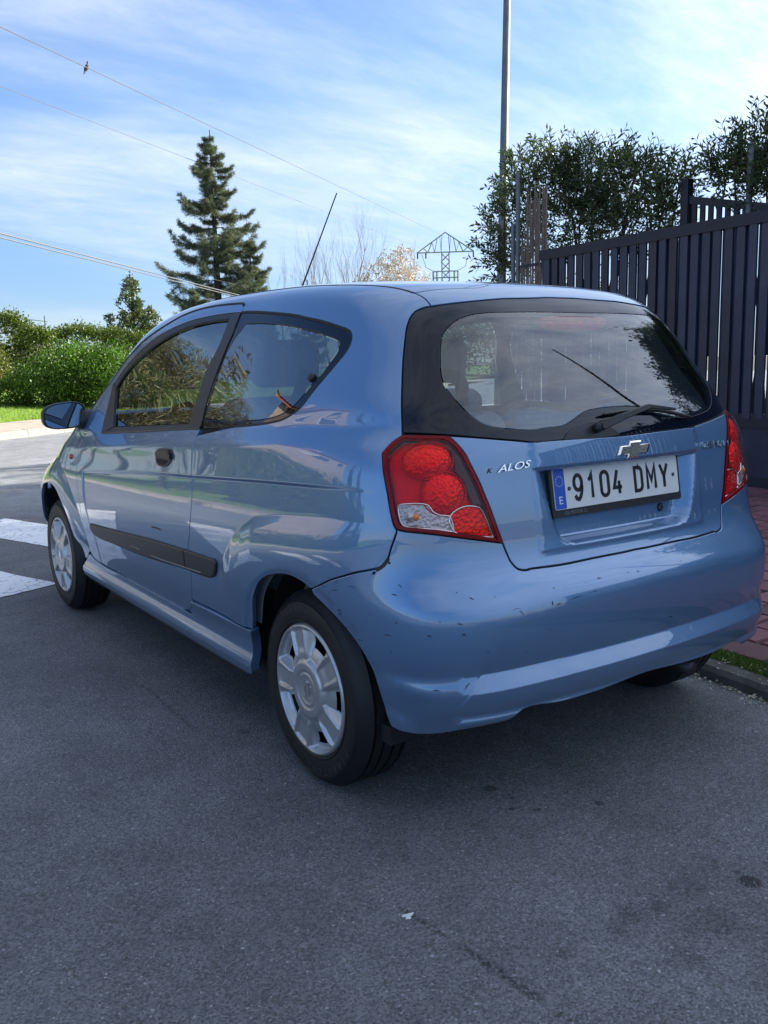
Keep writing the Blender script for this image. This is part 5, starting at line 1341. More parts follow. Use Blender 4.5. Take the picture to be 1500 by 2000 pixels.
def asphalt_mat():
    m = bpy.data.materials.new('asphalt'); ns, ln = nodes_of(m); b = ns['Principled BSDF']
    g = ns.new('ShaderNodeNewGeometry'); P = g.outputs['Position']
    def noise(sc, det=4, ro=.6, src=P):
        n = ns.new('ShaderNodeTexNoise'); n.inputs['Scale'].default_value = sc; n.inputs['Detail'].default_value = det; n.inputs['Roughness'].default_value = ro; ln.new(src, n.inputs['Vector']); return n.outputs['Fac']
    def rng_(v, a, b_, c, d, sm=False):
        r = ns.new('ShaderNodeMapRange'); r.inputs['From Min'].default_value = a; r.inputs['From Max'].default_value = b_; r.inputs['To Min'].default_value = c; r.inputs['To Max'].default_value = d
        if sm: r.interpolation_type = 'SMOOTHSTEP'
        ln.new(v, r.inputs['Value']); return r.outputs[0]
    def mul(a, c):
        q = ns.new('ShaderNodeMath'); q.operation = 'MULTIPLY'; ln.new(a, q.inputs[0])
        if isinstance(c, float): q.inputs[1].default_value = c
        else: ln.new(c, q.inputs[1])
        return q.outputs[0]
    def op(o, a, c):
        q = ns.new('ShaderNodeMath'); q.operation = o
        for i, v in enumerate((a, c)):
            if isinstance(v, (int, float)): q.inputs[i].default_value = v
            else: ln.new(v, q.inputs[i])
        return q.outputs[0]
    sx0 = ns.new('ShaderNodeSeparateXYZ'); ln.new(P, sx0.inputs[0])
    # stones: one small cell each, light and dark
    v = ns.new('ShaderNodeTexVoronoi'); v.inputs['Scale'].default_value = 215; ln.new(P, v.inputs['Vector'])
    sc = ns.new('ShaderNodeSeparateColor'); ln.new(v.outputs['Color'], sc.inputs[0])
    grain = rng_(sc.outputs[0], 0, 1, .55, 1.45)
    light = rng_(sc.outputs[1], .965, .985, 0, 1)         # a few pale chips
    v2 = ns.new('ShaderNodeTexVoronoi'); v2.inputs['Scale'].default_value = 62; ln.new(P, v2.inputs['Vector'])
    sc2 = ns.new('ShaderNodeSeparateColor'); ln.new(v2.outputs['Color'], sc2.inputs[0])
    light2 = mul(rng_(sc2.outputs[1], .965, .98, 0, 1), rng_(v2.outputs['Distance'], .20, .32, 1, 0))
    broad = mul(rng_(noise(.55, 5), .3, .7, .78, 1.20), rng_(noise(1.9, 3), .35, .65, .90, 1.08)); mid = rng_(noise(6, 6, .7), .3, .7, .84, 1.16)
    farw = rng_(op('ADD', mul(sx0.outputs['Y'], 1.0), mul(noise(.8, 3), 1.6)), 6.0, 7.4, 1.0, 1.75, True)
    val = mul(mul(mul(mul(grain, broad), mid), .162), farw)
    # stains: oil spots, a tarred joint, a scuff
    sx = ns.new('ShaderNodeSeparateXYZ'); ln.new(P, sx.inputs[0]); X, Y = sx.outputs['X'], sx.outputs['Y']
    wob = rng_(noise(30, 6, .7), 0, 1, -1, 1); wob2 = rng_(noise(9, 4), 0, 1, -1, 1)
    dark = None
    def spot(x, y, r, k=1., rag=.45, soft=.25):
        dx = op('SUBTRACT', X, x); dy = op('SUBTRACT', Y, y)
        d = op('SQRT', op('ADD', mul(dx, dx), mul(dy, dy)), 0); d = op('ADD', d, mul(op('ADD', wob, wob2), r * rag))
        return rng_(d, r * (1 + soft), r * (1 - soft), 0, k, True)
    def seg(x0, y0, x1, y1, w, k):
        L = math.hypot(x1 - x0, y1 - y0); ux, uy = (x1 - x0) / L, (y1 - y0) / L
        dx = op('SUBTRACT', X, x0); dy = op('SUBTRACT', Y, y0)
        al = op('ADD', mul(dx, ux), mul(dy, uy)); ac = op('ADD', mul(dx, -uy), mul(dy, ux)); ac = op('ABSOLUTE', op('ADD', ac, mul(wob2, .012)), 0)
        ends = mul(rng_(al, 0, .03, 0, 1), rng_(al, L - .03, L, 1, 0))
        brk = rng_(noise(75, 3, .7), .42, .56, 0, 1)
        return mul(mul(rng_(ac, w, w * .4, 0, k), ends), brk)
    S = [spot(*a) for a in STAINS] + [seg(*a) for a in SEAMS]
    for s_ in S: dark = s_ if dark is None else op('MAXIMUM', dark, s_)
    val = mul(val, rng_(dark, 0, 1, 1, .22))
    val = op('ADD', val, mul(light, .14)); val = op('ADD', val, mul(light2, .18))
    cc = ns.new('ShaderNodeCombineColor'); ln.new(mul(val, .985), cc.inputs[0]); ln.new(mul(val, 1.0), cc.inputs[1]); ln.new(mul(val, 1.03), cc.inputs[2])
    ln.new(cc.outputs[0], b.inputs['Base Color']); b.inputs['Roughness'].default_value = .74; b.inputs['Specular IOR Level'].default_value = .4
    bp = ns.new('ShaderNodeBump'); bp.inputs['Strength'].default_value = .9; bp.inputs['Distance'].default_value = .0045
    hh = op('ADD', mul(v.outputs['Distance'], -1.0), mul(noise(260, 3), .6)); ln.new(hh, bp.inputs['Height']); ln.new(bp.outputs[0], b.inputs['Normal'])
    return m
STAINS = GROUND_STAINS
SEAMS = GROUND_SEAMS
MAT['asphalt'] = asphalt_mat()
MAT['far_ground'] = mat('far_ground', (.09, .10, .05), .95, col2=(.05, .06, .03), vscale=.05)
MAT['kerb'] = mat('kerb_stone', (.36, .33, .28), .85, var=.22, vscale=9, bump=.5, bscale=90, bdist=.004)
MAT['pave'] = mat('pavement_concrete', (.40, .34, .28), .9, var=.14, vscale=3, bump=.4, bscale=120, bdist=.004)
MAT['oldkerb'] = mat('mossy_kerb', (.115, .115, .105), .9, col2=(.060, .062, .045), vscale=14, bump=.8, bscale=70, bdist=.006)
MAT['lawn_soil'] = mat('lawn_ground', (.16, .24, .045), .95, col2=(.09, .15, .03), vscale=1.2)
MAT['roadpaint'] = mat('road_marking_white', (.80, .81, .82), .7, var=.10, vscale=3.0, bump=.5, bscale=170, bdist=.003, vdetail=9)
# worn cracks in the road paint
_m = MAT['roadpaint']; _ns, _ln = nodes_of(_m); _b = _ns['Principled BSDF']
_g = _ns.new('ShaderNodeNewGeometry'); _v = _ns.new('ShaderNodeTexVoronoi'); _v.feature = 'DISTANCE_TO_EDGE'; _v.inputs['Scale'].default_value = 3.2
_nw = _ns.new('ShaderNodeTexNoise'); _nw.inputs['Scale'].default_value = 3; _nw.inputs['Detail'].default_value = 6
_ln.new(_g.outputs['Position'], _nw.inputs['Vector']); _va = _ns.new('ShaderNodeVectorMath'); _va.operation = 'MULTIPLY_ADD'; _va.inputs[1].default_value = (.5, .5, .5)
_ln.new(_nw.outputs['Color'], _va.inputs[0]); _ln.new(_g.outputs['Position'], _va.inputs[2]); _ln.new(_va.outputs[0], _v.inputs['Vector'])
_r = _ns.new('ShaderNodeMapRange'); _r.inputs['From Min'].default_value = .004; _r.inputs['From Max'].default_value = .016; _ln.new(_v.outputs['Distance'], _r.inputs['Value'])
_x = _ns.new('ShaderNodeMix'); _x.data_type = 'RGBA'; _x.inputs['A'].default_value = (.22, .22, .23, 1); _x.inputs['B'].default_value = (.82, .83, .84, 1)
_w = _ns.new('ShaderNodeTexNoise'); _w.inputs['Scale'].default_value = 22; _w.inputs['Detail'].default_value = 8; _w.inputs['Roughness'].default_value = .75; _ln.new(_g.outputs['Position'], _w.inputs['Vector'])
_wr = _ns.new('ShaderNodeMapRange'); _wr.inputs['From Min'].default_value = .36; _wr.inputs['From Max'].default_value = .45; _ln.new(_w.outputs['Fac'], _wr.inputs['Value'])
_wm = _ns.new('ShaderNodeMath'); _wm.operation = 'MULTIPLY'; _ln.new(_r.outputs[0], _wm.inputs[0]); _ln.new(_wr.outputs[0], _wm.inputs[1])
_ln.new(_wm.outputs[0], _x.inputs['Factor']); _ln.new(_x.outputs['Result'], _b.inputs['Base Color'])

def flat(name, pts, z, m, **k):
    return mesh_obj(name, [(x, y, z) for x, y in pts], [tuple(range(len(pts)))], m, **k)

flat('ground', [(-600, -600), (600, -600), (600, 600), (-600, 600)], -.05, MAT['far_ground'], kind='structure')
flat('road', [(-60, -60), (60, -60), (60, 60), (-60, 60)], 0., MAT['asphalt'], kind='structure')

# zebra crossing bars
A_ = Vector((-.325, .946, 0)); B_ = Vector((.946, .325, 0))
def bar(p0, width, length, label, g='bars of the zebra crossing'):
    p = Vector(p0); q = [p, p + B_ * width, p + B_ * width + A_ * length, p + A_ * length]
    n = 24; V = []
    for a, b in ((q[0], q[1]), (q[1], q[2]), (q[2], q[3]), (q[3], q[0])):
        for k in range(n):
            r = a.lerp(b, k / n); j = .006
            V.append((r.x + random.uniform(-j, j), r.y + random.uniform(-j, j), .004))
    mesh_obj('road_marking', V, [tuple(range(len(V)))], MAT['roadpaint'], label=label, cat='road marking', group=g)
c2 = Vector((-.684, 3.045, 0))            # near right corner of the bar by the front wheel
bar(c2 - B_ * .5, .5, 2.75, 'white crossing bar with its near end beside the front tyre')
bar(c2 + B_ * .62, .52, 2.46, 'white crossing bar passing under the nose of the car, farther from the viewer')
bar(c2 - B_ * 1.65, .5, 2.75, 'white crossing bar left of the one beside the front tyre')
bar(c2 - B_ * 2.8, .5, 2.75, 'white crossing bar third from the blue car, out towards the left')
bar(c2 - B_ * 3.95, .5, 2.75, 'leftmost white crossing bar, farthest from the blue car')

# far block: kerb stones, pavement, lawn
def along(a, b, z=0.):
    p = L0 + LD * a + LN * b; return (p.x, p.y, z)
kerb_line = empty('kerb', (0, 0, 0), kind='structure')
n_k = 0; proto = None
for i in range(-16, 30):
    mb = MB(); a0, a1 = i * 1.0 + .006, i * 1.0 + .994; h = .135 + random.uniform(-.004, .004)
    V = [along(a0, 0, 0), along(a1, 0, 0), along(a1, .03, h), along(a0, .03, h), along(a0, .16, h), along(a1, .16, h), along(a1, .16, 0), along(a0, .16, 0)]
    mb.add(V, [(0, 1, 2, 3), (3, 2, 5, 4), (4, 5, 6, 7), (0, 3, 4, 7), (1, 6, 5, 2)])
    mb.build('kerb_stone', MAT['kerb'], kerb_line)
pv = [along(-14, .16), along(40, .16), along(40, 2.45), along(-14, 2.45)]
pave = flat('pavement', [(p[0], p[1]) for p in pv], .118, MAT['pave'], kind='structure')
MAT['slab'] = mat('pavement_slab', (.42, .36, .30), .9, var=.12, vscale=5, bump=.4, bscale=120, bdist=.004)
slabs = None
for i in range(-10, 12):
    for j in range(3):
        a0, b0 = i * .76 + .008, .17 + j * .757 + .008; h = .128 + random.uniform(-.003, .003)
        V = [along(a0, b0, h), along(a0 + .744, b0, h), along(a0 + .744, b0 + .741, h), along(a0, b0 + .741, h)]; V += [(x, y, .10) for x, y, z in V]
        mesh_obj('slab', V, [(0, 1, 2, 3), (4, 5, 1, 0), (5, 6, 2, 1), (6, 7, 3, 2), (7, 4, 0, 3)], MAT['slab'], pave)
lw = [along(-60, 2.45), along(80, 2.45), along(80, 60), along(-60, 60)]
mesh_obj('lawn', [(lw[0][0], lw[0][1], .12), (lw[1][0], lw[1][1], .12), along(80, 9, .65), along(-60, 9, .65), along(80, 60, .9), along(-60, 60, .9)], [(0, 1, 2, 3), (3, 2, 4, 5)], MAT['lawn_soil'], kind='structure')

# ---------------------------------------------------------------- leaves and blades
def leaves(P, D, L, W, curl=.25, up=None):
    """one folded quad per leaf: base, sides, tip. P base points, D directions, L lengths, W widths"""
    n = len(P); D = D / (np.linalg.norm(D, axis=1, keepdims=True) + 1e-9)
    r = rng.normal(size=(n, 3)); r -= (r * D).sum(1, keepdims=True) * D; r /= np.linalg.norm(r, axis=1, keepdims=True) + 1e-9
    nn = np.cross(D, r); L = np.asarray(L).reshape(-1, 1) * np.ones((n, 1)); W = np.asarray(W).reshape(-1, 1) * np.ones((n, 1))
    V = np.empty((n, 4, 3)); V[:, 0] = P; V[:, 1] = P + D * L * .45 + r * W * .5 + nn * L * curl * .12; V[:, 2] = P + D * L - nn * L * curl * .2; V[:, 3] = P + D * L * .45 - r * W * .5 + nn * L * curl * .12
    F = np.arange(n * 4).reshape(n, 4); return V.reshape(-1, 3), F

def grass(name, pts_fn, n, h, m, **k):
    P = pts_fn(n); D = rng.normal(0, .35, (n, 3)); D[:, 2] = 1
    V, F = leaves(P, D, rng.uniform(.5, 1.2, n) * h, rng.uniform(.006, .012, n) * (h / .07) ** .5, .5)
    return mesh_obj(name, V, F, m, **k)
MAT['grass'] = leaf_mat('grass_blade', (.14, .24, .03), (.34, .48, .07), .35)
def lawn_pts(n):
    a = rng.uniform(-9, 16, n); b = 2.45 + rng.uniform(0, 1, n) ** 1.5 * 9
    q = np.array(L0)[None, :] + a[:, None] * np.array(LD) + b[:, None] * np.array(LN); q[:, 2] = .12 + np.clip(b - 2.45, 0, 6.55) / 6.55 * .53 - .01; return q
grass('lawn_grass', lawn_pts, 90000, .075, MAT['grass'], kind='stuff', label='short bright green lawn behind the far pavement', cat='grass')

# ---------------------------------------------------------------- trees and hedges
def blob_leaves(blobs, n, L, W, m_leaf, shell=.55, out=.6, seed=0):
    """leaves spread through ellipsoids; most near the skin, in clumps"""
    r = np.random.default_rng(seed); w = np.array([b[3] * b[4] * b[5] for b in blobs]) ** .75; w /= w.sum()
    nc = max(20, n // 28); which = r.choice(len(blobs), nc, p=w); B = np.array(blobs)[which]
    d = r.normal(size=(nc, 3)); d /= np.linalg.norm(d, axis=1, keepdims=True); rad = 1 - shell * r.uniform(0, 1, nc)[:, None] ** 1.6
    C = B[:, :3] + d * B[:, 3:6] * rad * r.uniform(.9, 1.12, (nc, 1)); k = r.integers(0, nc, n)
    cr = (B[:, 3:6].mean(1) * .20 + .04)[k][:, None]
    P = C[k] + r.normal(size=(n, 3)) * cr * .55
    D = d[k] * out + r.normal(size=(n, 3)) * .6; D[:, 2] += .15
    s = r.uniform(.7, 1.25, n)
    return leaves(P, D, L * s, W * s, .35)

def branches(mb, p, d, L, r, depth, rnd, tips, spread=.7, up=.15, kids=(2, 4), shrink=.68, segs=4, sides=5):
    pts = [p]; rr = [r]; q = p.copy(); dd = d.copy()
    for i in range(segs):
        dd = (dd + Vector((rnd.gauss(0, .10), rnd.gauss(0, .10), rnd.gauss(0, .08) + up * .3))).normalized(); q = q + dd * L / segs; pts.append(q.copy()); rr.append(r * (1 - (i + 1) / segs * .5))
    mb.tube(pts, rr, sides, False)
    if depth == 0:
        tips.append((q, dd)); return
    for k in range(rnd.randint(*kids)):
        i = rnd.randint(max(1, segs // 2), segs); a = Vector((rnd.gauss(0, 1), rnd.gauss(0, 1), rnd.gauss(0, .6))).normalized()
        nd = (dd + a * spread + Vector((0, 0, up))).normalized()
        branches(mb, pts[i], nd, L * shrink * rnd.uniform(.8, 1.15), rr[i] * .62, depth - 1, rnd, tips, spread, up, kids, shrink, segs, max(3, sides - 1))
    tips.append((q, dd))

MAT['bark'] = mat('bark', (.10, .075, .055), .9, var=.3, vscale=12, bump=.6, bscale=40, bdist=.02)
MAT['bark_pale'] = mat('pale_bark', (.26, .21, .17), .9, var=.25, vscale=12)
MAT['bark_dark'] = mat('dark_bark', (.045, .035, .028), .9, var=.3, vscale=12)
MAT['leaf_hedge'] = leaf_mat('hedge_leaf', (.038, .070, .012), (.135, .18, .030), .24)
MAT['leaf_hedge_dry'] = leaf_mat('hedge_leaf_dry', (.10, .11, .03), (.22, .22, .07), .25)
MAT['leaf_bush'] = leaf_mat('bush_leaf', (.025, .065, .008), (.13, .25, .022), .24)
MAT['leaf_mag'] = leaf_mat('glossy_leaf', (.04, .075, .025), (.20, .22, .10), .15, .35)
MAT['leaf_right'] = leaf_mat('laurel_leaf', (.025, .05, .016), (.09, .125, .045), .22, .35)
MAT['needle'] = leaf_mat('cedar_needle', (.075, .095, .065), (.21, .235, .16), .15, .6)
MAT['leaf_olive'] = leaf_mat('olive_leaf', (.06, .09, .03), (.15, .18, .07), .2)
MAT['blossom'] = leaf_mat('blossom', (.46, .37, .30), (.76, .67, .58), .04, .7)
MAT['twig_gold'] = leaf_mat('bare_shrub_twig', (.11, .10, .055), (.27, .26, .14), .05, .8)
MAT['leaf_dark'] = leaf_mat('dark_tree_leaf', (.02, .035, .012), (.07, .09, .03), .15, .5)

def tree_root(name, x, y, label, cat='tree', group=None, z=.1): return empty(name, (x, y, z), label=label, cat=cat, group=group)
def crown(root, V, F, m, name='crown'):
    o = mesh_obj(name, np.asarray(V) - np.array(root.location), F, m, root, kind='stuff'); return o
def wood(root, mb, m, name='trunk'):
    l = root.location; mb.V = [(x - l.x, y - l.y, z - l.z) for x, y, z in mb.V]; return mb.build(name, m, root, True)

def shrub(name, x, y, blobs, n, L, W, m, label, cat, seed, stems=7, group=None, shell=.55):
    root = tree_root(name, x, y, label, cat, group)
    V, F = blob_leaves(blobs, n, L, W, m, shell, seed=seed); crown(root, V, F, m)
    mb = MB(); rnd = random.Random(seed); b = np.array(blobs)
    for k in range(stems):
        t = b[rnd.randrange(len(b))]; p = Vector((x + rnd.uniform(-.15, .15), y + rnd.uniform(-.15, .15), .05)); q = Vector((t[0], t[1], t[2] + t[5] * .4))
        mb.tube([p, p.lerp(q, .5) + Vector((rnd.gauss(0, .08), rnd.gauss(0, .08), .05)), q], [.035, .022, .008], 5, False)
    wood(root, mb, MAT['bark_dark'], 'stem'); return root

MAT['hedge_core'] = mat('hedge_core_green', (.035, .045, .015), .95, var=.5, vscale=9)  # dark leaf green for the box inside the hedge
# clipped hedge along the lawn, seen at the far left
def hedge(name, p0, p1, h, w, n, label, m, seed, top_noise=.12, L=.075):
    r = np.random.default_rng(seed); p0, p1 = Vector(p0), Vector(p1); d = p1 - p0; ln_ = d.length; d.normalize(); nv = Vector((-d.y, d.x, 0))
    root = tree_root(name, p0.x, p0.y, label, 'hedge')
    nc = n // 22; a = r.uniform(0, ln_, nc); face = r.uniform(0, 1, nc); hh = h * (1 + top_noise * np.sin(a * 1.3 + seed) + top_noise * .6 * np.sin(a * 3.7))
    z = np.where(face < .35, hh * r.uniform(.93, 1.04, nc), r.uniform(.02, 1, nc) * hh); off = np.where(face < .35, r.uniform(-.5, .5, nc) * w, np.where(face < .78, -.5 * w, .5 * w) * (1 - .18 * (z / hh) ** 2) + r.normal(0, .07, nc))
    C = np.array(p0)[None] + a[:, None] * np.array(d) + off[:, None] * np.array(nv); C[:, 2] = z + .6
    k = r.integers(0, nc, n); P = C[k] + r.normal(0, .10, (n, 3)); D = r.normal(0, .6, (n, 3)) + np.array(nv) * np.sign(off[k])[:, None] * .5; D[:, 2] += .35
    s = r.uniform(.7, 1.3, n); V, F = leaves(P, D, L * s, L * .5 * s, .35); crown(root, V, F, m)
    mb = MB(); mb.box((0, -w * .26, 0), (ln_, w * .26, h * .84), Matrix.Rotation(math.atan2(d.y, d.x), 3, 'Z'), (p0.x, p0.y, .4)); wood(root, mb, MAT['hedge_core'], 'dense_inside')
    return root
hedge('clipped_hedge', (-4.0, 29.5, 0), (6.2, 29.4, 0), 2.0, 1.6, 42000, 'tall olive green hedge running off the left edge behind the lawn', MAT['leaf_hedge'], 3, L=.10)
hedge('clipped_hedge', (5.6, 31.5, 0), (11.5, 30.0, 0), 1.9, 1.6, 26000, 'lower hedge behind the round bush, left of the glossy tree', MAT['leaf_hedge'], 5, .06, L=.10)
shrub('dry_hedge_shrub', 3.9, 27.6, [(3.7, 27.6, 1.3, .75, .6, 1.0), (3.2, 27.8, 1.6, .6, .5, .9)], 9000, .09, .045, MAT['leaf_hedge_dry'], 'brownish half dry shrub in front of the tall hedge at the left edge', 'shrub', 15)
shrub('round_bush', 5.2, 22.9, [(4.3, 23.0, .85, .85, .8, .70), (5.2, 22.8, 1.05, 1.05, .9, .90), (6.1, 22.6, 1.0, .95, .9, .80), (5.6, 22.9, 1.35, .75, .7, .5), (6.9, 22.4, .75, .6, .6, .55), (3.5, 23.1, .6, .5, .5, .42)], 32000, .075, .042, MAT['leaf_bush'], 'dense rounded bright green bush on the lawn behind the door mirror', 'bush', 21, shell=.4)
for i, (x, y, r_s) in enumerate(((2.35, 22.7, .32), (2.9, 23.6, .38))):
    shrub('small_lawn_shrub', x, y, [(x, y, .55, r_s, r_s, .35)], 1800, .06, .035, MAT['leaf_bush'], ['small low shrub at the hedge foot, far left of the lawn', 'small low shrub between the hedge foot and the round bush'][i], 'bush', 40 + i, 3)

# glossy evergreen (left of the windscreen pillar)
def glossy_tree():
    x, y = 10.6, 33.6; root = tree_root('evergreen_tree', x, y, 'glossy leaved evergreen tree with a pointed top, left of the tall cedar')
    bl = [(x, y, 4.3, .32, .32, .75), (x - .1, y, 3.6, .55, .5, .6), (x - .45, y + .1, 3.1, .55, .5, .5), (x + .45, y, 3.0, .6, .5, .55), (x - .75, y, 2.6, .5, .5, .5), (x + .2, y, 2.3, 1.0, .8, .7), (x + .95, y - .1, 2.2, .6, .6, .6), (x, y, 1.5, 1.1, .9, .8)]
    V, F = blob_leaves(bl, 9000, .15, .07, None, .6, seed=31); crown(root, V, F, MAT['leaf_mag'])
    mb = MB(); rnd = random.Random(4); tips = []
    mb.tube([(x, y, .0), (x + .05, y, 2), (x, y, 4.6)], [.14, .09, .02], 8)
    for k in range(14):
        z = .9 + k * .24; a = rnd.uniform(0, 6.28); mb.tube([(x, y, z), (x + math.cos(a) * .8, y + math.sin(a) * .8, z + .45)], [.04, .01], 4, False)
    wood(root, mb, MAT['bark_dark'])
    x, y = 11.9, 32.2; root = tree_root('flowering_shrub', x, y, 'pale greyish flowering shrub between the glossy tree and the car pillar', 'shrub')
    V, F = blob_leaves([(x, y, 1.9, .75, .7, .9), (x + .6, y, 1.4, .7, .6, .8), (x - .3, y, 2.3, .45, .4, .6)], 4500, .09, .05, None, .8, seed=33); crown(root, V, F, leaf_mat('pale_flower', (.20, .17, .12), (.50, .42, .36), .25))
    mb = MB(); mb.tube([(x, y, 0), (x + .1, y, 1.6)], [.06, .02], 6); wood(root, mb, MAT['bark'])
glossy_tree()

def conifer(x, y, H, label, seed, side=1., group=None, lean=0., base=1.4, dens=1.):
    """cedar: level limbs that droop then lift at the tip, hung with needle sprays"""
    rnd = random.Random(seed); r = np.random.default_rng(seed); root = tree_root('cedar_tree', x, y, label, group=group)
    mb = MB(); mb.tube([(x, y, 0), (x + lean * .4, y, H * .5), (x + lean, y, H)], [H * .022, H * .012, .02], 8)
    PP = []; DD = []; z = base; limbs = MB()
    while z < H - .25:
        f = (H - z) / H; R = H * .31 * f ** .95 * rnd.uniform(.50, 1.40) + .14
        for k in range(rnd.randint(3, 5)):
            a = rnd.uniform(0, 2 * math.pi); Rk = R * rnd.uniform(.40, 1.30); cx = x + lean * z / H
            pts = []
            for j in range(7):
                u = j / 6; pts.append(Vector((cx + math.cos(a + u * .15) * Rk * u, y + math.sin(a + u * .15) * Rk * u, z + Rk * (.06 * u - .62 * u * u + .74 * u ** 3) + rnd.gauss(0, .02) * Rk)))
            limbs.tube(pts, [.05 * f + .012, .03 * f + .01, .02, .015, .012, .009, .006], 4, False)
            nl = int(40 * Rk * dens) + 10
            for q in range(nl):
                u = rnd.uniform(.12, 1) ** .8; j = min(5, int(u * 6)); p = pts[j].lerp(pts[j + 1], u * 6 - j); d = (pts[j + 1] - pts[j]).normalized(); sd = Vector((-d.y, d.x, 0)) * rnd.choice((-1, 1))
                ln2 = Rk * .26 * (1.1 - u) + .05 + .10 * f
                e = p + (sd * .75 + d * .5 + Vector((0, 0, -.30 + rnd.gauss(0, .2)))).normalized() * ln2 * rnd.uniform(.5, 1.3)
                limbs.tube([p, e], [.006, .003], 3, False)
                m = 7
                for w in range(m):
                    t = (w + .5) / m; PP.append(p.lerp(e, t)); DD.append((e - p).normalized() + Vector((rnd.gauss(0, .6), rnd.gauss(0, .6), rnd.gauss(0, .5))))
        z += rnd.uniform(.15, .30) * (1 + f * .35)
    PP = np.array(PP); DD = np.array(DD); k = 2; P = np.repeat(PP, k, 0) + r.normal(0, .025, (len(PP) * k, 3)); D = np.repeat(DD, k, 0) + r.normal(0, .5, (len(PP) * k, 3))
    V, F = leaves(P, D, r.uniform(.10, .22, len(P)), .019, .2); crown(root, V, F, MAT['needle'], 'needles')
    wood(root, mb, MAT['bark_dark']); limbs.build; l = root.location
    limbs.V = [(a - l.x, b - l.y, c - l.z) for a, b, c in limbs.V]; limbs.build('limbs', MAT['bark_dark'], root, True, kind='stuff'); return root
conifer(16.7, 38.8, 12.2, 'tall ragged cedar rising above the car roof', 13, dens=1.1)
conifer(18.3, 38.4, 7.4, 'shorter cedar growing close against the right of the tall one', 12, base=.8)
conifer(14.9, 37.6, 4.9, 'low cedar at the left foot of the tall one', 14, base=.8)
conifer(21.0, 37.6, 5.4, 'small sparse cedar at the right foot of the tall one', 16, base=1.5, dens=.8)

def bare_tree(name, x, y, H, label, seed, m, depth=4, spread=.55, leaves_n=0, lm=None, lL=.05, group=None, trunks=1, up=.25, kids=(2, 4), r0=.02):
    rnd = random.Random(seed); root = tree_root(name, x, y, label, group=group); mb = MB(); tips = []
    for t in range(trunks):
        d = Vector((rnd.gauss(0, .12) + (t - (trunks - 1) / 2) * .32, rnd.gauss(0, .12), 1)).normalized()
        branches(mb, Vector((x, y, .0)), d, H * .42, H * r0, depth, rnd, tips, spread, up, kids, .66, 4, 6)
    wood(root, mb, m, 'branches')
    if leaves_n:
        T = np.array([tuple(p) for p, d in tips]); r = np.random.default_rng(seed); k = r.integers(0, len(T), leaves_n); P = T[k] + r.normal(0, .14, (leaves_n, 3)); V, F = leaves(P, r.normal(size=(leaves_n, 3)), lL * r.uniform(.7, 1.3, leaves_n), lL * .8, .3); crown(root, V, F, lm)
    return root
bare_tree('bare_tree', 24.4, 40.6, 9.4, 'leafless grey tree with fine upright twigs above the roof, left of the golden one', 51, MAT['bark_pale'], 5, .42, trunks=3, r0=.011, kids=(3, 4))
bare_tree('bare_tree', 21.8, 41.0, 7.6, 'leafless shrubby tree directly right of the cedars behind the aerial', 52, MAT['bark_pale'], 5, .5, trunks=3, r0=.010, kids=(2, 4))
def blossom_tree():
    x, y = 30.6, 43.5; root = tree_root('blossom_tree', x, y, 'rounded tree covered in pale golden blossom, left of the pylon'); rnd = random.Random(8); mb = MB(); tips = []
    for t in range(3): branches(mb, Vector((x, y, 0)), Vector((rnd.gauss(0, .3), rnd.gauss(0, .3), 1)).normalized(), 3.6, .12, 3, rnd, tips, .5, .25)
    wood(root, mb, MAT['bark'], 'branches')
    V, F = blob_leaves([(x, y, 5.9, 1.6, 1.5, 1.9), (x - 1.4, y, 5.0, 1.5, 1.4, 1.6), (x + 1.3, y, 5.2, 1.3, 1.3, 1.7), (x + .3, y, 7.2, .8, .8, 1.0), (x - 2.4, y, 3.4, 1.2, 1.2, 1.3), (x + .2, y, 3.5, 2.4, 1.5, 1.5)], 16000, .13, .09, None, .8, seed=8); crown(root, V, F, MAT['blossom'])
blossom_tree()
for i, (x, y, s, lab) in enumerate(((41.5, 46.5, 1.0, 'rounded olive green tree at the foot of the pylon'), (45.5, 45.5, 1.15, 'dark green round tree right of the pylon, beside the street lamp'), (37.5, 48.5, .8, 'small grey green tree left of the pylon foot'), (50.5, 45.0, 1.1, 'green tree mostly hidden behind the street lamp and laurel'))):
    shrub('round_tree', x, y, [(x, y, 4.2 * s, 2.3, 2.2, 1.9 * s), (x - 1.6, y, 3.6 * s, 1.6, 1.6, 1.5 * s), (x + 1.7, y, 3.8 * s, 1.6, 1.6, 1.6 * s), (x, y, 2, 2.6, 2.2, 1.9)], 9000, .19, .10, MAT['leaf_olive'], lab, 'tree', 60 + i, 4, 'trees beyond the car roof')

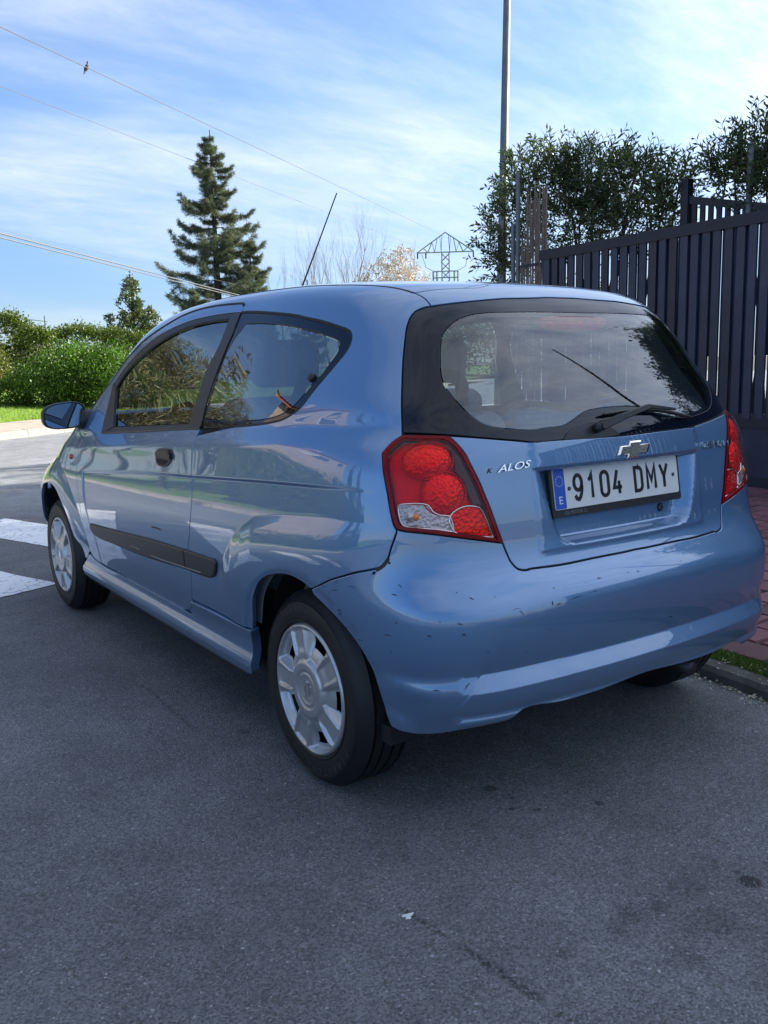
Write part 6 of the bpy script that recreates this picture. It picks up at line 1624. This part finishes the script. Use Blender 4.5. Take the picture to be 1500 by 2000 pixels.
# ---------------------------------------------------------------- pylon, lamp post, wires
MAT['galv'] = mat('galvanised_steel', (.16, .175, .18), .5, metal=.55, var=.15, vscale=6)
MAT['pylon'] = mat('pylon_steel', (.28, .33, .28), .6, metal=.3)
def pylon():
    x, y = 54.2, 68.2; root = empty('electricity_pylon', (x, y, 0), math.radians(-38), label='green steel lattice pylon with a triangular head and cross arms', cat='pylon')
    mb = MB(); H = 13.6; w = .42
    for sx in (-1, 1):
        for sy_ in (-1, 1): mb.tube([(sx * w, sy_ * w, 0), (sx * w * .8, sy_ * w * .8, 11.6)], .06, 4)
    for k in range(14):
        z0 = k * .83; z1 = z0 + .83
        for sy_ in (-1, 1):
            mb.tube([(-w, sy_ * w * .9, z0), (w, sy_ * w * .9, z1)], .035, 4); mb.tube([(w, sy_ * w * .9, z0), (-w, sy_ * w * .9, z1)], .035, 4)
            mb.tube([(sy_ * w * .9, -w, z0), (sy_ * w * .9, w, z1)], .035, 4)
    mb.build('lattice_mast', MAT['pylon'], root)
    mb = MB(); a = 2.75; zb = 11.7; zt = 13.55
    for sy_ in (-.3, .3):
        mb.tube([(-a, sy_ * .3, zb), (a, sy_ * .3, zb)], .06, 4)
        mb.tube([(-a, sy_ * .3, zb), (0, sy_ * .4, zt), (a, sy_ * .3, zb)], .06, 4)
        for fx in (-.62, -.38, -.15, .15, .38, .62): mb.tube([(fx * a, sy_, zb), (fx * a * .75, sy_, zb + (1 - abs(fx) * .75) * 1.85)], .04, 4); mb.tube([(fx * a, sy_, zb), (fx * a * 1.25, sy_, zb + (1 - abs(fx) * 1.25) * 1.85)], .03, 4)
    mb.build('cross_arm', MAT['pylon'], root)
    mb = MB()
    for zz in (9.9, 9.3, 8.7): mb.tube([(-1.2, 0, zz), (1.2, 0, zz)], .07, 4)
    for sx in (-1.2, -.85, .85, 1.2): mb.tube([(sx, 0, 9.9), (sx, 0, 8.4)], .09, 6)
    mb.build('switch_gear', MAT['pylon'], root)
    for sx in (-2.7, -1.9, 2.7): 
        mb = MB(); mb.tube([(sx, 0, zb), (sx, 0, zb - .55)], .07, 6); mb.build('insulator', MAT['bark_dark'], root)
    mb = MB()
    for sx in (-1, 1): mb.tube([(sx * 2.3, 0, zb - .1), (sx * 1.9, 0, zb - 1.4), (sx * 1.1, 0, 9.9)], .03, 4)
    mb.build('jumper_wire', MAT['bark_dark'], root)
pylon()
def lamp_post():
    root = empty('street_lamp', (8.03, 9.0, 0), label='tall tapered grey lamp post behind the fence, running out of the top of the picture', cat='street lamp')
    mb = MB(); mb.tube([(0, 0, 0), (.04, -.03, 2.2), (.16, -.11, 8.6)], [.088, .075, .045], 16); mb.build('pole', MAT['galv'], root, True)
    mb = MB(); mb.box((-.16, -.16, 0), (.16, .16, .025)); mb.build('base_plate', MAT['galv'], root)
    mb = MB(); mb.tube([(.16, -.11, 8.5), (-.2, .0, 8.9), (-1.0, .15, 9.05)], .03, 8); mb.build('arm', MAT['galv'], root, True)
    mb = MB(); mb.box((-1.6, .02, 8.98), (-1.0, .28, 9.10)); bevel(mb.build('lamp_head', MAT['galv'], root), .04)
lamp_post()
MAT['wire'] = mat('cable_grey', (.16, .16, .17), .5)
def wire(name, pts, sag, rad, label, group=None, m='bark_dark', n=40):
    a, b = Vector(pts[0]), Vector(pts[1]); mb = MB(); mb.tube([a.lerp(b, t) - Vector((0, 0, sag * 4 * t * (1 - t))) for t in np.linspace(0, 1, n)], rad, 5, False)
    mb.build(name, MAT['wire'], label=label, cat='cable', group=group)
WIRES()
def bird():
    p = Vector((9.62, 33.93, 12.43)); root = empty('bird', tuple(p), math.radians(30), label='small dark pigeon perched on the upper wire', cat='bird')
    mb = MB(); prof = [(-.02, .0, .30, .010), (.0, 0, .33, .034), (.03, 0, .30, .042), (.0, 0, .24, .040), (-.02, 0, .18, .075), (-.04, 0, .12, .085), (-.08, 0, .05, .060), (-.13, 0, -.03, .030), (-.20, 0, -.12, .022), (-.25, 0, -.18, .012)]
    pts = [(a * 1., b, c) for a, b, c, d in prof]; mb.tube(pts, [d for *_, d in prof], 10); mb.build('body', mat('pigeon_grey', (.10, .10, .12), .7), root, True)
    mb = MB(); mb.tube([(.055, 0, .305), (.085, 0, .295)], [.010, .002], 6); mb.build('beak', MAT['bark_dark'], root)
    for s in (-1, 1):
        mb = MB(); mb.tube([(-.02, s * .02, .08), (-.02, s * .02, .0)], .007, 5); mb.build('leg', MAT['orange'], root)
        mb = MB(); mb.tube([(-.02, s * .06, .18), (-.09, s * .07, .08), (-.17, s * .04, -.05)], [.03, .035, .006], 6); mb.build('wing', mat('pigeon_wing', (.06, .06, .07), .7), root, True)
bird()
def aerial():
    p = (7.4, 34.5, 0); root = empty('television_aerial', p, math.radians(0), label='thin television aerial sticking up behind the hedge', cat='aerial')
    mb = MB(); mb.tube([(0, 0, 0), (0, 0, 3.35)], .018, 6); mb.build('mast', MAT['galv'], root)
    mb = MB(); mb.tube([(-.75, 0, 3.22), (.1, 0, 3.12)], .014, 5); mb.build('boom', MAT['galv'], root)
    for k in range(8):
        x = -.7 + k * .1; mb = MB(); mb.tube([(x, -.10, 3.21 - k * .012), (x, .10, 3.21 - k * .012)], .006, 4); mb.build('element', MAT['galv'], root)
aerial()

# ---------------------------------------------------------------- right hand side: brick pavement, verge, fence
MAT['brick'] = mat('red_stamped_brick', (.24, .095, .105), .75, col2=(.155, .070, .080), vscale=7, bump=.8, bscale=28, bdist=.008)
MAT['brick_joint'] = mat('brick_joint', (.045, .04, .04), .95, var=.3, vscale=20)
MAT['soil'] = mat('verge_soil', (.075, .060, .040), .98, var=.4, vscale=25, bump=1, bscale=60, bdist=.01)
side = flat('brick_pavement', [(1.02, -14), (5.10, -14), (5.10, 6.3), (1.02, 6.3)], .052, MAT['brick_joint'], kind='structure')
cnt = 0
def brick(x0, y0, x1, y1, m=MAT['brick'], parent=side):
    global cnt
    h = .062 + random.uniform(-.002, .002); b = .006; j = lambda: random.uniform(-.003, .003)
    V = [(x0 + j(), y0 + j(), .04), (x1 + j(), y0 + j(), .04), (x1 + j(), y1 + j(), .04), (x0 + j(), y1 + j(), .04)]
    T = [(V[0][0] + b, V[0][1] + b, h), (V[1][0] - b, V[1][1] + b, h), (V[2][0] - b, V[2][1] - b, h), (V[3][0] + b, V[3][1] - b, h)]
    mesh_obj('brick', V + T, [(4, 5, 6, 7), (0, 1, 5, 4), (1, 2, 6, 5), (2, 3, 7, 6), (3, 0, 4, 7)], m, parent); cnt += 1
bw, bl_ = .19, .30
far = MB()
row = 0; x = 1.04
rows = []
while x < 5.05:
    y = -6 + (row % 2) * bl_ / 2 + random.uniform(-.01, .01)
    while y < 6.5:
        rows.append((x, y)); y += bl_
    x += bw; row += 1
rows.sort(key=lambda p: math.hypot(p[0] - 2.2, p[1] - .3))
near = [p for p in rows if -1.2 < p[1] < 3.2][:290]
ns_ = set(near)
for p in near: brick(p[0] + .006, p[1] + .006, p[0] + bw - .006, p[1] + bl_ - .006)
for p in rows:
    if p in ns_: continue
    x0, y0, x1, y1 = p[0] + .006, p[1] + .006, p[0] + bw - .006, p[1] + bl_ - .006; h = .062
    far.add([(x0, y0, .045), (x1, y0, .045), (x1, y1, .045), (x0, y1, .045), (x0 + .006, y0 + .006, h), (x1 - .006, y0 + .006, h), (x1 - .006, y1 - .006, h), (x0 + .006, y1 - .006, h)], [(4, 5, 6, 7), (0, 1, 5, 4), (1, 2, 6, 5), (2, 3, 7, 6), (3, 0, 4, 7)])
far.build('distant_bricks', MAT['brick'], side, kind='stuff')
verge = flat('verge', [(.93, -14), (1.03, -14), (1.03, 6.3), (.93, 6.3)], .046, MAT['soil'], kind='structure')
kr = empty('right_kerb', (0, 0, 0), kind='structure')
def kx(y): return .865 - .10 * max(0, -.15 - y) - .02 * max(0, -1 - y) if y < -.15 else .865
y = -6.0
while y < 6:
    L = .50; n = 6; V = []; w = .085
    for k in range(n + 1):
        yy = y + .004 + (L - .008) * k / n; xx = max(.4, kx(yy)); t = random.uniform(-.002, .002)
        V += [(xx, yy, -.01), (xx + .006, yy, .030 + t), (xx + .022, yy, .048 + t), (xx + w, yy, .052 + t), (xx + w + .01, yy, .0)]
    F = [(k * 5 + i, k * 5 + 5 + i, k * 5 + 6 + i, k * 5 + 1 + i) for k in range(n) for i in range(4)] + [(0, 1, 2, 3, 4), (n * 5 + 4, n * 5 + 3, n * 5 + 2, n * 5 + 1, n * 5)]
    F = [f[::-1] for f in F]
    mesh_obj('kerb_stone', V, F, MAT['oldkerb'], kr, False); y += L
def fill_strip():      # soil between the kerb and the bricks where the kerb swings out
    V = []; F = []; ys = np.arange(-6, 6.1, .25)
    for yy in ys: xx = max(.4, kx(yy)) + .08; V += [(xx, yy, .040), (1.05, yy, .048)]
    for k in range(len(ys) - 1): F.append((2 * k, 2 * k + 1, 2 * k + 3, 2 * k + 2))
    mesh_obj('verge_soil', V, F, MAT['soil'], kind='structure')
fill_strip()
def verge_pts(n):
    y = rng.uniform(-2.5, 1.2, n); y = np.where(rng.uniform(0, 1, n) < .75, rng.normal(-.35, .32, n), y); x = np.array([max(.4, kx(v)) + .085 for v in y]); c = .5 + .5 * np.sin(y * 13) * np.sin(y * 5.1)
    return np.stack([x + rng.uniform(0, 1, n) ** .8 * (1.035 - x + .02 * c), y, np.full(n, .046)], 1)
grass('weeds', verge_pts, 5200, .028, leaf_mat('weed', (.05, .09, .02), (.13, .18, .04), .25), kind='stuff', label='green weeds growing between the kerb stones and the red bricks', cat='weeds')
def litter():
    n = 420; y = rng.normal(-.4, .5, n); x = np.array([max(.35, kx(v)) for v in y]) + np.where(rng.uniform(0, 1, n) < .6, -np.abs(rng.normal(0, .035, n)) - .004, rng.uniform(.0, .22, n))
    z = np.array([.004 if a < max(.35, kx(b)) else .056 for a, b in zip(x, y)]); P = np.stack([x, y, z + .004], 1); D = rng.normal(size=(n, 3)); D[:, 2] = np.abs(D[:, 2]) * .25
    V, F = leaves(P, D, rng.uniform(.007, .020, n), rng.uniform(.005, .011, n), .6)
    mesh_obj('fallen_petals', V, F, leaf_mat('dry_petal', (.30, .26, .20), (.62, .58, .50), .2), kind='stuff', label='scattered dry petals and leaves along the foot of the kerb', cat='leaf litter')
    n = 46; P = np.stack([rng.uniform(-1.8, 1.0, n), rng.uniform(-1.6, 1.2, n), np.full(n, .003)], 1); D = rng.normal(size=(n, 3)); D[:, 2] = .1
    V, F = leaves(P, D, rng.uniform(.006, .014, n), rng.uniform(.003, .006, n), .5); mesh_obj('road_crumbs', V, F, leaf_mat('crumb', (.12, .10, .08), (.40, .38, .34), .0), kind='stuff', label='tiny leaf crumbs and grit scattered on the asphalt', cat='debris')
litter()
def dropping():
    c = GROUND_BLOB; V = [(c[0], c[1], .009)]; n = 18
    for k in range(n):
        a = 2 * math.pi * k / n; r = .011 * (1 + .4 * math.sin(3 * a + 1) + .25 * math.sin(7 * a)); V.append((c[0] + r * math.cos(a) * 1.15, c[1] + r * math.sin(a) * .8, .003))
    mesh_obj('white_splotch', V, [(0, 1 + k, 1 + (k + 1) % n) for k in range(n)], mat('white_splotch', (.75, .75, .74), .6, bump=.8, bscale=400, bdist=.003), label='small white splotch on the asphalt in front of the car tail', cat='bird dropping')
dropping()

MAT['fence'] = mat('fence_paint_navy', (.020, .034, .068), .42, var=.35, vscale=5, bump=.3, bscale=25, bdist=.004)
MAT['fence_dark'] = mat('fence_frame_navy', (.010, .017, .034), .5, var=.2, vscale=5)
MAT['reed'] = mat('dry_reed', (.22, .17, .13), .9, var=.35, vscale=22)
def vary(m):      # every board has weathered a little differently
    ns, ln = nodes_of(m); b = ns['Principled BSDF']; src = b.inputs['Base Color'].links[0].from_socket
    oi = ns.new('ShaderNodeObjectInfo'); r = ns.new('ShaderNodeMapRange'); r.inputs['To Min'].default_value = .60; r.inputs['To Max'].default_value = 1.30; ln.new(oi.outputs['Random'], r.inputs['Value'])
    v = ns.new('ShaderNodeVectorMath'); v.operation = 'SCALE'; ln.new(src, v.inputs[0]); ln.new(r.outputs[0], v.inputs['Scale']); ln.new(v.outputs[0], b.inputs['Base Color'])
vary(MAT['fence']); vary(MAT['brick'])
def fence():
    x0 = 5.12; root = empty('slatted_fence', (x0, 0, 0), label='dark navy fence of upright slats over a solid base, right of the car', cat='fence')
    y1, y0 = 5.08, -8.0; P = .118
    def xf(y): return .0 + (y - 2.4) * .012
    def zt(y): return 2.40 - (y - 2.4) * .012
    mb = MB(); mb.V = []; 
    def beam(name, ya, yb, z0, z1, xa, xb, m=MAT['fence_dark']):
        V = []
        for y in (ya, yb):
            dz = (y - 2.4) * .012 if z1 > 2 else 0
            V += [(xf(y) + xa, y, z0 - dz), (xf(y) + xb, y, z0 - dz), (xf(y) + xb, y, z1 - dz), (xf(y) + xa, y, z1 - dz)]
        return mesh_obj(name, V, [(0, 1, 5, 4), (1, 2, 6, 5), (2, 3, 7, 6), (3, 0, 4, 7), (3, 2, 1, 0), (4, 5, 6, 7)], m, root)
    beam('top_rail', y0, y1, 2.30, 2.40, -.035, .045); beam('mid_rail', y0, y1, .58, .70, -.02, .05); beam('bottom_rail', y0, y1, .03, .15, -.03, .06)
    beam('base_board', y0, y1, .15, .58, .0, .03, MAT['fence'])
    mbc = beam('footing', y0, y1 + .3, -.02, .035, -.10, .10, MAT['oldkerb'])
    sl = None; k = 0; y = y1 - .10
    V0 = [(-.012, -.040, 0), (.012, -.040, 0), (.012, .040, 0), (-.012, .040, 0)]; V0 = V0 + [(a, b, 1) for a, b, _ in V0]; F0 = [(3, 2, 1, 0), (4, 5, 6, 7), (0, 1, 5, 4), (1, 2, 6, 5), (2, 3, 7, 6), (3, 0, 4, 7)]
    while y > y0 + .1:
        s = mesh_obj('slat', V0, F0, MAT['fence'], root) if sl is None else sl.copy()
        if sl is None: sl = s
        else: link(s, root)
        s.location = (xf(y) - .012 + random.uniform(-.004, .004), y + random.uniform(-.004, .004), .66); s.scale = (1, random.uniform(.93, 1.03), zt(y) - .08 - .66); s.rotation_euler = (random.uniform(-.002, .002), 0, random.uniform(-.04, .04))
        b = sl.copy(); b.name = 'back_slat'; link(b, root); b.location = (xf(y) + .022, y - P / 2 + random.uniform(-.006, .006), .66); b.scale = (.8, random.uniform(.42, .66), zt(y) - .08 - .66)
        y -= P; k += 1
    for y in (5.05, 2.6, 0.1, -2.4, -4.9, -7.4):
        mb = MB(); mb.box((xf(y) + .03, y - .04, 0), (xf(y) + .10, y + .04, zt(y) - .03)); mb.build('post', MAT['fence_dark'], root)
    # reed screen beyond its far end
    root = empty('reed_screen', (5.35, 5.4, 0), label='narrow panel of dry reeds between grey posts at the far end of the fence', cat='screen')
    rnd = random.Random(3); proto = None
    for k in range(26):
        y = -.20 + k * .0165; mb = MB(); h = rnd.uniform(2.9, 3.12) if k < 20 else rnd.uniform(2.4, 2.9); mb.tube([(rnd.gauss(0, .012), y, 0), (rnd.gauss(0, .01), y + rnd.gauss(0, .004), h * .5), (rnd.gauss(0, .012), y + rnd.gauss(0, .006), h)], .0082, 5, False); mb.build('reed', MAT['reed'], root)
    for z in (1.15, 2.25): 
        mb = MB(); mb.box((-.02, -.22, z), (.02, .24, z + .03)); mb.build('reed_batten', MAT['fence_dark'], root)
    for y, h in ((.26, 3.3), (.34, 2.75)):
        mb = MB(); mb.tube([(0, y, 0), (0, y, h)], .026, 10); mb.build('screen_post', MAT['galv'], root)
fence()
def upper_fence():
    root = empty('upper_fence', (6.3, 3.3, 0), label='short run of dark slatted fence stepping up behind the main fence at the right', cat='fence')
    ya, yb = -.42, .80; za, zb = 2.60, 2.88
    f = lambda y: za + (zb - za) * (y - ya) / (yb - ya)
    mb = MB(); V = [(0, ya, f(ya)), (.06, ya, f(ya)), (.06, ya, f(ya) - .08), (0, ya, f(ya) - .08), (0, yb, f(yb)), (.06, yb, f(yb)), (.06, yb, f(yb) - .08), (0, yb, f(yb) - .08)]
    mb.add(V, [(0, 1, 2, 3), (7, 6, 5, 4), (0, 4, 5, 1), (1, 5, 6, 2), (2, 6, 7, 3), (3, 7, 4, 0)]); mb.build('top_rail', MAT['fence_dark'], root)
    k = 0; y = ya + .03
    while y < yb:
        mb = MB(); mb.box((.01, y - .028, 1.2), (.035, y + .028, f(y) - .02)); mb.build('slat', MAT['fence_dark'], root); y += .10
    mb = MB(); mb.box((-.02, yb - .03, 1.0), (.07, yb + .06, 3.05)); mb.build('post', MAT['fence_dark'], root)
    mb = MB(); mb.tube([(.02, yb + .14, 1.0), (.02, yb + .05, 2.72)], .03, 8); mb.build('brace', MAT['galv'], root)
    r2_ = empty('garden_post', (6.3, 3.36, 0), label='plain grey metal post standing among the leaves behind the fence at the right edge', cat='post')
    mb = MB(); mb.tube([(0, 0, 0), (0, 0, 3.24)], .032, 12); mb.build('tube', MAT['galv'], r2_, True)
    mb = MB(); mb.tube([(0, 0, 3.24), (0, 0, 3.26)], .036, 12); mb.build('cap', MAT['galv'], r2_, True)
upper_fence()

def laurel(name, x, y, blobs, n, label, seed, stems=9, L=.088, W=.025):
    """open foliage: arching twigs set with narrow leaves"""
    rnd = random.Random(seed); r = np.random.default_rng(seed); root = tree_root(name, x, y, label, 'tree', None, 0.)
    mb = MB(); w = np.array([b[3] * b[4] * b[5] for b in blobs]) ** .7; w /= w.sum()
    tw = n // 9; which = r.choice(len(blobs), tw, p=w); PP = []; DD = []; tm = MB()
    for i in range(tw):
        b = blobs[which[i]]; d = r.normal(size=3); d /= np.linalg.norm(d); rad = 1 - .75 * r.uniform(0, 1) ** 1.3
        c = Vector((b[0] + d[0] * b[3] * rad, b[1] + d[1] * b[4] * rad, b[2] + d[2] * b[5] * rad)); dr = (Vector(tuple(d)) * .7 + Vector((r.normal(0, .5), r.normal(0, .5), .45 + r.normal(0, .4)))).normalized(); ln_ = r.uniform(.14, .34)
        e = c + dr * ln_; tm.tube([c, e], [.0035, .002], 3, False)
        for q in range(9):
            t = (q + .6) / 9; PP.append(c.lerp(e, t)); sd = dr.orthogonal().normalized(); sd.rotate(Matrix.Rotation(q * 2.4, 3, dr)); DD.append(sd * .8 + dr * .75)
    V, F = leaves(np.array([tuple(p) for p in PP]), np.array([tuple(d) for d in DD]), r.uniform(.7, 1.2, len(PP)) * L, r.uniform(.8, 1.2, len(PP)) * W, .4)
    crown(root, V, F, MAT['leaf_right']); l = root.location; tm.V = [(a - l.x, b - l.y, c - l.z) for a, b, c in tm.V]; tm.build('twigs', MAT['bark_dark'], root, kind='stuff')
    for k in range(stems):
        b = blobs[k % len(blobs)]; p = Vector((x + rnd.uniform(-.4, .4) + (b[0] - x) * .5, y + rnd.uniform(-.3, .3) + (b[1] - y) * .6, 0)); q = Vector((b[0] + rnd.gauss(0, .1), b[1] + rnd.gauss(0, .1), b[2] + b[5] * .6))
        mb.tube([p, p.lerp(q, .5) + Vector((rnd.gauss(0, .12), rnd.gauss(0, .12), 0)), q], [.035, .024, .008], 5, False)
    wood(root, mb, MAT['bark'], 'stem'); return root
laurel('laurel_tree', 6.9, 6.6, LAUREL_A, 11800, 'open leafy laurel rising behind the fence and around the lamp post', 71)
laurel('laurel_tree', 7.2, 3.9, LAUREL_B, 5000, 'leafy laurel at the right edge above the stepped fence', 72)

# ---------------------------------------------------------------- what stands round the camera (mirrored in the car and shading it)
def big_tree(x, y, H, R, label, seed, n=15000, m='leaf_dark', L=.22, group=None):
    rnd = random.Random(seed); root = tree_root('garden_tree', x, y, label, group=group, z=0); mb = MB(); mb.tube([(x, y, 0), (x + .1, y, H * .4), (x, y + .1, H * .8)], [R * .09, R * .065, R * .02], 8)
    bl = []
    for k in range(12):
        a = rnd.uniform(0, 6.28); rr = R * rnd.uniform(.1, .62); z = H * rnd.uniform(.38, .84); s = R * rnd.uniform(.34, .55); bl.append((x + math.cos(a) * rr, y + math.sin(a) * rr, z, s, s, s * .85)); mb.tube([(x, y, z * .6), (bl[-1][0], bl[-1][1], z)], [R * .03, R * .01], 5, False)
    bl.append((x, y, H * .8, R * .45, R * .45, H * .2)); wood(root, mb, MAT['bark_dark'])
    V, F = blob_leaves(bl, n, L, L * .5, None, .75, seed=seed); crown(root, V, F, MAT[m])
SHADE_LABELS = ['round crowned garden tree just past the right edge of the picture, behind the fence', 'broad dark garden tree level with the car tail, behind the fence', 'low garden tree behind the fence, last towards the back of the camera', 'tall shade tree added at the back of the garden, nearest the laurels', 'tallest shade tree added at the back of the garden, middle of its row', 'tall shade tree added at the back of the garden, farthest from the laurels', 'slender tall shade tree added between the two tallest at the back of the garden', 'tall shade tree added at the very end of the back row, past the low garden tree']
for i, (x, y, H, R) in enumerate(((10.8, 2.6, 6.6, 2.6), (10.6, -1.8, 7.8, 3.1), (10.8, -5.2, 4.4, 2.4), (19.0, 3.5, 10.5, 4.2), (19.0, -1.2, 12.5, 4.3), (19.5, -5.2, 12.5, 4.0), (22.5, -3.4, 13.5, 4.2), (21.5, 1.2, 12.5, 4.0))):  # unseen back row is added to block sun leaking past the front trees
    big_tree(x, y, H, R, SHADE_LABELS[i], 100 + i, n=15000 if i < 3 else 30000, group='shade trees in the garden right of the camera')

MAT['wall_stone'] = mat('rendered_stone_wall', (.46, .38, .31), .9, col2=(.34, .27, .22), vscale=3, bump=.6, bscale=14, bdist=.03)
MAT['roof_tile'] = mat('clay_roof_tile', (.42, .13, .07), .8, col2=(.28, .09, .055), vscale=4)
MAT['shutter'] = mat('window_dark', (.05, .06, .08), .2)
MAT['eaves'] = mat('white_eaves', (.62, .60, .56), .8)
def house(cx, cy, rz_, w, d, h, label):
    root = empty('house', (cx, cy, 0), rz_, label=label, cat='house')
    mb = MB(); mb.box((-w / 2, -d / 2, 0), (w / 2, d / 2, h)); mb.build('wall', MAT['wall_stone'], root)
    pitch = .42; ov = .45; rh = (d / 2 + ov) * pitch
    for s in (-1, 1):
        mb = MB(); V = [(-w / 2 - ov, s * (d / 2 + ov), h - .05), (w / 2 + ov, s * (d / 2 + ov), h - .05), (w / 2 + ov, 0, h - .05 + rh), (-w / 2 - ov, 0, h - .05 + rh)]; V += [(a, b, c - .12) for a, b, c in V]
        mb.add(V, [(0, 1, 2, 3) if s < 0 else (3, 2, 1, 0), (4, 5, 1, 0), (7, 6, 5, 4)]); rf = mb.build('roof', MAT['roof_tile'], root)
        mb = MB(); k = 0; x = -w / 2 - ov
        while x < w / 2 + ov:
            mb.tube([(x, s * (d / 2 + ov + .03), h + .0), (x, 0, h + rh)], .075, 6, False); x += .24
        mb.build('roof_tiles', MAT['roof_tile'], rf, True, kind='stuff')
    for sx in (-1, 1): mb = MB(); mb.add([(sx * w / 2 * .999, -d / 2, h), (sx * w / 2 * .999, d / 2, h), (sx * w / 2 * .999, 0, h + d / 2 * pitch)], [(0, 1, 2)]); mb.build('gable', MAT['wall_stone'], root)
    for s in (-1, 1):
        for k in range(int(w / .45)):
            mb = MB(); x = -w / 2 + .2 + k * .45; mb.box((x, s * d / 2 - .02 if s > 0 else -d / 2 - .35, h - .22), (x + .14, s * d / 2 + .35 if s > 0 else -d / 2 + .02, h - .10)); mb.build('eaves_block', MAT['eaves'], root)
    for s in (-1, 1):
        for x in np.arange(-w / 2 + 1.2, w / 2 - .8, 2.3):
            for z in (1.0, h - 2.1) if h > 4.5 else (1.0,):
                yy = s * (d / 2 + .01); mb = MB(); mb.box((x - .55, yy - .05, z - .08), (x + .55, yy + .05, z + 1.28)); f = mb.build('window', MAT['eaves'], root)
                mb = MB(); mb.box((x - .47, yy - .06, z), (x + .47, yy + .06, z + 1.2)); mb.build('pane', MAT['shutter'], f)
    for sx in (-1, 1):
        for y in (-d / 4, d / 4):
            for z in (1.0, h - 2.1):
                mb = MB(); mb.box((sx * w / 2 - .05, y - .55, z - .08), (sx * w / 2 + .05, y + .55, z + 1.28)); f = mb.build('window', MAT['eaves'], root)
                mb = MB(); mb.box((sx * w / 2 - .06, y - .47, z), (sx * w / 2 + .06, y + .47, z + 1.2)); mb.build('pane', MAT['shutter'], f)
    mb = MB(); mb.box((w * .2, -.3, h + rh * .5), (w * .2 + .6, .3, h + rh + .7)); mb.build('chimney', MAT['wall_stone'], root)
house(-11.85, 14.5, math.radians(35.4), 6.6, 7, 7.1, 'stone house with a red tiled roof across the street, left of the picture')
def twiggy(x, y, H, R, seed, n=11000, label='', m='twig_gold', L=.32):
    rnd = random.Random(seed); root = tree_root('garden_shrub', x, y, label, 'shrub', 'bare shrubs in front of the house across the street', z=.1)
    mb = MB(); tips = []
    for t in range(5): branches(mb, Vector((x, y, 0)), Vector((rnd.gauss(0, .4), rnd.gauss(0, .4), 1)).normalized(), H * .42, .05, 3, rnd, tips, .6, .15)
    wood(root, mb, MAT['bark'], 'branches'); bl = [(x + rnd.gauss(0, R * .35), y + rnd.gauss(0, R * .35), H * rnd.uniform(.35, .75), R * .5, R * .5, H * .25) for k in range(7)]
    V, F = blob_leaves(bl, n, L, L * .10, None, .9, seed=seed); crown(root, V, F, MAT[m])
TWIG_LABELS = ['tall golden bare shrub beside the corner of the stone house', 'lower bare shrub right against the stone house wall', 'bare golden shrub second from the stone house', 'bare golden shrub third from the stone house', 'big bare shrub standing behind the first row on the lawn', 'bare shrub nearest the round green bush']
for i, (x, y, H, R) in enumerate(((-4.9, 16.2, 7.2, 2.4), (-6.6, 15.6, 6.0, 1.8), (-2.9, 18.0, 7.4, 2.4), (-1.0, 20.2, 7.2, 2.2), (-4.6, 21.5, 8.0, 2.8), (.4, 24.0, 6.2, 2.0))):
    twiggy(x, y, H, R, 200 + i, label=TWIG_LABELS[i])
for i, (x, y, H, R, lab) in enumerate(((.9, 24.5, 5.6, 1.6, 'light green leafy tree on the lawn beyond the left edge of the picture'), (-5.0, 22.0, 4.5, 1.4, 'green garden tree beside the house across the street'))):
    root = tree_root('leafy_tree', x, y, lab); V, F = blob_leaves([(x, y, H * .6, R, R, H * .32), (x + R * .5, y, H * .5, R * .6, R * .6, H * .25)], 6000, .12, .06, None, .7, seed=300 + i); crown(root, V, F, MAT['leaf_bush']); mb = MB(); mb.tube([(x, y, 0), (x, y, H * .6)], [.12, .04], 6); wood(root, mb, MAT['bark'])

def cypress(x, y, H, label):
    root = tree_root('cypress', x, y, label, z=0); bl = [(x, y, H * (.12 + .16 * k), H * .085 * (1 - .12 * k), H * .085 * (1 - .12 * k), H * .12) for k in range(6)]
    V, F = blob_leaves(bl, 9000, .20, .08, None, .6, seed=int(H * 10)); crown(root, V, F, MAT['leaf_dark']); mb = MB(); mb.tube([(x, y, 0), (x, y, H * .9)], [.18, .03], 6); wood(root, mb, MAT['bark_dark'])
cypress(-18.5, 11.5, 10.5, 'taller dark cypress beside the house across the street')
cypress(-20.5, 9.0, 9.2, 'shorter dark cypress beyond the taller one, across the street')

_h0 = along(-21, 3.6); _h1 = along(-7.2, 3.6)
hedge('garden_hedge', (_h0[0], _h0[1], 0), (_h1[0], _h1[1], 0), 1.7, 1.0, 14000, 'green garden hedge in front of the house across the street', MAT['leaf_hedge'], 9, .05, L=.10)

_r = empty('utility_pole', (7.75, -5.0, 0), label='thin dark wooden pole in the garden behind the fence, mirrored in the rear window', cat='pole')
_m = MB(); _m.tube([(0, 0, 0), (.02, 0, 4), (0, .02, 8.6)], [.075, .060, .026], 10); _m.build('shaft', MAT['bark_dark'], _r, True)
_m = MB(); _m.tube([(0, .02, 8.6), (0, .02, 8.68)], [.034, .02], 10); _m.build('cap', MAT['galv'], _r, True)
